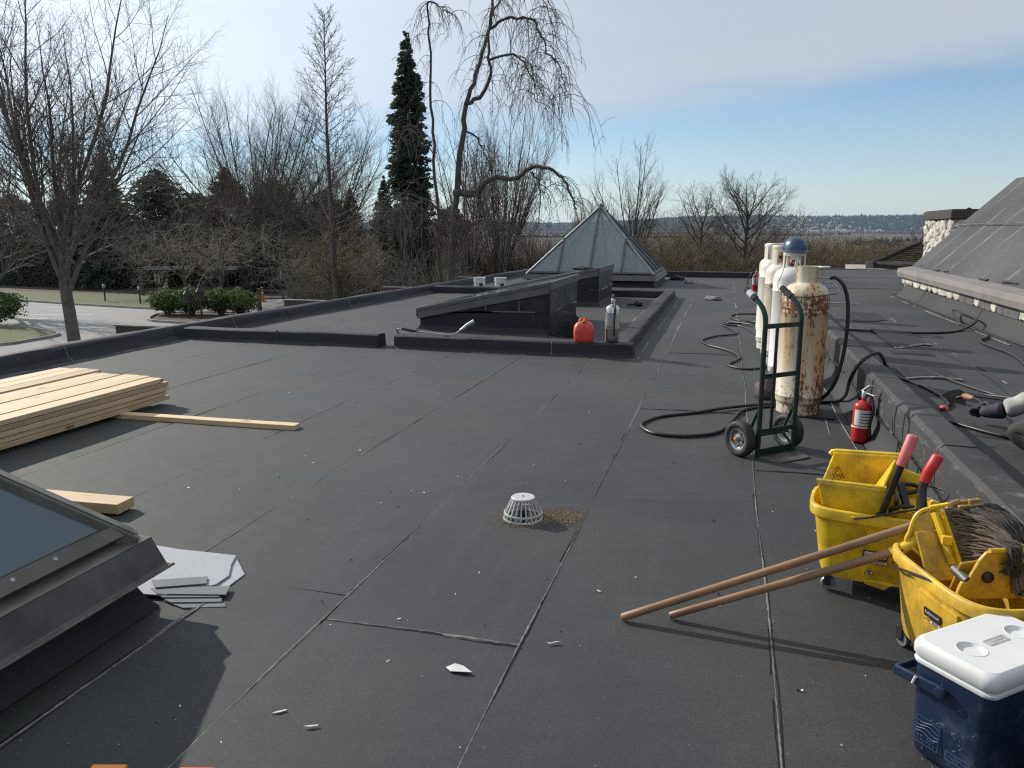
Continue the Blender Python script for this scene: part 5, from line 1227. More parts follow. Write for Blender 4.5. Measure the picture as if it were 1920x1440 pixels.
# raised lettering: lid plate, side plates
F1 = frame((0.005, 0.0, 0.3585), (0.34, 1, 0), (-1, 0.34, 0)); F1 = frame((0.0, 0.0, 0.3585), (0, 1, 0), (-1, 0, 0))
def plate(parent, M4, wd, ht2, mat, th=0.0012, lw=0.0022):
    for (a, b, c, d) in ((-wd, -ht2, wd, -ht2 + lw), (-wd, ht2 - lw, wd, ht2), (-wd, -ht2 + lw, -wd + lw, ht2 - lw), (wd - lw, -ht2 + lw, wd, ht2 - lw)):
        MB().box((a, b, 0), (c, d, th), M4).build('plate_border', mat, parent)
M['emboss_grey'] = simple('embossed_grey', (0.40, 0.40, 0.39), 0.5, var=0.1)
M['emboss_blue'] = simple('embossed_blue', (0.055, 0.095, 0.19), 0.4, var=0.1)
plate(lo, F1, 0.042, 0.0125, M['emboss_grey']); text_mesh('COLEMAN', 0.0150, 0.0004, 'lettering', M['emboss_grey'], F1 @ Matrix.Translation((0, 0, 0.0006)), lo)
F2 = frame((0.045, -0.1808, 0.062), (1, 0, 0), (0, 0.03, 1))
plate(ck, F2, 0.036, 0.013, M['emboss_blue']); text_mesh('COLEMAN', 0.0150, 0.0005, 'lettering', M['emboss_blue'], F2 @ Matrix.Translation((0, 0, 0.0005)), ck)
F3 = frame((-0.048, -0.1815, 0.090), (1, 0, 0), (0, 0.03, 1))
plate(ck, F3, 0.036, 0.040, M['emboss_blue'], lw=0.0016)
for k in range(4):
    pts = [F3 @ Vector((-0.033 + 0.011 * j, 0.028 - 0.012 * k - 0.004 * math.sin(j * 1.1 + k), 0.0005)) for j in range(7)]
    MB().tube(spline(pts, 3), 0.0012, 5).build('embossed_line', M['emboss_blue'], ck, smooth=True)
rr = random.Random(31)
for row in range(2):
    for k in range(6):
        x = -0.028 + 0.0095 * k; MB().box((x, -0.031 + 0.011 * row, 0), (x + rr.uniform(0.004, 0.0075), -0.031 + 0.011 * row + rr.uniform(0.0015, 0.006), 0.0008), F3).build('embossed_mark', M['emboss_blue'], ck)
# swing handle laid back to horizontal
hd = []
for sy in (-1, 1):
    mb = MB(); yb = sy * 0.196
    mb.prism([(0.010, -0.014), (0.016, 0.0), (0.010, 0.014), (-0.012, 0.016), (-0.145, 0.006), (-0.150, -0.010), (-0.145, -0.022), (-0.012, -0.016)], -0.006, 0.006, frame((-0.012, yb, 0.243), (1, 0, 0), (0, 0, 1)))
    mb.build('handle_arm', M['cooler_blue'], ck, bevel=0.003)
    MB().lathe([(0.017, 0), (0.016, 0.004), (0.010, 0.006)], 18, Matrix.Translation((-0.012, sy * 0.2025, 0.243)) @ Matrix.Rotation(R(90 * sy * -1), 4, 'X')).build('pivot', M['cooler_blue'], ck, smooth=True)
MB().box((-0.164, -0.19, 0.222), (-0.152, 0.19, 0.248)).build('handle_grip', M['cooler_blue'], ck, bevel=0.004)
MB().tube([(-0.086, -0.2035, 0.252), (-0.093, -0.2045, 0.228)], 0.0042, 8).build('rope_end', M['label_white'], ck, smooth=True)

# scuffs on the cooler's end face
M['scuff'] = simple('pale_scuff', (0.14, 0.165, 0.21), 0.6, var=0.4, scale=60)
rr = random.Random(77)
for k in range(26):
    cx, cz = (rr.gauss(0.035, 0.03), rr.gauss(0.135, 0.03)) if k < 18 else (rr.uniform(-0.09, 0.09), rr.uniform(0.03, 0.26))
    ln, wd, a = rr.uniform(0.002, 0.009), rr.uniform(0.0008, 0.0025), rr.uniform(0.4, 2.4)
    fy = -(0.177 + (0.183 - 0.177) * (cz - 0.05) / 0.238) - 0.0006
    c, s2 = math.cos(a), math.sin(a); P_ = [(-ln, -wd), (ln * 0.8, -wd * 0.6), (ln, wd * 0.5), (-ln * 0.6, wd)]
    if not -0.083 < cx < 0.083: continue
    MB().loft([[Vector((cx + c * u - s2 * v, fy + 0.0006, cz + s2 * u + c * v)) for u, v in P_], [Vector((cx + c * u - s2 * v, fy, cz + s2 * u + c * v)) for u, v in P_]]).build('scuff', M['scuff'], ck)
# ------------------------------------------------------------------ yellow mop buckets
def superring(hx, hy, z, e=0.5, n=44, dx=0.0, dy=0.0):
    out = []
    for j in range(n):
        th = 2 * math.pi * j / n; c, s2 = math.cos(th), math.sin(th)
        out.append(Vector((dx + hx * math.copysign(abs(c) ** e, c), dy + hy * math.copysign(abs(s2) ** e, s2), z)))
    return out
def slab(parent, name, mat, quad, th, bev=0.006, sub=1):
    """plate from four corner points (counter-clockwise), th thick along its normal"""
    a, b, c, d = [Vector(p) for p in quad]; n_ = (b - a).cross(d - a).normalized() * th
    mb = MB(); mb.loft([[a, b, c, d], [a + n_, b + n_, c + n_, d + n_]]); return mb.build(name, mat, parent, bevel=bev)
def bucket(label, loc, rz, ymat, hx=0.25, hy=0.175):
    t = thing('mop_bucket', label, 'mop bucket', loc, rz, 'yellow mop buckets with wringers')
    e = 0.48; zt = 0.375
    rings = [superring(hx - 0.075, hy - 0.05, 0.066, e), superring(hx - 0.062, hy - 0.040, 0.070, e), superring(hx - 0.052, hy - 0.034, 0.10, e), superring(hx - 0.018, hy - 0.012, 0.325, e), superring(hx - 0.015, hy - 0.010, 0.332, e),
             superring(hx + 0.002, hy + 0.003, 0.332, e), superring(hx + 0.004, hy + 0.005, zt - 0.006, e), superring(hx, hy, zt, e), superring(hx - 0.010, hy - 0.010, zt, e), superring(hx - 0.014, hy - 0.014, zt - 0.008, e),
             superring(hx - 0.024, hy - 0.020, 0.30, e), superring(hx - 0.062, hy - 0.044, 0.10, e), superring(hx - 0.08, hy - 0.055, 0.082, e)]
    MB().loft(rings, True, True).build('body', ymat, t, smooth=True, angle=50)
    def wy(x, z):   # y of the outer near face
        q = (z - 0.07) / 0.26; ax = (hx - 0.062) * (1 - q) + (hx - 0.016) * q; ay = (hy - 0.040) * (1 - q) + (hy - 0.011) * q
        return -ay * max(0.0, 1 - min(1, abs(x / ax)) ** (2 / e)) ** (e / 2)
    # raised apron panel on the near side with stepped lower edge
    for (xa, xb, za_, zb_) in ((-0.025, 0.175, 0.062, 0.305),):
        outl = [(xa, zb_), (xa, za_ + 0.022), (xa + 0.012, za_ + 0.004), (xa + 0.085, za_ - 0.010), (xa + 0.105, za_ + 0.012), (xb - 0.015, za_ + 0.010), (xb, za_ + 0.03), (xb, zb_)]
        f_ = [Vector((x, wy(x, z) - 0.010, z)) for x, z in outl]; b_ = [Vector((x, wy(x, z) + 0.012, z)) for x, z in outl]
        MB().loft([b_, f_]).build('apron', ymat, t, bevel=0.003)
    # casters
    for sx in (-1, 1):
        for sy in (-1, 1):
            cx, cy = sx * (hx - 0.085), sy * (hy - 0.065)
            cs = thing('caster', None, None); cs.parent = t; cs.location = (cx, cy, 0); cs.rotation_euler = (0, 0, 0.5 * sx + 0.9 * sy)
            MB().lathe([(0.012, -0.011), (0.028, -0.011), (0.030, -0.006), (0.030, 0.006), (0.028, 0.011), (0.012, 0.011)], 20, Matrix.Translation((0, 0.012, 0.031)) @ Matrix.Rotation(R(90), 4, 'Y')).build('wheel', M['alu_dull'], cs, smooth=True)
            for q in (-1, 1): MB().box((q * 0.016 - 0.0015, -0.008, 0.024), (q * 0.016 + 0.0015, 0.020, 0.066)).build('fork', M['steel_dark'], cs)
            MB().box((-0.0175, -0.010, 0.0645), (0.0175, 0.022, 0.0685)).build('fork_top', M['steel_dark'], cs)
            MB().tube([(-0.02, 0.012, 0.031), (0.02, 0.012, 0.031)], 0.004, 6).build('axle', M['steel_dark'], cs)
    return t, wy
b1, wy1 = bucket('clean yellow mop bucket with faded pink lever grip, farther from the camera', (0.655, 3.36, 0.004), R(-10), M['yellow'])
b2, wy2 = bucket('dirty yellow mop bucket with bright red lever grip, behind the cooler', (0.868, 2.735, 0.004), R(-72), M['yellow_dirty'], 0.275, 0.190)
bpy.context.view_layer.update()
B2I = b2.matrix_world.inverted()

# printed logo plates, hazard triangle
def logos(b, Fm, sc=1.0, tri=True):
    MB().prism([(x * sc, y_ * sc) for x, y_ in rrect(0.046, 0.017, 0.006)], 0, 0.0009, Fm).build('logo_plate', M['ink'], b)
    MB().prism([(x * sc, y_ * sc) for x, y_ in rrect(0.041, 0.0125, 0.005)], 0.001, 0.0014, Fm).build('logo_field', M['label_white'] if tri else M['ink'], b)
    text_mesh('Rubbermaid', 0.0155 * sc, 0.0002, 'lettering', M['ink'] if tri else M['label_white'], Fm @ Matrix.Translation((0, 0, 0.0018)), b)
    G = Fm @ Matrix.Translation((0, -0.030 * sc, 0))
    MB().box((-0.046 * sc, 0.0095 * sc, 0), (0.046 * sc, 0.011 * sc, 0.001), G).build('logo_rule', M['ink'], b)
    MB().box((-0.012 * sc, -0.0085 * sc, 0), (0.046 * sc, 0.0055 * sc, 0.0009), G).build('strip_plate', M['ink'], b)
    MB().box((-0.009 * sc, -0.0065 * sc, 0.001), (0.044 * sc, 0.0038 * sc, 0.0014), G).build('strip_field', M['label_white'], b)
    text_mesh('BRAKE', 0.0115 * sc, 0.0002, 'lettering', M['ink'], G @ Matrix.Translation((0.018 * sc, -0.0013 * sc, 0.0018)), b)
    MB().tube(spline([G @ Vector((-0.046 * sc + 0.006 * sc * j, (-0.001 - 0.004 * math.sin(j * 1.5)) * sc, 0.0008)) for j in range(6)], 3), 0.0012, 5).build('wave_mark', M['ink'], b)
    if tri:
        T_ = Fm @ Matrix.Translation((-0.017, -0.077, 0))
        for (s3, z, m_) in ((1.0, 0.0009, 'ink'), (0.80, 0.0014, 'label_white')):
            MB().prism([(0.021 * s3 * math.cos(R(a)), 0.021 * s3 * math.sin(R(a)) - 0.002) for a in (90, 210, 330)], z - 0.0009, z, T_).build('hazard_triangle', M[m_], b)
        fig = [(-0.002, 0.007), (0.001, 0.008), (0.003, 0.003), (0.008, 0.001), (0.006, -0.001), (0.002, 0.0), (0.001, -0.004), (0.008, -0.009), (0.005, -0.010), (-0.002, -0.006), (-0.007, -0.010), (-0.009, -0.009), (-0.003, -0.003), (-0.003, 0.002), (-0.007, -0.001), (-0.008, 0.001)]
        MB().prism(fig, 0.0015, 0.0019, T_).build('hazard_figure', M['ink'], b)
z_ = 0.205; x_ = 0.015
logos(b1, frame((x_, wy1(x_, z_) - 0.0128, z_), (1, 0, 0), (0, -0.10, 1)))
x_ = 0.062; z_ = 0.25
logos(b2, frame((x_, wy2(x_, z_) - 0.0128, z_), (1, 0.12, 0), (0, -0.10, 1)), 0.86, False)

# ------------------------------------------------------------------ wringer of the first bucket
wr = M['yellow']
# hopper: near plate, far plate, perforated left wall, slanted press plate
slab(b1, 'wringer_near_plate', wr, [(-0.225, -0.125, 0.475), (-0.185, -0.110, 0.30), (0.060, -0.110, 0.30), (0.030, -0.125, 0.478)], 0.012)
slab(b1, 'wringer_far_plate', wr, [(-0.185, 0.155, 0.530), (-0.170, 0.135, 0.30), (0.085, 0.135, 0.30), (0.075, 0.155, 0.545)], 0.014)
MB().tube([(-0.196, 0.158, 0.518), (-0.188, 0.158, 0.530), (-0.17, 0.158, 0.534), (0.077, 0.158, 0.546)], 0.011, 10).build('wringer_rim', wr, b1, smooth=True)
MB().tube([(-0.230, -0.124, 0.476), (0.032, -0.124, 0.479)], 0.009, 10).build('wringer_rim', wr, b1, smooth=True)
slab(b1, 'wringer_side_wall', wr, [(-0.205, -0.11, 0.470), (-0.180, 0.15, 0.520), (-0.085, 0.14, 0.33), (-0.115, -0.10, 0.33)], 0.010)
slab(b1, 'wringer_press_plate', wr, [(0.012, -0.112, 0.470), (-0.075, -0.105, 0.33), (-0.050, 0.135, 0.33), (0.060, 0.145, 0.535)], 0.012)
slab(b1, 'wringer_floor', wr, [(-0.13, -0.105, 0.325), (-0.065, -0.105, 0.325), (-0.04, 0.14, 0.325), (-0.10, 0.14, 0.325)], 0.008, 0.002)
nn_ = (Vector((-0.180, 0.15, 0.520)) - Vector((-0.205, -0.11, 0.470))).cross(Vector((-0.115, -0.10, 0.33)) - Vector((-0.205, -0.11, 0.470))).normalized()
if nn_.x < 0: nn_ = -nn_
slot_shade = simple('shadowed_slot', (0.10, 0.055, 0.01), 0.8, var=0.3)  # no openings cut: the shade inside each slot is put into the colour
for i in range(4):
    for j in range(6):
        u, v = 0.18 + 0.17 * i + 0.05 * (j % 2), 0.15 + 0.13 * j
        p = Vector((-0.205, -0.11, 0.470)).lerp(Vector((-0.180, 0.15, 0.520)), v).lerp(Vector((-0.115, -0.10, 0.33)).lerp(Vector((-0.085, 0.14, 0.33)), v), u) + nn_ * 0.0112
        ax = (Vector((-0.115, -0.10, 0.33)) - Vector((-0.205, -0.11, 0.470))).normalized()
        MB().prism(rrect(0.013, 0.0055, 0.005, 3), -0.0006, 0.0006, frame(p, ax, nn_.cross(ax))).build('drain_slot_shade', slot_shade, b1)
# linkage side: bracket, gears, loops, lever
slab(b1, 'wringer_bracket', wr, [(0.075, 0.15, 0.50), (0.075, 0.14, 0.30), (0.215, 0.12, 0.30), (0.170, 0.145, 0.475)], 0.012)
slab(b1, 'wringer_bracket', wr, [(0.085, -0.105, 0.40), (0.075, -0.095, 0.33), (0.190, -0.07, 0.34), (0.160, -0.085, 0.37)], 0.010)
slab(b1, 'wringer_deck', wr, [(0.060, -0.09, 0.355), (0.150, -0.07, 0.375), (0.150, 0.13, 0.395), (0.060, 0.13, 0.36)], 0.010, 0.003)
for (zc, yc, r_) in ((0.430, 0.06, 0.052), (0.372, -0.045, 0.040)):
    pts = [(0.100 + 0.010 * math.sin(a) + r_ * 1.15 * math.cos(a), yc + 0.02 * math.cos(a), zc + r_ * 0.42 * math.sin(a)) for a in [2 * math.pi * k / 20 for k in range(21)]]
    MB().tube(pts, 0.009, 8).build('linkage_loop', M['black_plastic'], b1, smooth=True)
MB().bar((0.085, 0.02, 0.46), (0.120, -0.03, 0.37), 0.03, 0.014).build('linkage_arm', M['black_plastic'], b1, bevel=0.003)
MB().lathe([(0.030, -0.008), (0.030, 0.008)], 18, Matrix.Translation((0.075, -0.02, 0.41)) @ Matrix.Rotation(R(90), 4, 'Y')).build('gear', M['steel_plate'], b1, bevel=0.002)
MB().tube(spline([(0.022, -0.150, 0.355), (0.028, -0.152, 0.40), (0.052, -0.150, 0.50), (0.078, -0.146, 0.60)], 5), 0.0155, 12, squash=0.8).build('lever', M['black_plastic'], b1, smooth=True)
MB().tube([(0.074, -0.147, 0.588), (0.085, -0.145, 0.63), (0.104, -0.141, 0.705), (0.106, -0.1405, 0.712)], [0.0195, 0.021, 0.0215, 0.016], 16).build('lever_grip', M['grip_pink'], b1, smooth=True, angle=50)
MB().lathe([(0.022, -0.012), (0.022, 0.012)], 16, Matrix.Translation((0.022, -0.150, 0.365)) @ Matrix.Rotation(R(90), 4, 'X')).build('lever_pivot', M['black_plastic'], b1, bevel=0.003)
# bail wire
MB().tube(spline([(-0.075, -0.190, 0.356), (-0.02, -0.194, 0.372), (0.08, -0.160, 0.398), (0.17, -0.10, 0.410), (0.235, -0.055, 0.43), (0.262, 0.02, 0.44), (0.235, 0.09, 0.44), (0.17, 0.14, 0.43), (0.05, 0.185, 0.40)], 6), 0.0042, 8).build('bail', M['steel_dark'], b1, smooth=True)
MB().box((-0.088, -0.186, 0.338), (-0.068, -0.168, 0.362)).build('bail_socket', wr, b1, bevel=0.003)

# ------------------------------------------------------------------ wringer of the second bucket
wr = M['yellow_dirty']
outl = [(-0.075, 0.315), (-0.068, 0.345), (-0.047, 0.345), (-0.042, 0.37), (-0.022, 0.425), (-0.004, 0.452), (0.008, 0.458), (0.172, 0.458), (0.178, 0.28), (-0.08, 0.28)]
MB().loft([[Vector((0.020 + (z - 0.3) * 0.10, y_, z)) for y_, z in outl], [Vector((0.006 + (z - 0.3) * 0.10, y_, z)) for y_, z in outl]]).build('wringer_near_plate', wr, b2, bevel=0.004)
MB().tube([(0.036, 0.004, 0.461), (0.036, 0.175, 0.461)], 0.0085, 10).build('wringer_rim', wr, b2, smooth=True)
MB().lathe([(0.019, 0.0), (0.019, 0.010), (0.014, 0.013)], 18, Matrix.Translation((0.026, 0.012, 0.365)) @ Matrix.Rotation(R(90), 4, 'Y')).build('pivot_bolt', M['black_plastic'], b2, smooth=True, angle=40)
slab(b2, 'wringer_side_plate', wr, [(-0.215, 0.150, 0.44), (-0.205, 0.135, 0.28), (0.030, 0.150, 0.28), (0.035, 0.172, 0.46)], 0.012)
slab(b2, 'wringer_far_plate', wr, [(-0.205, -0.11, 0.43), (-0.12, -0.10, 0.28), (-0.12, 0.14, 0.28), (-0.215, 0.15, 0.44)], 0.012)
slab(b2, 'wringer_press_plate', wr, [(-0.015, -0.06, 0.40), (-0.07, -0.05, 0.28), (-0.07, 0.14, 0.28), (-0.012, 0.15, 0.43)], 0.010)
MB().tube([(-0.05, -0.05, 0.36), (0.02, -0.045, 0.345)], 0.018, 12).build('shaft', M['steel_plate'], b2, smooth=True)
def wl(*p): return tuple(B2I @ Vector(p))
lv = thing('lever_assembly', None, None); lv.parent = b2
MB().tube(spline([wl(0.758, 3.03, 0.33), wl(0.762, 3.07, 0.45), wl(0.760, 3.095, 0.53), wl(0.768, 3.098, 0.575)], 6), 0.0160, 12, squash=0.8).build('lever', M['black_plastic'], lv, smooth=True)
MB().tube([wl(0.765, 3.098, 0.565), wl(0.774, 3.098, 0.60), wl(0.800, 3.095, 0.664), wl(0.803, 3.095, 0.672)], [0.0190, 0.0205, 0.0210, 0.015], 16).build('lever_grip', M['grip_red'], lv, smooth=True, angle=50)
MB().tube(spline([wl(0.715, 2.60, 0.372), wl(0.685, 2.66, 0.366), wl(0.652, 2.75, 0.345), wl(0.635, 2.83, 0.322), wl(0.640, 2.90, 0.31)], 6), 0.0042, 8).build('bail', M['steel_dark'], b2, smooth=True)

# ------------------------------------------------------------------ mops
def stick(t, p, q, r0, r1):
    p, q = Vector(p), Vector(q); pts = [p.lerp(q, k / 10) for k in range(11)]
    ax = (q - p).normalized()
    return MB().tube([p - ax * 0.0, p + ax * 0.006] + pts[1:], [r0 * 0.75, r0] + [r0 + (r1 - r0) * k / 10 for k in range(1, 11)], 14).build('handle', M['wood_handle'], t, smooth=True, angle=60)
mopA = thing('mop', 'wooden-handled mop, its worn brown clamp and dark yarn over the back of the dirty bucket', 'mop', (0, 0, 0), 0, 'mops leaning into the dirty yellow bucket')
tipA, headA = Vector((-0.322, 2.772, 0.019)), Vector((0.822, 2.985, 0.478))
stick(mopA, tipA, headA, 0.0155, 0.0155)
mopB = thing('mop', 'wooden-handled mop with bright yellow clamp and brown yarn, nearer to the camera', 'mop', (0, 0, 0), 0, 'mops leaning into the dirty yellow bucket')
tipB, endB, headB = Vector((-0.143, 2.838, 0.018)), Vector((0.652, 2.915, 0.347)), Vector((0.752, 2.925, 0.412))
stick(mopB, tipB, endB, 0.0145, 0.0165)
axB = (headB - endB).normalized()
MB().tube([endB - axB * 0.020, endB - axB * 0.018, endB + axB * 0.05, headB - axB * 0.012, headB], [0.019, 0.0215, 0.0205, 0.017, 0.017], 16).build('socket', M['yellow'], mopB, smooth=True)
for k in (0.0, 0.018):
    c = endB + axB * k + Vector((0.0, -0.0212, 0.004)); MB().lathe([(0.004, 0), (0.004, 0.002)], 8, Matrix.Translation(c) @ Matrix.Rotation(R(90), 4, 'X')).build('rivet', M['steel_dark'], mopB)
q4 = axB.to_track_quat('Z', 'Y').to_matrix().to_4x4(); q4.translation = headB - axB * 0.012
kn = MB()
prof_n = 28
kn.loft([[q4 @ Vector(((0.0225 + 0.002 * (j % 2)) * math.cos(2 * math.pi * j / prof_n), (0.0225 + 0.002 * (j % 2)) * math.sin(2 * math.pi * j / prof_n), z)) for j in range(prof_n)] for z in (0.0, 0.003, 0.021, 0.024)])
kn.build('clamp_nut', M['yellow'], mopB)
MB().tube([headB, headB + axB * 0.055], 0.008, 8).build('clamp_screw', M['yellow'], mopB, smooth=True)
# triangular plastic clamp frame
Atop, Abot = Vector((0.768, 2.935, 0.520)), Vector((0.838, 2.868, 0.338))
bk1, bk2 = Vector((0.690, 2.932, 0.47)), Vector((0.722, 2.885, 0.348)); apx = Vector((0.683, 2.918, 0.392))
MB().tube(spline([Atop + Vector((0.03, 0.0, 0.010)), Atop, Vector((0.728, 2.936, 0.503)), Vector((0.705, 2.930, 0.475)), Vector((0.692, 2.922, 0.425)), apx, Vector((0.705, 2.905, 0.368)), Vector((0.765, 2.878, 0.330)), Vector((0.80, 2.868, 0.324)), Abot + Vector((0.012, 0, 0.002))], 4), 0.008, 8).build('clamp_frame', M['yellow'], mopB, smooth=True)
dn = Vector((-0.35, -0.85, 0.1)).normalized()
slab(mopB, 'clamp_web', M['yellow_dirty'], [(0.700, 2.930, 0.470), (0.705, 2.912, 0.375), (0.800, 2.875, 0.332), (0.752, 2.934, 0.510)], 0.006, 0.002)
MB().bar(Atop + Vector((-0.006, -0.02, -0.012)), Abot + Vector((-0.018, -0.02, 0.008)), 0.016, 0.020).build('clamp_jaw', M['yellow'], mopB, bevel=0.002)
MB().bar(Atop + Vector((0.020, -0.012, -0.010)), Abot + Vector((0.008, -0.012, 0.006)), 0.012, 0.020).build('clamp_jaw', M['yellow'], mopB, bevel=0.002)
MB().bar(Atop + Vector((-0.022, -0.016, 0.004)), Atop + Vector((0.040, -0.010, 0.020)), 0.016, 0.012).build('clamp_end', M['yellow'], mopB, bevel=0.003)
MB().bar(Abot + Vector((-0.020, -0.016, 0.0)), Abot + Vector((0.035, -0.010, 0.010)), 0.016, 0.012).build('clamp_end', M['yellow'], mopB, bevel=0.003)
mid_ = Atop.lerp(Abot, 0.52)
MB().box((mid_.x - 0.02, mid_.y - 0.040, mid_.z - 0.016), (mid_.x + 0.012, mid_.y - 0.016, mid_.z + 0.016)).build('clamp_block', M['yellow'], mopB, bevel=0.003)
# yarn
def strands(name, mat, parent, starts, guide, ends, n, r, seed, sag=0.02, k=6):
    rr_ = random.Random(seed); polys = []
    for i in range(n):
        t = (i + rr_.random()) / n; w = rr_.uniform(-1, 1)
        s0 = Vector(starts[0]).lerp(Vector(starts[1]), t)
        g = [Vector(a).lerp(Vector(b), min(1, max(0, t + rr_.uniform(-0.06, 0.06)))) + Vector((0, 0.018 * w, 0.010 * rr_.uniform(-1, 1))) for a, b in guide]
        e = Vector(ends[0]).lerp(Vector(ends[1]), rr_.random()) + Vector((rr_.uniform(-.015, .015), rr_.uniform(-.02, .02), rr_.uniform(-.03, .01)))
        pts = spline([s0] + g + [e], 5)
        ph = rr_.random() * 6
        pts = [p + Vector((0.0015 * math.sin(2.1 * j + ph), 0.002 * math.sin(1.7 * j + ph), 0.0015 * math.cos(1.9 * j + ph))) for j, p in enumerate(pts)]
        polys.append((np.array([tuple(p) for p in pts]), np.full(len(pts), r * rr_.uniform(0.8, 1.2))))
    return tubes_np(name, polys, mat, parent, k)
strands('yarn', M['yarn'], mopB, (Atop + Vector((0.03, -0.008, 0.0)), Abot + Vector((0.018, -0.008, 0.01))),
        [((0.845, 2.925, 0.515), (0.865, 2.845, 0.362)), ((0.915, 2.885, 0.505), (0.905, 2.800, 0.385)), ((0.985, 2.80, 0.462), (0.950, 2.765, 0.410))], [(1.04, 2.72, 0.37), (0.98, 2.70, 0.345)], 150, 0.0030, 1)
strands('yarn', M['yarn'], mopB, (Atop + Vector((0.03, 0.004, -0.01)), Abot + Vector((0.02, 0.004, 0.02))),
        [((0.845, 2.945, 0.500), (0.860, 2.87, 0.372)), ((0.925, 2.905, 0.490), (0.905, 2.82, 0.39)), ((1.0, 2.82, 0.44), (0.960, 2.785, 0.40))], [(1.05, 2.74, 0.35), (1.0, 2.72, 0.33)], 110, 0.0031, 2)
# tuft hanging over the near plate
def bl(*p): return tuple(b2.matrix_world @ Vector(p))
strands('yarn', M['yarn_dark'], mopB, (bl(-0.02, 0.055, 0.478), bl(-0.02, 0.105, 0.478)), [(bl(0.038, 0.058, 0.476), bl(0.038, 0.102, 0.476)), (bl(0.056, 0.056, 0.445), bl(0.056, 0.104, 0.445))], [bl(0.050, 0.052, 0.405), bl(0.050, 0.106, 0.395)], 46, 0.0022, 3)
# second mop head
MB().tube(spline([headA - (headA - tipA).normalized() * 0.01, headA + Vector((0.0, 0.0, 0.012)), Vector((0.838, 3.005, 0.510)), Vector((0.868, 3.02, 0.520))], 5), [0.013] * 16, 8).build('clamp_arm', M['wood_handle'], mopA, smooth=True)
M['tan_plastic'] = simple('stained_tan_plastic', (0.42, 0.26, 0.07), 0.5, var=0.3, scale=20, dirt=(0.12, 0.08, 0.04), dirt_amt=0.6)
MB().bar((0.855, 3.015, 0.520), (0.945, 3.06, 0.522), 0.022, 0.012).build('clamp_jaw', M['tan_plastic'], mopA, bevel=0.003)
MB().bar((0.858, 2.990, 0.510), (0.955, 3.035, 0.510), 0.014, 0.014).build('clamp_jaw', M['tan_plastic'], mopA, bevel=0.003)
MB().lathe([(0.010, 0), (0.010, 0.02)], 10, Matrix.Translation((0.905, 3.02, 0.515))).build('clamp_screw', M['tan_plastic'], mopA, bevel=0.002)
strands('yarn', M['yarn_dark'], mopA, ((0.875, 3.01, 0.512), (0.960, 3.045, 0.512)), [((0.90, 2.975, 0.495), (1.00, 3.02, 0.510)), ((0.94, 2.91, 0.50), (1.045, 2.95, 0.485)), ((0.985, 2.84, 0.455), (1.075, 2.865, 0.425))], [(1.03, 2.75, 0.37), (1.10, 2.78, 0.34)], 150, 0.0030, 4)
strands('yarn', M['yarn_dark'], mopA, ((0.865, 3.0, 0.505), (0.905, 3.02, 0.505)), [((0.872, 2.975, 0.475), (0.915, 2.98, 0.49)), ((0.89, 2.95, 0.455), (0.94, 2.93, 0.47))], [(0.93, 2.90, 0.44), (0.99, 2.86, 0.45)], 50, 0.0024, 5)

# ------------------------------------------------------------------ kneeling person at the right edge
def skin_obj(name, mat, parent, chains, sub=2, base=None):
    """chains: lists of (point, radius); first point of later chains may repeat an earlier point to branch"""
    vs, es, rs, idx = [], [], [], {}
    for chn in chains:
        prev = None
        for p, r in chn:
            key = tuple(round(c, 4) for c in p)
            if key not in idx: idx[key] = len(vs); vs.append(p); rs.append(r)
            if prev is not None and prev != idx[key]: es.append((prev, idx[key]))
            prev = idx[key]
    me = bpy.data.meshes.new(name); me.from_pydata(vs, es, []); me.update()
    o = link(name, me, mat, parent)
    sk = o.modifiers.new('skin', 'SKIN'); sk.use_smooth_shade = True
    lay = me.skin_vertices[0] if me.skin_vertices else None
    if lay is None:
        bm = bmesh.new(); bm.from_mesh(me); bm.verts.layers.skin.verify(); bm.to_mesh(me); bm.free(); lay = me.skin_vertices[0]
    for i, r in enumerate(rs):
        rr_ = r if isinstance(r, tuple) else (r, r); lay.data[i].radius = rr_; lay.data[i].use_root = (i == 0)
    sb = o.modifiers.new('subdivision', 'SUBSURF'); sb.levels = sub; sb.render_levels = sub
    return o
pz = 0.306
pe = thing('person', 'kneeling person in grey sweatshirt, dark trousers and work gloves holding a trowel', 'person', (0, 0, 0))
pel = (2.18, 4.18, 0.66)
skin_obj('trousers', M['trousers'], pe, [
    [(pel, (0.155, 0.125)), ((2.06, 4.24, 0.60), 0.105), ((1.80, 4.46, 0.52), 0.105), ((1.63, 4.63, 0.43), 0.094), ((1.572, 4.675, 0.398), 0.090), ((1.63, 4.60, 0.370), 0.070), ((1.86, 4.44, 0.366), 0.066), ((2.02, 4.22, 0.365), 0.058), ((2.12, 4.08, 0.37), 0.052)],
    [(pel, (0.155, 0.125)), ((2.24, 4.26, 0.60), 0.105), ((2.20, 4.50, 0.52), 0.098), ((2.14, 4.74, 0.42), 0.080), ((2.13, 4.78, 0.385), 0.076), ((2.17, 4.68, 0.365), 0.064), ((2.25, 4.46, 0.366), 0.066), ((2.33, 4.20, 0.365), 0.058), ((2.36, 4.05, 0.37), 0.052)]])
cl_tex = bpy.data.textures.new('folds', 'CLOUDS'); cl_tex.noise_scale = 0.085
def folds(name, k):
    for o in pe.children:
        if o.name.split('.')[0] == name:
            d = o.modifiers.new('folds', 'DISPLACE'); d.texture = cl_tex; d.strength = k; d.mid_level = 0.5; d.texture_coords = 'GLOBAL'
folds('trousers', 0.030)
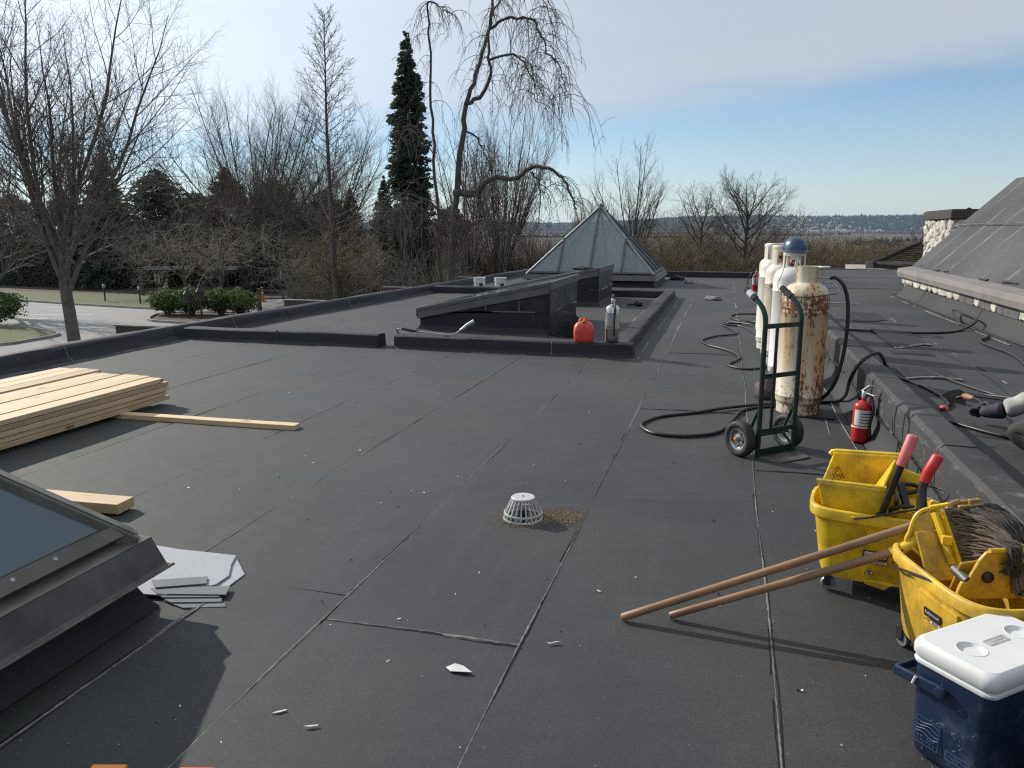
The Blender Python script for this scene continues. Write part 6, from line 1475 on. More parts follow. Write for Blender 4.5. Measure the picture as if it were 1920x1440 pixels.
for (x, y_) in ((2.15, 4.03), (2.375, 4.0)):
    skin_obj('boot', M['boot'], pe, [[((x - 0.02, y_ + 0.05, pz + 0.066), 0.054), ((x, y_, pz + 0.07), 0.056), ((x + 0.02, y_ - 0.05, pz + 0.085), 0.05)], [((x, y_, pz + 0.07), 0.056), ((x + 0.015, y_ - 0.10, pz + 0.05), 0.045), ((x - 0.01, y_ - 0.17, pz + 0.042), 0.040)]])
ch_ = (2.12, 4.60, 0.98); nk = (2.10, 4.72, 1.12)
shl, shr = (1.97, 4.72, 1.02), (2.30, 4.72, 1.01)
skin_obj('sweatshirt', M['sleeve'], pe, [
    [((2.17, 4.24, 0.70), (0.150, 0.12)), ((2.16, 4.38, 0.82), (0.150, 0.12)), (ch_, (0.165, 0.125)), ((2.11, 4.68, 1.06), (0.10, 0.085)), (nk, 0.062)],
    [(ch_, (0.165, 0.125)), (shl, 0.082), ((1.93, 4.90, 0.86), 0.070), ((1.935, 5.04, 0.66), 0.068), ((1.87, 5.11, 0.56), 0.068), ((1.77, 5.155, 0.48), 0.068), ((1.70, 5.175, 0.44), 0.064), ((1.672, 5.18, 0.43), 0.058)],
    [(ch_, (0.165, 0.125)), (shr, 0.082), ((2.37, 4.92, 0.86), 0.064), ((2.36, 5.10, 0.68), 0.058), ((2.26, 5.30, 0.56), 0.050), ((2.20, 5.42, 0.49), 0.044)]])
folds('sweatshirt', 0.030)
def head_rings(specs, n=24):
    return [[Vector((x + rx * math.cos(2 * math.pi * k / n), y_ + ry * math.sin(2 * math.pi * k / n), z - 0.10 * ry * math.sin(2 * math.pi * k / n))) for k in range(n)] for x, y_, z, rx, ry in specs]
MB().loft(head_rings([(2.11, 4.655, 1.03, 0.060, 0.058), (2.105, 4.70, 1.09, 0.054, 0.054), (2.10, 4.745, 1.135, 0.052, 0.054), (2.095, 4.785, 1.165, 0.052, 0.070), (2.092, 4.815, 1.185, 0.058, 0.092), (2.09, 4.832, 1.21, 0.066, 0.102), (2.09, 4.842, 1.245, 0.072, 0.102), (2.09, 4.848, 1.285, 0.075, 0.100), (2.09, 4.842, 1.32, 0.074, 0.098), (2.09, 4.832, 1.355, 0.065, 0.085), (2.09, 4.822, 1.38, 0.045, 0.058), (2.09, 4.818, 1.39, 0.015, 0.02)])).build('body', M['skin'], pe, smooth=True, angle=80)
MB().tube(spline([(2.09, 4.944, 1.298), (2.09, 4.958, 1.275), (2.09, 4.970, 1.255), (2.09, 4.950, 1.244)], 4), [0.008, 0.009, 0.010, 0.011, 0.012, 0.013, 0.014, 0.015, 0.015, 0.014, 0.012, 0.010, 0.008], 8).build('nose', M['skin'], pe, smooth=True)
for sx in (-1, 1):
    MB().lathe([(0.0, -0.009), (0.006, -0.006), (0.009, 0.0), (0.006, 0.006), (0.0, 0.009)], 10, Matrix.Translation((2.09 + sx * 0.030, 4.932, 1.290))).build('eye', M['ink'], pe, smooth=True)
    MB().tube([(2.09 + sx * 0.016, 4.944, 1.308), (2.09 + sx * 0.032, 4.940, 1.312), (2.09 + sx * 0.046, 4.928, 1.306)], 0.0045, 6).build('eyebrow', M['hair'], pe, smooth=True)
    MB().tube([(2.09 + sx * 0.074, 4.835, 1.305), (2.09 + sx * 0.086, 4.825, 1.285), (2.09 + sx * 0.082, 4.832, 1.26), (2.09 + sx * 0.072, 4.84, 1.245)], [0.010, 0.015, 0.013, 0.008], 8).build('ear', M['skin'], pe, smooth=True)
MB().tube([(2.066, 4.926, 1.218), (2.09, 4.934, 1.216), (2.114, 4.926, 1.218)], 0.0055, 6).build('mouth', M['grip_pink'], pe, smooth=True)
MB().loft(head_rings([(2.092, 4.772, 1.175, 0.050, 0.055), (2.09, 4.785, 1.215, 0.068, 0.072), (2.09, 4.795, 1.255, 0.077, 0.080), (2.09, 4.805, 1.295, 0.081, 0.088), (2.09, 4.820, 1.33, 0.081, 0.096), (2.09, 4.826, 1.362, 0.073, 0.094), (2.09, 4.822, 1.39, 0.054, 0.070), (2.09, 4.818, 1.404, 0.022, 0.03)])).build('hair', M['hair'], pe, smooth=True, angle=80)
def glove(wr_, palm, dirn, side, thumb_dir, curl):
    wr_, palm, d, s_, td = Vector(wr_), Vector(palm), Vector(dirn).normalized(), Vector(side).normalized(), Vector(thumb_dir).normalized()
    dn = d.cross(s_).normalized()
    if dn.z > 0: dn = -dn
    g = skin_obj('glove', M['leather'], pe, [[(tuple(wr_), 0.062), (tuple(wr_.lerp(palm, 0.35)), 0.056), (tuple(palm), (0.054, 0.042)), (tuple(palm + d * 0.035), (0.050, 0.036))]])
    for k, (off, ln) in enumerate(((-0.033, 0.070), (-0.011, 0.080), (0.011, 0.076), (0.032, 0.060))):
        b0 = palm + d * 0.025 + s_ * off; b1_ = b0 + d * ln * 0.52; b2_ = b1_ + (d * (1 - curl) + dn * curl).normalized() * ln * 0.36; b3 = b2_ + (d * (1 - 1.9 * curl) + dn * curl * 1.3).normalized() * ln * 0.28
        skin_obj('glove_finger', M['leather'], g, [[(tuple(b0), 0.0165), (tuple(b1_), 0.0155), (tuple(b2_), 0.0145), (tuple(b3), 0.0125)]])
    t0 = palm - d * 0.012 + td * 0.034; t1 = t0 + (td * 0.6 + d * 0.8).normalized() * 0.036; t2 = t1 + (d + dn * 0.5).normalized() * 0.032
    skin_obj('glove_thumb', M['leather'], g, [[(tuple(palm - d * 0.02 + td * 0.012), 0.018), (tuple(t0), 0.0165), (tuple(t1), 0.0145), (tuple(t2), 0.0115)]])
    return g
glove((1.680, 5.18, 0.425), (1.600, 5.245, 0.395), (-0.55, 0.75, -0.10), (0.60, 0.35, -0.55), (0.25, 0.2, 1.0), 0.5)
glove((2.20, 5.42, 0.49), (2.12, 5.54, 0.415), (-0.35, 0.85, -0.2), (0.8, 0.35, 0.0), (0.8, 0.2, 0.5), 0.55)

# trowel held by the near glove, torch lying behind it
tr = thing('trowel', 'black pointed trowel with reddish wooden handle in the gloved hand', 'trowel', (0, 0, 0))
tip, heel = Vector((1.527, 6.0, 0.335)), Vector((1.612, 5.86, 0.352))
dd = (heel - tip).normalized(); sd_ = Vector((0.42, -0.30, -0.80)).normalized(); sd_ = (sd_ - dd * sd_.dot(dd)).normalized(); up_ = sd_.cross(dd)
prof_b = [(0.0, 0.0), (0.05, 0.028), (0.12, 0.055), (0.17, 0.064), (0.20, 0.052), (0.21, 0.0), (0.20, -0.052), (0.17, -0.064), (0.12, -0.055), (0.05, -0.028)]
if up_.z < 0: up_ = -up_
MB().loft([[tip + dd * a + sd_ * b for a, b in prof_b], [tip + dd * a + sd_ * b + up_ * 0.003 for a, b in prof_b]]).build('blade', M['ink'], tr)
hb_ = heel + dd * 0.02 + Vector((0, 0, 0.02)); he_ = Vector((1.615, 5.235, 0.400)); hm_ = Vector((1.648, 5.70, 0.385))
MB().tube(spline([heel - dd * 0.03, heel + dd * 0.01 + Vector((0, 0, 0.012)), hb_], 4), 0.007, 8).build('tang', M['steel_dark'], tr, smooth=True)
MB().tube([hb_, hb_.lerp(hm_, 0.3), hb_.lerp(hm_, 0.8), hm_], [0.012, 0.021, 0.018, 0.011], 12).build('ferrule_grip', M['wood_handle'], tr, smooth=True)
MB().tube(spline([hm_, hm_.lerp(he_, 0.3) + Vector((0, 0, 0.012)), hm_.lerp(he_, 0.7), he_], 5), 0.0085, 8).build('shank', M['steel_dark'], tr, smooth=True)
to = thing('roofing_torch', 'long dark roofing torch lying behind the trowel on the right roof', 'torch', (0, 0, 0))
MB().tube(spline([(1.69, 6.02, 0.345), (1.80, 5.97, 0.345), (2.0, 5.86, 0.345), (2.6, 5.5, 0.345)], 5), 0.009, 8).build('lance', M['fascia'], to, smooth=True)
MB().tube([(1.755, 6.00, 0.312), (1.755, 6.00, 0.395)], 0.005, 6).build('stand', M['alu'], to, smooth=True)
MB().tube([(1.80, 5.985, 0.36), (1.95, 5.90, 0.362)], 0.006, 6).build('pilot_tube', M['alu'], to, smooth=True)
MB().tube(spline([(1.70, 7.25, 0.314), (1.80, 6.70, 0.316), (1.95, 6.2, 0.318), (2.10, 5.95, 0.320), (2.6, 5.4, 0.318)], 6), 0.010, 8).build('gas_hose', M['hose'], to, smooth=True)
# ------------------------------------------------------------------ ground, car park, lawns
G = -3.5
def ground_z(x, y_):
    r = math.hypot(x, y_); a = math.atan2(x, y_)
    t = min(1, max(0, (r - 85) / 230)); t = t * t * (3 - 2 * t)
    return G - 13.0 * t
m, t_, b_ = new_mat('fields')
v = coords(t_, 'world', (0.006, 0.0022, 0.0)); n1 = noise(t_, v, 1.0, 5, 0.6); n2 = noise(t_, coords(t_, 'world', (0.4, 0.4, 0)), 1.0, 6, 0.7)
c = ramp(t_, n1, [(0.30, (0.056, 0.042, 0.030)), (0.45, (0.088, 0.064, 0.040)), (0.55, (0.070, 0.064, 0.038)), (0.70, (0.105, 0.078, 0.055))])
c = mix(t_, ramp(t_, n2, [(0.35, 0.0), (0.75, 0.6)]), c, (0.060, 0.052, 0.034))
t_.links.new(c, b_.inputs['Base Color']); b_.inputs['Roughness'].default_value = 0.95; M['field'] = m
rs_ = [0, 8, 20, 35, 50, 65, 80, 95, 115, 140, 170, 210, 260, 320, 420, 600, 900, 1400, 2200, 3500, 5200, 7600]
na = 72; V = [(0, 0, G)]; F_ = []
for r_ in rs_[1:]:
    for k in range(na):
        a = 2 * math.pi * k / na; x, y_ = r_ * math.sin(a), r_ * math.cos(a); V.append((x, y_, ground_z(x, y_)))
for k in range(na): F_.append((0, 1 + (k + 1) % na, 1 + k))
for i in range(len(rs_) - 2):
    for k in range(na):
        a0 = 1 + i * na + k; a1 = 1 + i * na + (k + 1) % na; F_.append((a0, a1, a1 + na, a0 + na))
o = MB().add(V, F_).build('ground', M['field'], None); tag(o, kind='structure')
def flat(name, pts, z, mat, kind='structure', th=0.0):
    mb = MB()
    if th: mb.prism(pts, z - th, z)
    else: mb.add([(x, y_, z) for x, y_ in pts], [tuple(range(len(pts)))])
    o = mb.build(name, M[mat], None); tag(o, kind=kind); return o
flat('car_park', [(-75, 6), (-9, 6), (-9, 46), (-27.3, 41.2), (-34.6, 41.0), (-41.4, 42.0), (-49.3, 43.5), (-58, 43.5), (-75, 42)], G + 0.004, 'asphalt')
for k, ((xa, ya), (xb, yb)) in enumerate([((-39.8, 36.65), (-36.4, 37.6)), ((-40.6, 38.7), (-36.6, 39.5)), ((-38.2, 34.9), (-34.4, 35.6)), ((-36.4, 33.4), (-32.0, 33.9)), ((-35.0, 31.9), (-31.0, 32.5)), ((-43.0, 40.4), (-38.4, 40.9))]):
    mb = MB(); d_ = Vector((xb - xa, yb - ya, 0)).normalized(); s_ = Vector((-d_.y, d_.x, 0)) * 0.07
    p, q = Vector((xa, ya, G + 0.008)), Vector((xb, yb, G + 0.008)); mb.add([p - s_, q - s_, q + s_, p + s_], [(0, 1, 2, 3)])
    o = mb.build('parking_line', M['line_white'], None); tag(o, kind='structure')
flat('lawn', [(-58, 43.7), (-49.3, 43.7), (-41.4, 42.2), (-34.6, 41.2), (-32.6, 41.4), (-31.8, 44), (-32.6, 49.5), (-41, 49.8), (-48, 49), (-60, 50)], G + 0.10, 'grass')
flat('lawn', [(-26.8, 41.6), (-24, 42), (-12, 48), (-14, 60), (-26, 56), (-29.5, 51)], G + 0.09, 'grass')
flat('mulch_bed', [(-60, 50.1), (-48, 49.1), (-41, 49.9), (-32.6, 49.6), (-29.9, 51.2), (-26, 56.2), (-26, 75), (-90, 75), (-90, 50)], G + 0.05, 'mulch')
flat('path', [(-31.9, 41.2), (-27.4, 41.3), (-29.6, 50.8), (-31.8, 49.4)], G + 0.012, 'asphalt')
flat('lawn', [(-44, 29.2), (-35.6, 30.9), (-33.5, 30.8), (-31.3, 29.9), (-30.6, 29.1), (-30.45, 27.6), (-30.7, 26.2), (-33.5, 25.2), (-44, 24.4)], G + 0.11, 'grass')
flat('planting_bed', [(-30.7, 35.9), (-32.3, 38.5), (-30.8, 39.6), (-27.3, 40.0), (-26.8, 36.0), (-28.5, 35.3)], G + 0.10, 'mulch')
def kerb(name, pts, parent=None, closed=False):
    pts = spline(pts, 4) if len(pts) > 2 else [Vector(p) for p in pts]
    k0 = thing('kerb', None, None); k0['kind'] = 'structure'
    acc = [pts[0]]; run_ = 0.0
    for a, b in zip(pts, pts[1:]):
        acc.append(b); run_ += (b - a).length
        if run_ > 1.7 or b is pts[-1]:
            mb = MB(); rings = []
            for i, p in enumerate(acc):
                d_ = (acc[min(i + 1, len(acc) - 1)] - acc[max(i - 1, 0)]).normalized(); s_ = Vector((-d_.y, d_.x, 0)) * 0.08
                p2 = p + d_ * (0.006 if i == 0 else -0.006 if i == len(acc) - 1 else 0)
                rings.append([p2 - s_, p2 + s_, p2 + s_ * 0.9 + Vector((0, 0, 0.13)), p2 - s_ * 0.9 + Vector((0, 0, 0.13))])
            mb.loft(rings).build('kerb_stone', M['concrete'], k0); acc = [b]; run_ = 0
    return k0
kerb('kerb', [(-58, 43.6, G), (-49.3, 43.6, G), (-41.4, 42.1, G), (-34.6, 41.1, G), (-32.3, 41.2, G), (-31.95, 43.5, G)])
kerb('kerb', [(-44, 29.3, G), (-35.6, 31.0, G), (-33.5, 30.9, G), (-31.2, 30.0, G), (-30.5, 29.1, G), (-30.35, 27.6, G), (-30.6, 26.1, G), (-33.5, 25.1, G)])
kerb('kerb', [(-28.5, 35.2, G), (-30.8, 35.8, G), (-32.4, 38.6, G), (-30.8, 39.75, G), (-27.2, 40.1, G), (-26.7, 35.9, G), (-28.5, 35.2, G)])

# ------------------------------------------------------------------ trees
def rv(rng): 
    a = rng.uniform(0, 6.2832); z = rng.uniform(-1, 1); r_ = math.sqrt(1 - z * z); return Vector((r_ * math.cos(a), r_ * math.sin(a), z))
def grow_tree(rng, p0, spec, d0=(0, 0, 1)):
    """returns a list of branch lists per level; every branch is (points, radii)"""
    out = [[] for _ in spec]
    def branch(p, d, ln, r_, lv):
        s = spec[lv]; n = s.get('pts', 5); pts = [p.copy()]; q = p.copy(); d = d.normalized(); st = ln / (n - 1)
        up = s.get('up', 0.1); wob = s.get('wob', 0.15)
        for k in range(n - 1):
            d = (d + rv(rng) * wob + Vector((0, 0, up))).normalized()
            q = q + d * st; pts.append(q.copy())
        e = s.get('tip', 0.35)
        rad = [r_ * (1 - (1 - e) * k / (n - 1)) for k in range(n)]
        out[lv].append((np.array([tuple(x) for x in pts]), np.array(rad)))
        if lv + 1 >= len(spec): return
        c = spec[lv + 1]; num = c['n']; num = int(num * (0.75 + 0.5 * rng.random()) + 0.5) if lv else num
        ga = rng.uniform(0, 6.28)
        for k in range(num):
            f = c.get('start', 0.25) + (c.get('stop', 0.98) - c.get('start', 0.25)) * ((k + rng.random() * 0.8) / num)
            x = f * (n - 1); i = min(n - 2, int(x)); pos = pts[i].lerp(pts[i + 1], x - i); ax = (pts[i + 1] - pts[i]).normalized()
            ga += 2.4 + rng.uniform(-0.5, 0.5)
            pr = ax.orthogonal().normalized(); pr = Matrix.Rotation(ga, 3, ax) @ pr
            an = R(rng.uniform(*c['ang']))
            if 'angf' in c: an = R(c['angf'](f) + rng.uniform(-8, 8))
            dd_ = ax * math.cos(an) + pr * math.sin(an)
            l2 = ln * rng.uniform(*c['len'])
            l2 *= c['prof'](f) if 'prof' in c else (1.05 - 0.5 * f)
            rr2 = min(rad[i] * 0.8, c.get('r', 1) if 'r' in c else rad[i] * c.get('rr', 0.5))
            branch(pos, dd_, max(l2, 0.08), rr2, lv + 1)
    branch(Vector(p0), Vector(d0), spec[0]['L'], spec[0]['r'], 0)
    return out
def bare_tree(name, label, group, base, spec, seed, trunk_mat='bark', twig_mat='twig', split=2, d0=(0, 0, 1)):
    rng = random.Random(seed)
    t = thing(name, label, 'tree', base, 0, group)
    o_ = grow_tree(rng, (0, 0, -0.1), spec, d0)
    tr_ = [b for l in o_[:split] for b in l]
    big = [b for b in tr_ if b[1][0] > 0.04]; sm = [b for b in tr_ if b[1][0] <= 0.04]
    tubes_np('trunk', big, M[trunk_mat], t, 7)
    tubes_np('crown', sm + [b for l in o_[split:] for b in l], M[twig_mat], t, 3, 'stuff')
    return t
GT = 'bare winter trees beyond the roof'
big_spec = [dict(L=4.6, r=0.27, pts=7, wob=0.05, up=0.1, tip=0.75),
            dict(n=13, start=0.48, stop=1.0, ang=(8, 50), len=(2.0, 2.8), prof=lambda f: 1.0, r=0.115, pts=10, wob=0.11, up=0.06, tip=0.07),
            dict(n=15, start=0.12, ang=(24, 50), len=(0.28, 0.46), rr=0.5, pts=7, wob=0.13, up=0.06, tip=0.2),
            dict(n=11, start=0.15, ang=(28, 55), len=(0.32, 0.55), rr=0.5, pts=5, wob=0.16, up=0.07, tip=0.4),
            dict(n=5, start=0.15, ang=(25, 55), len=(0.35, 0.6), r=0.0088, pts=4, wob=0.18, up=0.08, tip=0.7)]
bare_tree('bare_tree', 'tall bare broadleaf tree with forked trunk by the car park, filling the upper left', GT, (-27.0, 26.8, G), big_spec, 5, 'bark', 'twig')
vase = [dict(L=3.2, r=0.26, pts=5, wob=0.04, up=0.1, tip=0.8),
        dict(n=24, start=0.40, stop=1.0, ang=(6, 54), len=(3.3, 4.5), prof=lambda f: 1.0, r=0.085, pts=9, wob=0.06, up=0.03, tip=0.24),
        dict(n=16, start=0.14, ang=(16, 40), len=(0.28, 0.46), rr=0.5, pts=6, wob=0.08, up=0.05, tip=0.25),
        dict(n=9, start=0.12, ang=(18, 40), len=(0.38, 0.58), rr=0.5, pts=5, wob=0.10, up=0.05, tip=0.4),
        dict(n=5, start=0.15, ang=(18, 40), len=(0.35, 0.6), r=0.020, pts=4, wob=0.12, up=0.06, tip=0.7)]
bare_tree('bare_tree', 'wide vase-shaped bare tree rising behind the dark evergreens left of the larch', GT, (-36.8, 55.6, G), vase, 8, 'bark_dark', 'twig')
bare_tree('bare_tree', 'vase-shaped bare tree directly behind the tall thin larch', GT, (-30.2, 54.6, G), [dict(vase[0]), dict(vase[1], n=13, len=(2.7, 3.7)), vase[2], vase[3], vase[4]], 9, 'bark_dark', 'twig')
larch = [dict(L=16.9, r=0.20, pts=14, wob=0.018, up=0.05, tip=0.06),
         dict(n=95, start=0.16, stop=0.995, ang=(60, 85), angf=lambda f: 82 - 38 * f, len=(0.22, 0.30), prof=lambda f: max(0.05, (1.12 - f) ** 0.8), r=0.026, pts=7, wob=0.07, up=0.075, tip=0.25),
         dict(n=9, start=0.2, ang=(25, 55), len=(0.22, 0.42), r=0.0125, pts=5, wob=0.13, up=0.05, tip=0.5),
         dict(n=5, start=0.2, ang=(25, 55), len=(0.3, 0.5), r=0.0085, pts=4, wob=0.15, up=0.05, tip=0.7)]
bare_tree('larch_tree', 'tall thin bare larch with one straight leader and short upturned branches', GT, (-22.3, 41.6, G), larch, 12, 'bark_dark', 'twig', 1)
multi = [dict(L=1.6, r=0.22, pts=4, wob=0.03, up=0.1, tip=0.8),
         dict(n=22, start=0.35, stop=1.0, ang=(5, 27), len=(5.6, 7.6), prof=lambda f: 1.0, r=0.075, pts=9, wob=0.05, up=0.03, tip=0.15),
         dict(n=11, start=0.25, ang=(14, 32), len=(0.25, 0.40), rr=0.5, pts=6, wob=0.08, up=0.05, tip=0.25),
         dict(n=7, start=0.12, ang=(16, 38), len=(0.35, 0.55), rr=0.5, pts=5, wob=0.10, up=0.05, tip=0.4),
         dict(n=4, start=0.15, ang=(18, 42), len=(0.35, 0.6), r=0.0135, pts=4, wob=0.12, up=0.06, tip=0.7)]
bare_tree('bare_tree', 'many-stemmed rounded bare tree with reddish twigs behind the weeping tree', GT, (-15.2, 51.8, G), multi, 14, 'bark_dark', 'twig_red')
bare_tree('bare_tree', 'smaller many-stemmed bare tree between the spruce and the weeping tree', GT, (-17.9, 53.4, G), [multi[0], dict(multi[1], n=14, len=(5.2, 7.0)), multi[2], multi[3], multi[4]], 15, 'bark_dark', 'twig_red')
v2 = [dict(L=2.6, r=0.15, pts=5, wob=0.04, up=0.1, tip=0.8),
      dict(n=14, start=0.4, stop=1.0, ang=(8, 36), len=(2.3, 3.3), prof=lambda f: 1.0, r=0.07, pts=8, wob=0.06, up=0.03, tip=0.15),
      dict(n=10, start=0.2, ang=(18, 38), len=(0.28, 0.45), rr=0.5, pts=6, wob=0.09, up=0.05, tip=0.25),
      dict(n=7, start=0.12, ang=(20, 42), len=(0.32, 0.5), rr=0.5, pts=5, wob=0.12, up=0.05, tip=0.4),
      dict(n=4, start=0.15, ang=(20, 45), len=(0.35, 0.6), r=0.013, pts=4, wob=0.12, up=0.05, tip=0.7)]
bare_tree('bare_tree', 'upright bare tree rising right behind the tip of the glass pyramid', GT, (-6.4, 54.5, G), v2, 21, 'bark_dark', 'twig')
bare_tree('bare_tree', 'low faint bare tree to the left of the glass pyramid tip', GT, (-10.6, 59.4, G), [v2[0], dict(v2[1], len=(1.5, 2.1)), v2[2], v2[3], v2[4]], 22, 'bark_dark', 'twig_pale')
v3 = [dict(L=6.2, r=0.20, pts=8, wob=0.03, up=0.08, tip=0.3),
      dict(n=24, start=0.30, stop=1.0, ang=(40, 70), angf=lambda f: 78 - 42 * f, len=(0.48, 0.62), prof=lambda f: 0.62 + 0.65 * math.sin(min(1, f * 1.15) * 2.7), r=0.050, pts=9, wob=0.14, up=0.05, tip=0.15),
      dict(n=11, start=0.15, ang=(28, 52), len=(0.28, 0.50), rr=0.5, pts=6, wob=0.14, up=0.05, tip=0.3),
      dict(n=9, start=0.12, ang=(28, 52), len=(0.32, 0.55), rr=0.55, pts=5, wob=0.14, up=0.04, tip=0.4),
      dict(n=4, start=0.15, ang=(25, 55), len=(0.35, 0.6), r=0.012, pts=4, wob=0.14, up=0.04, tip=0.7)]
bare_tree('bare_tree', 'round-headed spreading bare tree left of the white gas cylinders', GT, (1.0, 49.5, G), v3, 24, 'bark_dark', 'twig')
bare_tree('bare_tree', 'smaller bare tree just left of the round-headed spreading one', GT, (-1.9, 57.5, G), [dict(v3[0], L=5.6), dict(v3[1], n=16, len=(0.55, 0.72)), v3[2], v3[3], v3[4]], 25, 'bark_dark', 'twig')
bare_tree('bare_tree', 'bare tree at the left picture edge beside the rounded shrub', GT, (-42.0, 36.0, G), [dict(big_spec[0], L=3.4, r=0.26), dict(big_spec[1], n=7, len=(1.6, 2.3), r=0.12), big_spec[2], dict(big_spec[3], n=7), dict(big_spec[4], n=5)], 31, 'bark', 'twig')
# twisty drooping small trees in front of the evergreens
tw_spec = [dict(L=1.7, r=0.13, pts=5, wob=0.10, up=0.08, tip=0.8),
           dict(n=9, start=0.55, stop=1.0, ang=(25, 65), len=(1.5, 2.1), prof=lambda f: 1.0, r=0.055, pts=8, wob=0.24, up=0.02, tip=0.25),
           dict(n=9, start=0.15, ang=(35, 75), len=(0.40, 0.7), rr=0.5, pts=7, wob=0.30, up=-0.03, tip=0.3),
           dict(n=8, start=0.12, ang=(35, 80), len=(0.4, 0.65), rr=0.55, pts=6, wob=0.36, up=-0.05, tip=0.4),
           dict(n=3, start=0.15, ang=(30, 80), len=(0.4, 0.7), r=0.015, pts=5, wob=0.40, up=-0.04, tip=0.7)]
for k, (lab, bx, by, sd, sc_, mt) in enumerate([
        ('low twisty bare tree with pale drooping twigs behind the two black lamp posts', -36.3, 46.0, 41, 1.5, 'twig_pale'),
        ('low twisty bare tree with pale drooping twigs right of the lamp posts by the path', -32.8, 45.2, 42, 1.45, 'twig_pale'),
        ('low tangled bare tree overhanging the path beside the orange marker', -27.5, 45.4, 43, 1.35, 'twig_pale'),
        ('low tangled bare tree at the foot of the larch', -23.2, 43.8, 44, 1.3, 'twig_tan'),
        ('low tangled bare tree at the foot of the dark spruce', -19.8, 42.2, 45, 1.15, 'twig_pale'),
        ('low twisty bare tree behind the row of small garden lights', -42.5, 49.0, 46, 1.5, 'twig')]):
    sp = [dict(q) for q in tw_spec]; sp[0]['L'] *= sc_
    bare_tree('bare_tree', lab, GT, (bx, by, G), sp, sd, 'bark', mt)

# weeping tree: limbs set by hand, curtains of hanging twigs grown from them
def weeping(label, base, limbs, seed, nh, lr, group=GT):
    rng = random.Random(seed); t = thing('weeping_tree', label, 'tree', base, 0, group); bv = Vector(base); big = []; tw = []
    for pts, r0, r1, hang, (l0, l1) in limbs:
        P_ = [p - bv for p in spline(pts, 4)]; n = len(P_); hang *= 0.85; l1 *= 1.2
        for i in range(1, n - 1): P_[i] = P_[i] + Vector((rng.uniform(-1, 1), rng.uniform(-1, 1), rng.uniform(-.6, .6))) * 0.075
        big.append((np.array([tuple(p + Vector((0, 0.02 * math.sin(i), 0))) for i, p in enumerate(P_)]), np.array([r0 + (r1 - r0) * (i / (n - 1)) ** 0.8 for i in range(n)])))
        for k in range(int(hang)):
            f = (0.12 + 0.88 * rng.random() ** 0.8) * (n - 1); i = min(n - 2, int(f)); p = P_[i].lerp(P_[i + 1], f - i)
            ln = rng.uniform(l0, l1); a = rng.uniform(0, 6.28); o_ = Vector((math.cos(a), math.sin(a), 0)) * rng.uniform(0.08, 0.42)
            m_ = 9; d = (o_ * 2.0 + Vector((0, 0, rng.uniform(-0.1, 0.5)))).normalized(); q = p.copy(); line = [q.copy()]
            for j in range(m_ - 1):
                d = (d + Vector((0, 0, -0.42)) + rv(rng) * 0.13).normalized(); q = q + d * ln / (m_ - 1); line.append(q.copy())
            r_ = rng.uniform(0.013, 0.021); tw.append((np.array([tuple(x) for x in line]), np.linspace(r_, 0.006, m_)))
            for j in range(rng.randint(3, 6)):
                i2 = rng.randint(1, m_ - 2); q = line[i2].copy(); d = (rv(rng) * 0.8 + Vector((0, 0, -0.5))).normalized(); l2 = ln * rng.uniform(0.12, 0.35); sub = [q.copy()]
                for s_ in range(4):
                    d = (d + Vector((0, 0, -0.35)) + rv(rng) * 0.2).normalized(); q = q + d * l2 / 4; sub.append(q.copy())
                tw.append((np.array([tuple(x) for x in sub]), np.linspace(0.011, 0.007, 5)))
    by_n = big
    tubes_np('trunk', by_n, M['bark_dark'], t, 8); tubes_np('crown', tw, M['twig'], t, 3, 'stuff')
    return t
trunk = [(-14.3, 39.6, -3.6), (-14.36, 39.61, -1.77), (-14.19, 39.66, 0.94), (-14.1, 39.68, 2.88), (-13.63, 39.81, 6.14), (-13.5, 39.85, 7.87), (-12.93, 40.0, 9.3), (-12.33, 40.17, 11.35), (-12.06, 40.24, 12.87), (-11.93, 40.28, 14.35)]
la = [(-13.5, 39.85, 7.87), (-12.47, 39.72, 8.32), (-12.01, 39.63, 9.29), (-12.16, 39.7, 10.3), (-12.11, 39.81, 11.79), (-11.59, 40.06, 12.78), (-11.23, 40.26, 13.8)]
lb = [(-12.11, 39.81, 11.41), (-11.25, 39.74, 11.81), (-10.38, 39.67, 11.76), (-9.85, 39.61, 11.59), (-9.36, 39.64, 10.8), (-9.13, 39.6, 10.11), (-8.67, 39.62, 9.7), (-8.33, 39.61, 8.9), (-8.17, 39.66, 7.83)]
lc = [(-12.17, 39.69, 9.9), (-11.39, 40.22, 10.21), (-10.91, 40.87, 10.21), (-10.56, 41.28, 9.73), (-10.29, 41.56, 9.05), (-10.17, 41.59, 8.12)]
ld = [(-14.1, 39.68, 3.38), (-12.9, 39.49, 3.36), (-12.27, 39.35, 3.88), (-11.57, 39.23, 4.13), (-10.68, 39.17, 4.06), (-9.77, 39.01, 4.53), (-8.85, 38.84, 4.45), (-8.09, 38.74, 3.99), (-7.66, 38.65, 3.26), (-7.32, 38.64, 2.46)]
le = [(-13.57, 39.83, 6.54), (-13.08, 40.48, 6.28), (-12.9, 40.84, 5.69), (-12.58, 41.14, 4.85), (-12.42, 41.28, 3.77)]
lf = [(-9.77, 39.01, 4.32), (-9.52, 39.38, 3.95), (-9.38, 39.53, 3.11), (-9.45, 39.61, 1.77)]
lg = [(-14.2, 39.66, 1.6), (-15.0, 39.3, 2.6), (-16.2, 39.0, 3.3), (-17.3, 38.8, 3.0), (-17.9, 38.7, 2.0)]
lh = [(-14.2, 39.66, 0.6), (-13.4, 39.2, 1.5), (-12.3, 38.9, 2.0), (-11.2, 38.7, 1.7), (-10.5, 38.6, 0.8)]
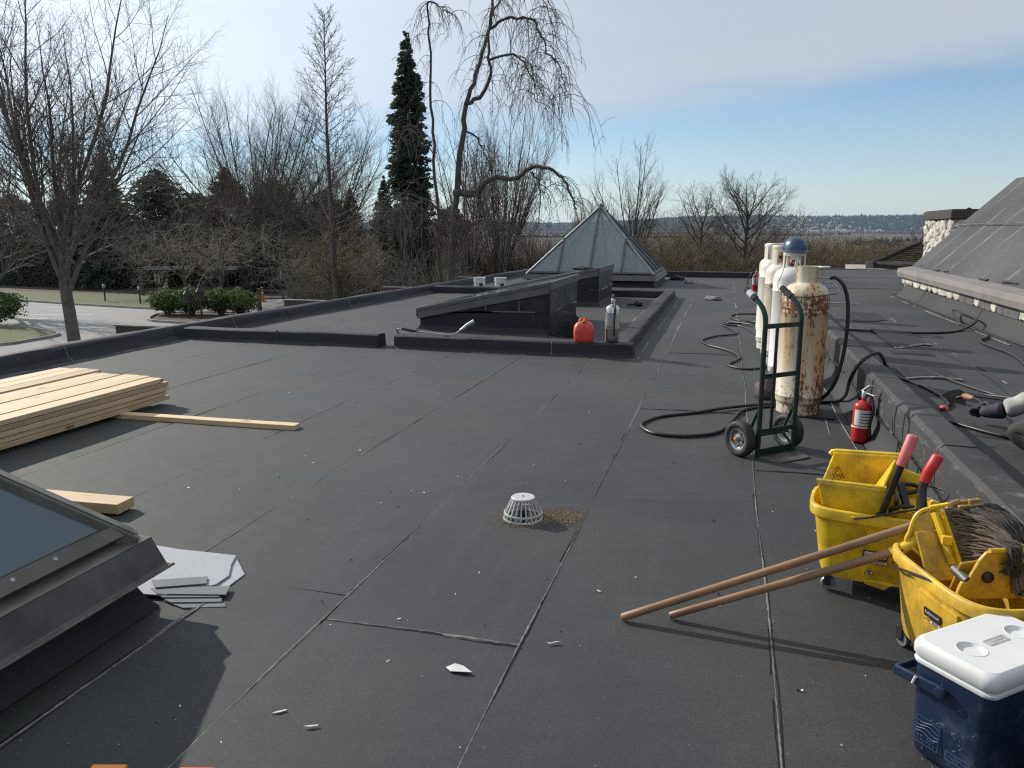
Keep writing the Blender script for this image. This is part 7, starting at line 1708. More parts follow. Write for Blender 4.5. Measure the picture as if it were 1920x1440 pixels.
li = [(-11.59, 40.06, 12.78), (-10.7, 40.0, 13.4), (-9.9, 39.9, 13.2), (-9.3, 39.9, 12.4), (-8.9, 39.9, 11.4)]
weeping('large weeping tree with winding trunk and arching limbs before the glass pyramid', (-14.3, 39.6, G),
        [(trunk, 0.26, 0.05, 26, (1.0, 2.6)), (la, 0.12, 0.03, 40, (1.2, 3.0)), (lb, 0.085, 0.022, 75, (1.2, 3.8)), (lc, 0.07, 0.02, 60, (1.2, 3.6)), (ld, 0.20, 0.04, 75, (1.0, 3.4)), (le, 0.06, 0.02, 40, (1.2, 3.2)), (lf, 0.05, 0.02, 22, (0.8, 2.4)), (lg, 0.09, 0.02, 70, (1.6, 4.6)), (lh, 0.08, 0.02, 70, (1.5, 4.0)), (li, 0.05, 0.015, 46, (1.0, 3.0))], 51, 1, 1)
lead = [(-15.1, 40.43, -3.6), (-15.13, 40.43, -1.85), (-15.31, 40.38, 1.21), (-15.43, 40.35, 5.15), (-15.52, 40.33, 7.88), (-15.6, 40.3, 10.54), (-15.61, 40.3, 12.37), (-15.57, 40.31, 13.06), (-15.15, 40.43, 12.93), (-14.75, 40.54, 12.62), (-14.36, 40.65, 12.44)]
lk = [(-15.32, 40.38, 1.4), (-16.2, 40.2, 2.6), (-17.2, 40.0, 2.9), (-18.0, 39.9, 2.0)]
ll = [(-15.44, 40.35, 5.4), (-16.1, 40.1, 6.6), (-16.7, 40.0, 6.9), (-17.3, 39.9, 6.2)]
weeping('thin weeping tree with a single bare leader right of the dark spruce', (-15.1, 40.43, G),
        [(lead, 0.13, 0.014, 46, (0.8, 2.6)), (lk, 0.05, 0.016, 42, (1.5, 4.2)), (ll, 0.035, 0.012, 26, (1.2, 3.2))], 52, 1, 1)

# evergreens built from many needle sprays
def conifer(name, label, cat, group, base, H_, Rm, mat, seed, n=7000, prof=None, spray=0.42, trunk_r=0.16, droop=0.25, low=0.04, nb=None, tiers=0.0):
    rg = np.random.default_rng(seed); t = thing(name, label, cat, base, 0, group)
    prof = prof or (lambda h: (1 - h) ** 0.85)
    nb = nb or int(n / 18)
    h = low + (1 - low) * rg.random(nb * 3) ; w_ = np.maximum(prof(h), 0.02); keep = rg.random(nb * 3) < (0.25 + 0.75 * w_ / w_.max()); h = h[keep][:nb]; w_ = w_[keep][:nb]
    nb = len(h); az = rg.random(nb) * 2 * np.pi; ln = Rm * w_ * (0.62 + 0.5 * rg.random(nb)) * (1 + tiers * np.sin(h * 55))
    k = max(6, n // nb); tt = rg.random((nb, k)) ** 0.6
    out = np.stack([np.cos(az), np.sin(az)], 1)
    lat = (rg.random((nb, k)) - 0.5) * (0.10 + 0.42 * tt) * np.minimum(ln[:, None], 1.6)
    x = out[:, None, 0] * ln[:, None] * tt - out[:, None, 1] * lat; y_ = out[:, None, 1] * ln[:, None] * tt + out[:, None, 0] * lat
    z = h[:, None] * H_ - droop * ln[:, None] * tt ** 1.5 + 0.10 * ln[:, None] * np.maximum(0, tt - 0.75) * 4 * 0.5 + (rg.random((nb, k)) - 0.5) * 0.22
    P_ = np.stack([x, y_, z], -1).reshape(-1, 3); m_ = len(P_)
    D = np.stack([np.repeat(out[:, 0], k), np.repeat(out[:, 1], k), np.full(m_, -0.12)], 1) + rg.normal(0, 0.55, (m_, 3)); D /= np.linalg.norm(D, axis=1, keepdims=True)
    W = np.cross(D, rg.normal(0, 1, (m_, 3))); W /= np.linalg.norm(W, axis=1, keepdims=True) + 1e-9
    s_ = spray * (0.5 + 0.8 * rg.random((m_, 1))) * np.clip(0.45 + np.repeat(w_, k)[:, None], 0.4, 1.0)
    Vv = np.stack([P_ - D * s_ * 0.4, P_ + W * s_ * 0.20, P_ + D * s_ * 0.6, P_ - W * s_ * 0.20], 1).reshape(-1, 3)
    Vv[:, 2] = np.maximum(Vv[:, 2], 0.05)
    np_mesh('crown', Vv, np.arange(m_ * 4).reshape(-1, 4), M[mat], t)
    MB().tube([(0, 0, -0.1), (0, 0, H_ * 0.5), (0, 0, H_ * 0.97)], [trunk_r, trunk_r * 0.6, 0.02], 7).build('trunk', M['bark_dark'], t, smooth=True)
    return t
def spr(h): return np.where(h > 0.80, 0.10 + 0.55 * (1 - h) / 0.2 * 0.8, 0.54 + 0.46 * ((0.80 - h) / 0.80) ** 0.8)
conifer('spruce_tree', 'tall narrow dark spruce standing alone against the sky', 'tree', 'evergreens behind the car park', (-18.7, 44.6, G), 16.2, 1.75, 'spruce', 61, 38000, spr, 0.31, 0.2, 0.24, 0.02, 800, 0.06)
GE = 'evergreens behind the car park'
dome = lambda h: np.sqrt(np.clip(1 - h ** 2.2, 0, 1)) * (0.55 + 0.45 * np.clip(h * 5, 0, 1))
colm = lambda h: np.clip(1 - h ** 2.6, 0.02, 1) ** 0.8
for k, (lab, bx, by, H_, Rm, mt, pf, n) in enumerate([
        ('pointed dark evergreen behind the trunk of the tall left tree', -51.2, 55.6, 12.2, 3.7, 'conifer', None, 9000),
        ('round-topped dark evergreen right of the pointed one', -49.2, 59.6, 10.2, 4.2, 'conifer', dome, 9000),
        ('brownish evergreen with ragged top below the vase-shaped tree', -43.4, 61.4, 10.4, 3.4, 'conifer_brown', colm, 8000),
        ('dark evergreen between the brownish one and the larch', -40.6, 64.6, 9.6, 4.2, 'conifer', dome, 7000),
        ('low dark evergreen filling the gap behind the two lamp posts', -50.6, 66.6, 8.6, 4.6, 'conifer', dome, 7000),
        ('dark evergreen just right of the larch trunk', -33.3, 65.5, 8.6, 3.0, 'conifer', None, 6000),
        ('dark evergreen behind the lower left side of the spruce', -28.6, 62.5, 9.4, 2.7, 'conifer', None, 6000),
        ('broad dark evergreen left of the tall left tree', -63.0, 63.0, 8.2, 5.2, 'conifer', dome, 7000),
        ('broad dark evergreen at the left picture edge', -71.0, 64.5, 8.5, 5.2, 'conifer', dome, 6000),
        ('wide dark evergreen behind the foot of the larch', -37.4, 68.5, 8.6, 5.0, 'conifer', dome, 6000),
        ('low dark evergreen behind the foot of the weeping tree', -24.0, 66.5, 7.0, 3.6, 'conifer_brown', dome, 5000),
        ('small dark evergreen low down behind the orange marker', -36.0, 56.5, 5.2, 3.2, 'conifer', dome, 5000)]):
    conifer('evergreen_tree', lab, 'tree', GE, (bx, by, G), H_, Rm, mt, 70 + k, int(n * 1.9), pf, 0.46)
# leafy masses
def leaves(rg, n, rx, ry, rz, size, shell=0.55, bumpy=0.2):
    d = rg.normal(0, 1, (n, 3)); d /= np.linalg.norm(d, axis=1, keepdims=True)
    q = shell + (1 - shell) * rg.random((n, 1)); q *= 1 + bumpy * np.sin(d[:, :1] * 5 + 1) * np.sin(d[:, 1:2] * 6 + 2) + bumpy * 0.5 * np.sin(d[:, 2:3] * 9 + d[:, :1] * 7)
    P_ = d * q * np.array([[rx, ry, rz]]); A = d + rg.normal(0, 0.6, (n, 3)); A /= np.linalg.norm(A, axis=1, keepdims=True)
    U_ = np.cross(A, rg.normal(0, 1, (n, 3))); U_ /= np.linalg.norm(U_, axis=1, keepdims=True) + 1e-9; W = np.cross(A, U_)
    s_ = size * (0.6 + 0.7 * rg.random((n, 1)))
    return np.stack([P_ - U_ * s_, P_ + W * s_ * 0.45, P_ + U_ * s_, P_ - W * s_ * 0.45], 1).reshape(-1, 3)
def shrub(name, label, cat, group, base, rx, ry, rz, mat, seed, n=2200, size=0.11, stems=True):
    rg = np.random.default_rng(seed); t = thing(name, label, cat, base, 0, group)
    Vv = leaves(rg, n, rx, ry, rz, size); Vv[:, 2] += rz * 0.98 + 0.12; Vv[:, 2] = np.maximum(Vv[:, 2], 0.02)
    np_mesh('foliage', Vv, np.arange(len(Vv)).reshape(-1, 4), M[mat], t)
    mb = MB()
    for k in range(7):
        a = k * 0.9; mb.tube([(0.1 * math.cos(a), 0.1 * math.sin(a), -0.05), (0.3 * rx * math.cos(a), 0.3 * ry * math.sin(a), rz * 0.7), (0.6 * rx * math.cos(a), 0.6 * ry * math.sin(a), rz * 1.3)], 0.025, 5)
    mb.build('stem', M['bark_dark'], t)
    return t
GS = 'rounded evergreen shrubs by the car park'
shrub('rhododendron', 'rounded sunlit shrub at the left end of the planting bed', 'shrub', GS, (-31.5, 38.2, G + .1), 1.0, 0.9, 0.72, 'rhodo', 1)
shrub('rhododendron', 'rounded shrub touching the two black lamp posts', 'shrub', GS, (-29.9, 38.3, G + .1), 1.05, 0.9, 0.75, 'rhodo', 2)
shrub('rhododendron', 'rounded shrub between the lamp posts and the timber post, left one', 'shrub', GS, (-28.4, 38.9, G + .1), 0.85, 0.8, 0.72, 'rhodo', 3)
shrub('rhododendron', 'rounded shrub touching the grey timber post by the path', 'shrub', GS, (-27.0, 38.9, G + .1), 0.95, 0.8, 0.72, 'rhodo', 4)
shrub('rhododendron', 'rounded dark shrub on the lawn at the left picture edge', 'shrub', GS, (-37.2, 32.0, G + .1), 1.5, 1.2, 0.85, 'rhodo', 5, 2600)
hd_ = [(-80, 57), (-74, 57.4), (-68, 57), (-62, 56.2), (-56.4, 55.4)]
hl = ['clipped dark hedge section at the far left edge', 'clipped dark hedge section second from the left edge', 'clipped dark hedge section left of the big trunk', 'clipped dark hedge section behind the big trunk', 'clipped dark hedge end right of the big trunk']
for k, (x, y_) in enumerate(hd_):
    rg = np.random.default_rng(90 + k); t = thing('hedge', hl[k], 'hedge', (x, y_, G), R(-8), 'clipped hedge behind the lawn')
    n = 5000; P_ = (rg.random((n, 3)) - 0.5) * np.array([[6.2, 2.6, 3.9]]); f = rg.integers(0, 3, n); s_ = np.sign(P_[np.arange(n), f]); P_[np.arange(n), f] = s_ * np.array([3.1, 1.3, 1.95])[f] * (0.9 + 0.14 * rg.random(n)); P_[:, 2] += 2.0
    A = rg.normal(0, 1, (n, 3)); A /= np.linalg.norm(A, axis=1, keepdims=True); W = np.cross(A, rg.normal(0, 1, (n, 3))); W /= np.linalg.norm(W, axis=1, keepdims=True); q = 0.20
    np_mesh('foliage', np.stack([P_ - A * q, P_ + W * q * .5, P_ + A * q, P_ - W * q * .5], 1).reshape(-1, 3), np.arange(n * 4).reshape(-1, 4), M['hedge'], t)
    MB().box((-2.9, -1.1, 0), (2.9, 1.1, 3.6)).build('inner_branches', M['bark_dark'], t)
# twiggy thickets
def thicket(name, label, base, rx, ry, h, n, mat, seed, spread=0.35, wob=0.14, up=0.10, r=0.011, sub=5, rz=0.0):
    rng = random.Random(seed); t = thing(name, label, 'shrub', base, rz, 'bare twiggy thickets beyond the roof'); P_ = []
    for k in range(n):
        a = rng.uniform(0, 6.28); q = math.sqrt(rng.random()); p = Vector((rx * q * math.cos(a) * 0.75, ry * q * math.sin(a) * 0.75, 0)); d = Vector((math.cos(a) * q * spread + rng.uniform(-.2, .2), math.sin(a) * q * spread + rng.uniform(-.2, .2), 1)).normalized()
        ln = h * rng.uniform(0.45, 1.12) * (1 - 0.3 * q); pts = [p.copy()]; m_ = 7
        for j in range(m_ - 1):
            d = (d + rv(rng) * wob + Vector((0, 0, up))).normalized(); p = p + d * ln / (m_ - 1); pts.append(p.copy())
        P_.append((np.array([tuple(x) for x in pts]), np.linspace(r * 1.6, r * 0.6, m_)))
        for j in range(sub):
            i = rng.randint(1, m_ - 2); p2 = pts[i].copy(); d2 = ((pts[i + 1] - pts[i]).normalized() + rv(rng) * 0.75 + Vector((0, 0, 0.15))).normalized(); l2 = ln * rng.uniform(0.15, 0.38); s_ = [p2.copy()]
            for q_ in range(4): d2 = (d2 + rv(rng) * wob * 1.3 + Vector((0, 0, up * 0.7))).normalized(); p2 = p2 + d2 * l2 / 4; s_.append(p2.copy())
            P_.append((np.array([tuple(x) for x in s_]), np.linspace(r * 0.85, r * 0.5, 5)))
    tubes_np('stems', P_, M[mat], t, 3); return t
thicket('thicket', 'dense brown thicket of upright stems left of the glass pyramid', (-15.0, 58.1, G), 3.0, 1.5, 5.6, 620, 'twig_red', 81)
thicket('thicket', 'dense brown thicket below the weeping tree', (-18.9, 57.0, G), 3.4, 1.5, 5.0, 560, 'twig_red', 82)
thicket('thicket', 'brown thicket behind the left corner of the glass pyramid', (-11.0, 59.0, G), 2.6, 1.4, 4.9, 420, 'twig_red', 83)
wil = [dict(L=0.9, r=0.22, pts=4, wob=0.05, up=0.1, tip=0.8),
       dict(n=14, start=0.2, stop=1.0, ang=(15, 66), len=(3.2, 4.6), prof=lambda f: 1.0, r=0.08, pts=8, wob=0.16, up=0.05, tip=0.2),
       dict(n=12, start=0.15, ang=(25, 50), len=(0.28, 0.50), rr=0.5, pts=6, wob=0.15, up=0.05, tip=0.3),
       dict(n=9, start=0.12, ang=(22, 48), len=(0.35, 0.6), rr=0.5, pts=5, wob=0.16, up=0.04, tip=0.4),
       dict(n=3, start=0.15, ang=(22, 50), len=(0.4, 0.7), r=0.0145, pts=4, wob=0.16, up=0.04, tip=0.7)]
bare_tree('willow_tree', 'broad tan twiggy willow right of the white gas cylinders', GT, (7.0, 64.6, G), wil, 87, 'bark', 'twig_tan')
bare_tree('willow_tree', 'smaller tan twiggy willow beside the low mossy roof', GT, (9.8, 66.0, G), [wil[0], dict(wil[1], n=9, len=(2.6, 3.8)), wil[2], wil[3], wil[4]], 88, 'bark', 'twig_tan')
for k, (lab, bx, by) in enumerate([('olive twiggy brush to the right of the glass pyramid', -2.9, 45.9), ('olive twiggy brush close behind the glass pyramid', -5.2, 47.9), ('low olive brush under the round-headed bare tree', 0.4, 48.6)]):
    bare_tree('brush', lab, 'bushy brush behind the glass pyramid', (bx, by, G), [dict(wil[0], L=0.7), dict(wil[1], n=13, len=(4.2, 6.2) if k < 2 else (3.4, 4.6), ang=(8, 48), wob=0.2), dict(wil[2], n=13), dict(wil[3], ang=(30, 65), wob=0.24), dict(wil[4], r=0.0125)], 184 + k, 'bark', 'twig_tan')
row = [(-6.6, 52.6, 1.0), (-1.6, 58.0, 0.9), (2.6, 53.0, 0.85), (4.4, 60.0, 0.95), (12.6, 70.0, 0.85)]
rl = ['brown brush behind the upright bare tree by the pyramid', 'brown brush under the smaller bare tree beside the round-headed one', 'brown brush close to the right of the round-headed bare tree', 'brown brush directly behind the white gas cylinders', 'tan brush beyond the smaller willow by the mossy roof']
for k, (bx, by, q) in enumerate(row):
    bare_tree('brush', rl[k], 'brown brush beyond the far roof edge', (bx, by, G), [dict(wil[0], L=0.7), dict(wil[1], n=14, len=(4.4 * q, 6.0 * q), ang=(8, 55), wob=0.2), dict(wil[2], n=13), dict(wil[3], ang=(30, 65), wob=0.24), dict(wil[4], r=0.0135)], 284 + k, 'bark', 'twig_brush')
thicket('thicket', 'tangled bare brush hanging over the path behind the left parapet', (-24.6, 45.4, G), 3.0, 1.6, 4.2, 360, 'twig_pale', 89, 0.7, 0.34, 0.0)
thicket('thicket', 'tangled brush between the larch and the spruce', (-21.2, 46.4, G), 2.6, 1.6, 4.4, 380, 'twig_tan', 90, 0.6, 0.30, 0.02)
thicket('thicket', 'low grey brush at the foot of the spruce and weeping tree', (-17.4, 43.4, G), 2.4, 1.3, 4.0, 380, 'twig_pale', 91, 0.6, 0.26, 0.03)
thicket('thicket', 'reddish bare brush beyond the low mossy roof by the chimney', (16.6, 78.0, G - 0.1), 2.6, 2.0, 5.2, 420, 'twig_red', 92, 0.4)

for k, (lab, bx, by, rx, hh_) in enumerate([
        ('brown twiggy scrub right behind the far roof edge, first from the pyramid', -2.2, 62.0, 3.4, 6.2), ('brown twiggy scrub behind the far roof edge below the two bare trees', 1.4, 64.5, 3.4, 5.2),
        ('brown twiggy scrub behind the far roof edge left of the helmet', 4.6, 68.0, 3.2, 6.6), ('brown twiggy scrub between the willows', 9.0, 72.0, 3.6, 5.2), ('tan twiggy scrub behind the smaller willow', 12.4, 75.0, 3.0, 5.2), ('brown twiggy scrub in the gap right beside the pyramid base', -4.4, 66.0, 2.6, 6.6)]):
    thicket('scrub', lab, (bx, by, G), rx, 1.5, hh_, 420, ('twig_brush', 'twig_brush', 'twig_brush', 'twig_tan', 'twig_tan', 'twig_brush')[k], 500 + k, 0.7, 0.34, 0.03, 0.013, 7)
thicket('weeds', 'thin dry weed stalks sticking up outside the parapet below the big tree', (-9.6, 7.4, G), 0.9, 0.9, 3.55, 16, 'twig_tan', 93, 0.2, 0.05, 0.12, 0.006, 4)

# ------------------------------------------------------------------ street furniture by the car park
def lantern_post(label, x, y_, h, group):
    t = thing('lamp_post', label, 'lamp post', (x, y_, G + 0.1), 0, group)
    MB().tube([(0, 0, 0), (0, 0, h * 0.72)], 0.055, 8).build('post', M['timber_dark'], t, smooth=True)
    MB().box((-0.20, -0.20, h * 0.52), (0.20, 0.20, h * 0.57)).build('shelf', M['timber_dark'], t, bevel=0.01)
    MB().box((-0.15, -0.15, h * 0.57), (0.15, 0.15, h * 0.76)).build('housing', M['timber_dark'], t, bevel=0.01)
    MB().lathe([(0.30, h * 0.76), (0.30, h * 0.79), (0.12, h * 0.90), (0.10, h * 0.95), (0.12, h * 0.96), (0.05, h * 1.0)], 4).build('cap', M['lamp_black'], t)
lantern_post('black lantern post at the edge of the planting bed, left of the pair', -28.75, 36.55, 1.75, 'pair of black lantern posts')
lantern_post('black lantern post at the edge of the planting bed, right of the pair', -28.2, 36.9, 1.9, 'pair of black lantern posts')
for k, (x, y_, lab) in enumerate([(-41.6, 44.3, 'slim garden light on the lawn nearest the big tree trunk'), (-37.9, 43.4, 'slim garden light on the lawn, middle one of three'), (-38.5, 46.8, 'slim garden light on the lawn nearest the lantern posts')]):
    t = thing('garden_light', lab, 'garden light', (x, y_, G + 0.1), 0, 'slim garden lights on the lawn')
    MB().tube([(0, 0, 0), (0, 0, 0.88)], 0.05, 8).build('post', M['lamp_black'], t, smooth=True)
    MB().lathe([(0.06, 0.88), (0.10, 0.92), (0.10, 1.06), (0.12, 1.08), (0.05, 1.18)], 10).build('head', M['alu_dull'], t, smooth=True, angle=40)
t = thing('timber_post', 'grey square timber post with a rail beside the path', 'post', (-27.5, 41.5, G + 0.01))
MB().box((-0.09, -0.09, 0), (0.09, 0.09, 1.45)).build('post', M['bark'], t, bevel=0.01)
MB().bar((0.09, 0.0, 1.32), (4.2, 1.4, 1.22), 0.06, 0.10).build('rail', M['bark'], t, bevel=0.008); MB().box((4.1, 1.3, 0), (4.28, 1.5, 1.3)).build('post', M['bark'], t, bevel=0.01)
t = thing('traffic_marker', 'slim orange traffic marker standing on the path', 'traffic cone', (-31.2, 47.5, G + 0.02))
MB().lathe([(0.24, 0), (0.24, 0.05), (0.08, 0.08), (0.055, 0.95), (0.07, 0.98), (0.03, 1.02)], 14).build('cone', M['orange_red'], t, smooth=True, angle=40)
MB().lathe([(0.068, 0.55), (0.066, 0.70)], 14).build('reflective_band', M['label_white'], t)
for k, (xa, ya, xb, yb, lab) in enumerate([(-48.0, 55.2, -44.4, 56.2, 'white-railed garden pergola behind the garden lights'), (-42.3, 56.8, -40.2, 57.4, 'white-railed garden pergola right of the lantern posts')]):
    t = thing('pergola', lab, 'pergola', (xa, ya, G + 0.05), math.atan2(yb - ya, xb - xa), 'garden pergolas'); ln = math.hypot(xb - xa, yb - ya)
    for z in (1.62, 1.78):
        for yy in (0.0, 1.2): MB().box((-0.2, yy - 0.03, z - 0.03), (ln + 0.2, yy + 0.03, z + 0.035)).build('rail', M['white_trim'], t)
    for q in (0.0, 0.5, 1.0):
        for yy in (0.0, 1.2): MB().box((ln * q - 0.05, yy - 0.05, 0), (ln * q + 0.05, yy + 0.05, 1.585)).build('post', M['timber_dark'], t)
for k, (x, y_, h) in enumerate([(-46.6, 53.6, 0.55), (-45.6, 54.2, 0.8), (-45.1, 54.0, 0.75), (-44.7, 54.4, 0.4)]):
    t = thing('wind_chime', ['short pale hanging ornament nearest the garden lights', 'long pale tapered hanging ornament, left of the close pair', 'long pale tapered hanging ornament, right of the close pair', 'small pale hanging ornament beside the lantern posts'][k], 'garden ornament', (x, y_, G + 0.55), 0, 'pale ornaments hanging by the pergola')
    MB().lathe([(0.02, 0), (0.10, h * 0.9), (0.14, h), (0.05, h + 0.02)], 8).build('sleeve', M['white_trim'], t, smooth=True, angle=40)
    MB().tube([(0, 0, h), (0, 0, 1.25)], 0.01, 5).build('cord', M['lamp_black'], t)
    MB().tube([(0.0, 0.0, -0.50), (0, 0, 0.03)], 0.02, 5).build('stake', M['lamp_black'], t)

# low house with mossy roof beyond the right roof
lh_ = thing('low_house', 'low outbuilding with brown mossy shingle roof beyond the right roof edge', 'outbuilding', (5.1, 32.0, 0))
MB().box((0.3, 0.3, -3.5), (7.5, 7.5, -0.12)).build('wall', M['wall_render'], lh_)
MB().prism([(0.0, 0.0), (1.9, 0.0), (1.55, -0.26), (0.0, -0.26)], 0, 0.12, frame((0, 0.12, 0.30), (1, 0, 0), (0, 0, 1))).build('gable_board', M['gutter'], lh_, bevel=0.01)
p00, p10, p01, p11 = Vector((0.25, 0.0, 0.17)), Vector((1.85, -0.55, -0.02)), Vector((2.05, 1.2, 0.93)), Vector((6.2, 0.6, 0.93))
p10 = Vector((5.2, -0.35, -0.22))
nr = 13
for i in range(nr):
    a, b = i / nr, (i + 1) / nr + 0.02
    q0, q1 = p00.lerp(p01, a), p10.lerp(p11, a); r0, r1 = p00.lerp(p01, b), p10.lerp(p11, b)
    up_ = (p10 - p00).cross(p01 - p00).normalized(); 
    if up_.z < 0: up_ = -up_
    for j in range(14):
        s0, s1 = j / 14 + (0.02 if i % 2 else 0), (j + 1) / 14 + (0.02 if i % 2 else 0) - 0.003; l = up_ * (0.055 + 0.02 * ((i * 7 + j * 5) % 4) / 4)
        MB().loft([[q0.lerp(q1, s0), q0.lerp(q1, s1), r0.lerp(r1, s1), r0.lerp(r1, s0)], [q0.lerp(q1, s0) + l, q0.lerp(q1, s1) + l, r0.lerp(r1, s1) + l * 0.3, r0.lerp(r1, s0) + l * 0.3]]).build('shingle', M['moss_roof'], lh_)
MB().tube([p00 + Vector((0.0, 0, 0.06)), p00.lerp(p01, 0.5) + Vector((0, 0, 0.07)), p01 + Vector((0, 0, 0.06))], 0.07, 6).build('ridge', M['rag'], lh_, smooth=True)
MB().loft([[p00, p10, p11, p01], [p + Vector((0, 0, -0.1)) for p in (p00, p10, p11, p01)]]).build('roof', M['timber_dark'], lh_)

# ------------------------------------------------------------------ the valley: belts of evergreens, hill, town
far_first = None
rng = random.Random(99)
fl = []
for k in range(18):
    px = 1592 + 5.9 * k; yaw = math.atan((px - 960) / 1473) - R(15.4); D = 960 + rng.uniform(-60, 60)
    fl.append((D * math.sin(yaw), D * math.cos(yaw), rng.uniform(6.5, 10.5), 'dark evergreen in the belt crossing the valley floor', 'belt of dark evergreens in the valley'))
for px, D, h, lab in ((1518, 560, 11, 'small dark conifer in the field right of the blue helmet'), (1646, 430, 7.6, 'brownish conifer on the pale green field beyond the mossy roof'), (1662, 520, 8.5, 'dark conifer on the pale green field, behind the brownish one'), (1681, 420, 9.5, 'largest dark conifer on the pale green field near the chimney'), (1725, 560, 9, 'dark conifer nearest the chimney on the pale green field')):
    yaw = math.atan((px - 960) / 1473) - R(15.4); fl.append((D * math.sin(yaw), D * math.cos(yaw), h, lab, None))
for x, y_, h, lab, grp in fl:
    if far_first is None:
        far_first = conifer('far_conifer', lab, 'tree', grp, (x, y_, ground_z(x, y_)), 8.0, 2.9, 'far_wood', 120, 700, colm, 1.3); o = far_first; kids = list(o.children)
    else:
        o = copy_tree(far_first); o['label'] = lab
        if grp: o['group'] = grp
        elif 'group' in o: del o['group']
    o.location = (x, y_, ground_z(x, y_)); s_ = h / 8.0; o.scale = (s_ * rng.uniform(0.85, 1.25), s_ * rng.uniform(0.85, 1.25), s_); o.rotation_euler = (0, 0, rng.uniform(0, 6))
M['golf'] = simple('pale_green_field', (0.17, 0.20, 0.115), 0.95, var=0.15, scale=0.02, space='world')
for name, px0, px1, D0, D1 in (('golf_green', 1560, 1760, 380, 640),):
    P_ = []
    for px, D in ((px0 + 60, D0), (px1, D0 + 20), (px1, D1), (px0 + 20, D1 - 60)):
        yaw = math.atan((px - 960) / 1473) - R(15.4); P_.append((D * math.sin(yaw), D * math.cos(yaw)))
    flat(name, P_, -16.5 + 0.25, 'golf')
def hill_z(x, y_):
    t = min(1, max(0, (y_ - 4300 - 0.1 * x) / 1150)); t = t * t * (3 - 2 * t)
    rg_ = 64 + 10 * math.sin(x / 610 + 1.0) + 7 * math.sin(x / 260 + 2.2) - 18 / (1 + math.exp((x + 350) / 260)) + 6 * math.sin(x / 1100)
    back = min(1, max(0, (y_ - 5700 - 0.1 * x) / 900)); return -16.6 + (rg_ + 16.6) * t * (1 - 0.5 * back)
V = []; F_ = []; nx, ny = 120, 22
for j in range(ny + 1):
    for i in range(nx + 1):
        x = -3600 + 7000 * i / nx; y_ = 4200 + 0.1 * x + 2300 * j / ny - (0 if j else 0); V.append((x, y_, hill_z(x, y_) - (1.5 if j == 0 else 0)))
for j in range(ny):
    for i in range(nx): a = j * (nx + 1) + i; F_.append((a, a + 1, a + nx + 2, a + nx + 1))
M['hill'] = leaf_mat('hill_ground', (0.022, 0.028, 0.022), (0.045, 0.044, 0.036))
o = MB().add(V, F_).build('hills', M['hill'], None); tag(o, kind='structure')
rg = np.random.default_rng(5); V = []; F_ = []; nt_ = 0
mb = MB(); rr = random.Random(6)
def townness(x): return math.exp(-((x - 380) / 420) ** 2)
while nt_ < 11000:
    x = rr.uniform(-2600, 2100); u = rr.random() ** 0.75; y_ = 4500 + 0.1 * x + 1250 * u
    tn_ = townness(x)
    if rr.random() < tn_ * (1.0 if u < 0.75 else 0.15) * 0.85: continue
    z = hill_z(x, y_); cl = 0.5 + 0.5 * math.sin(x / 90 + 2 * math.sin(y_ / 150)); h = rr.uniform(10, 22) + 9 * cl * rr.random() + (10 if rr.random() < 0.03 else 0); r_ = h * rr.uniform(0.20, 0.34)
    a = rr.random(); k = 5
    vs = [(x + r_ * math.cos(a + 6.283 * q / k), y_ + r_ * math.sin(a + 6.283 * q / k), z) for q in range(k)] + [(x + r_ * .8 * math.cos(a + .6 + 6.283 * q / k), y_ + r_ * .8 * math.sin(a + .6 + 6.283 * q / k), z + h * .45) for q in range(k)] + [(x, y_, z + h)]
    mb.add(vs, [(q, (q + 1) % k, k + (q + 1) % k, k + q) for q in range(k)] + [(k + q, k + (q + 1) % k, 2 * k) for q in range(k)]); nt_ += 1
o = mb.build('hill_forest', M['far_wood'], None); tag(o, 'dark forest along the distant hill', 'forest', kind='stuff')
M['house_pale'] = simple('pale_house_walls', (0.34, 0.33, 0.32), 0.8, var=0.35, scale=0.02, space='world')
mb = MB(); k = 0
while k < 300:
    x = rr.gauss(430, 420); u = rr.random() ** 1.3; y_ = 4400 + 0.1 * x + 1000 * u
    if rr.random() > townness(x) + 0.08: continue
    z = hill_z(x, y_); wx, wy, h = rr.uniform(5, 10), rr.uniform(4, 8), rr.uniform(4, 7)
    if rr.random() < 0.05: wx *= 3
    M4 = Matrix.Translation((x, y_, z)) @ Matrix.Rotation(rr.uniform(-.6, .6), 4, 'Z')
    mb.box((-wx, -wy, -1), (wx, wy, h), M4); vs = [M4 @ Vector(p) for p in ((-wx, -wy, h), (wx, -wy, h), (wx, wy, h), (-wx, wy, h), (-wx, 0, h + 3.4), (wx, 0, h + 3.4))]
    mb.add(vs, [(0, 1, 5, 4), (2, 3, 4, 5), (1, 2, 5), (3, 0, 4)]); k += 1
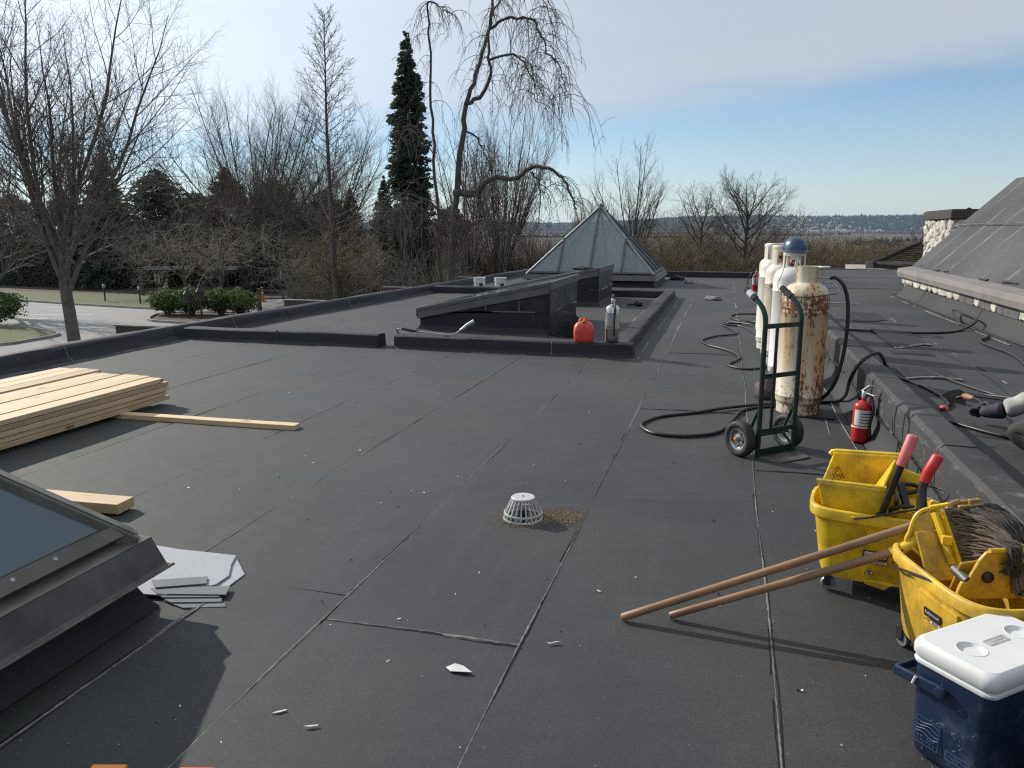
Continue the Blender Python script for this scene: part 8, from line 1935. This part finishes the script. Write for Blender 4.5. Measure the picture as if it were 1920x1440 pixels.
o = mb.build('hillside_town', M['house_pale'], None); tag(o, 'pale houses of a town spread over the distant hillside', 'town', kind='stuff')
# bare woodland and hedgerows across the plain
mb = MB()
for k in range(34):
    x0, y0 = rr.uniform(-900, 1300), rr.uniform(620, 3800); a0 = rr.gauss(1.45, 0.5); ln = rr.uniform(120, 500)
    for j in range(int(ln / 9)):
        x = x0 + j * 9 * math.sin(a0) + rr.uniform(-3, 3); y_ = y0 + j * 9 * math.cos(a0) + rr.uniform(-3, 3)
        if y_ < 560 or y_ > 4150: continue
        z = ground_z(x, y_); h = rr.uniform(3, 8); r_ = rr.uniform(3.5, 6); a = rr.random(); kk = 6
        vs = [(x + r_ * math.cos(a + 6.283 * q / kk), y_ + r_ * math.sin(a + 6.283 * q / kk), z) for q in range(kk)] + [(x + r_ * .75 * math.cos(a + .5 + 6.283 * q / kk), y_ + r_ * .75 * math.sin(a + .5 + 6.283 * q / kk), z + h * .6) for q in range(kk)] + [(x, y_, z + h)]
        mb.add(vs, [(q, (q + 1) % kk, kk + (q + 1) % kk, kk + q) for q in range(kk)] + [(kk + q, kk + (q + 1) % kk, 2 * kk) for q in range(kk)])
M['hedgerow'] = leaf_mat('hedgerow', (0.050, 0.040, 0.030), (0.085, 0.066, 0.045))
o = mb.build('hedgerows', M['hedgerow'], None); tag(o, 'brown hedgerows and copses across the plain', 'hedgerows', kind='stuff')

# ------------------------------------------------------------------ haze over the valley
m = bpy.data.materials.new('haze'); m.use_nodes = True; t_ = m.node_tree; t_.nodes.clear()
pv = t_.nodes.new('ShaderNodeVolumePrincipled'); pv.inputs['Color'].default_value = (0.62, 0.79, 1.0, 1); pv.inputs['Density'].default_value = 0.00005; pv.inputs['Anisotropy'].default_value = 0.3
ou = t_.nodes.new('ShaderNodeOutputMaterial'); t_.links.new(pv.outputs[0], ou.inputs['Volume'])
HZ = True
if HZ:
    o = MB().box((-8200, -8200, -18.5), (8200, 8200, 150)).build('haze', m, None); tag(o, 'thin blue haze over the valley', 'haze', kind='stuff')
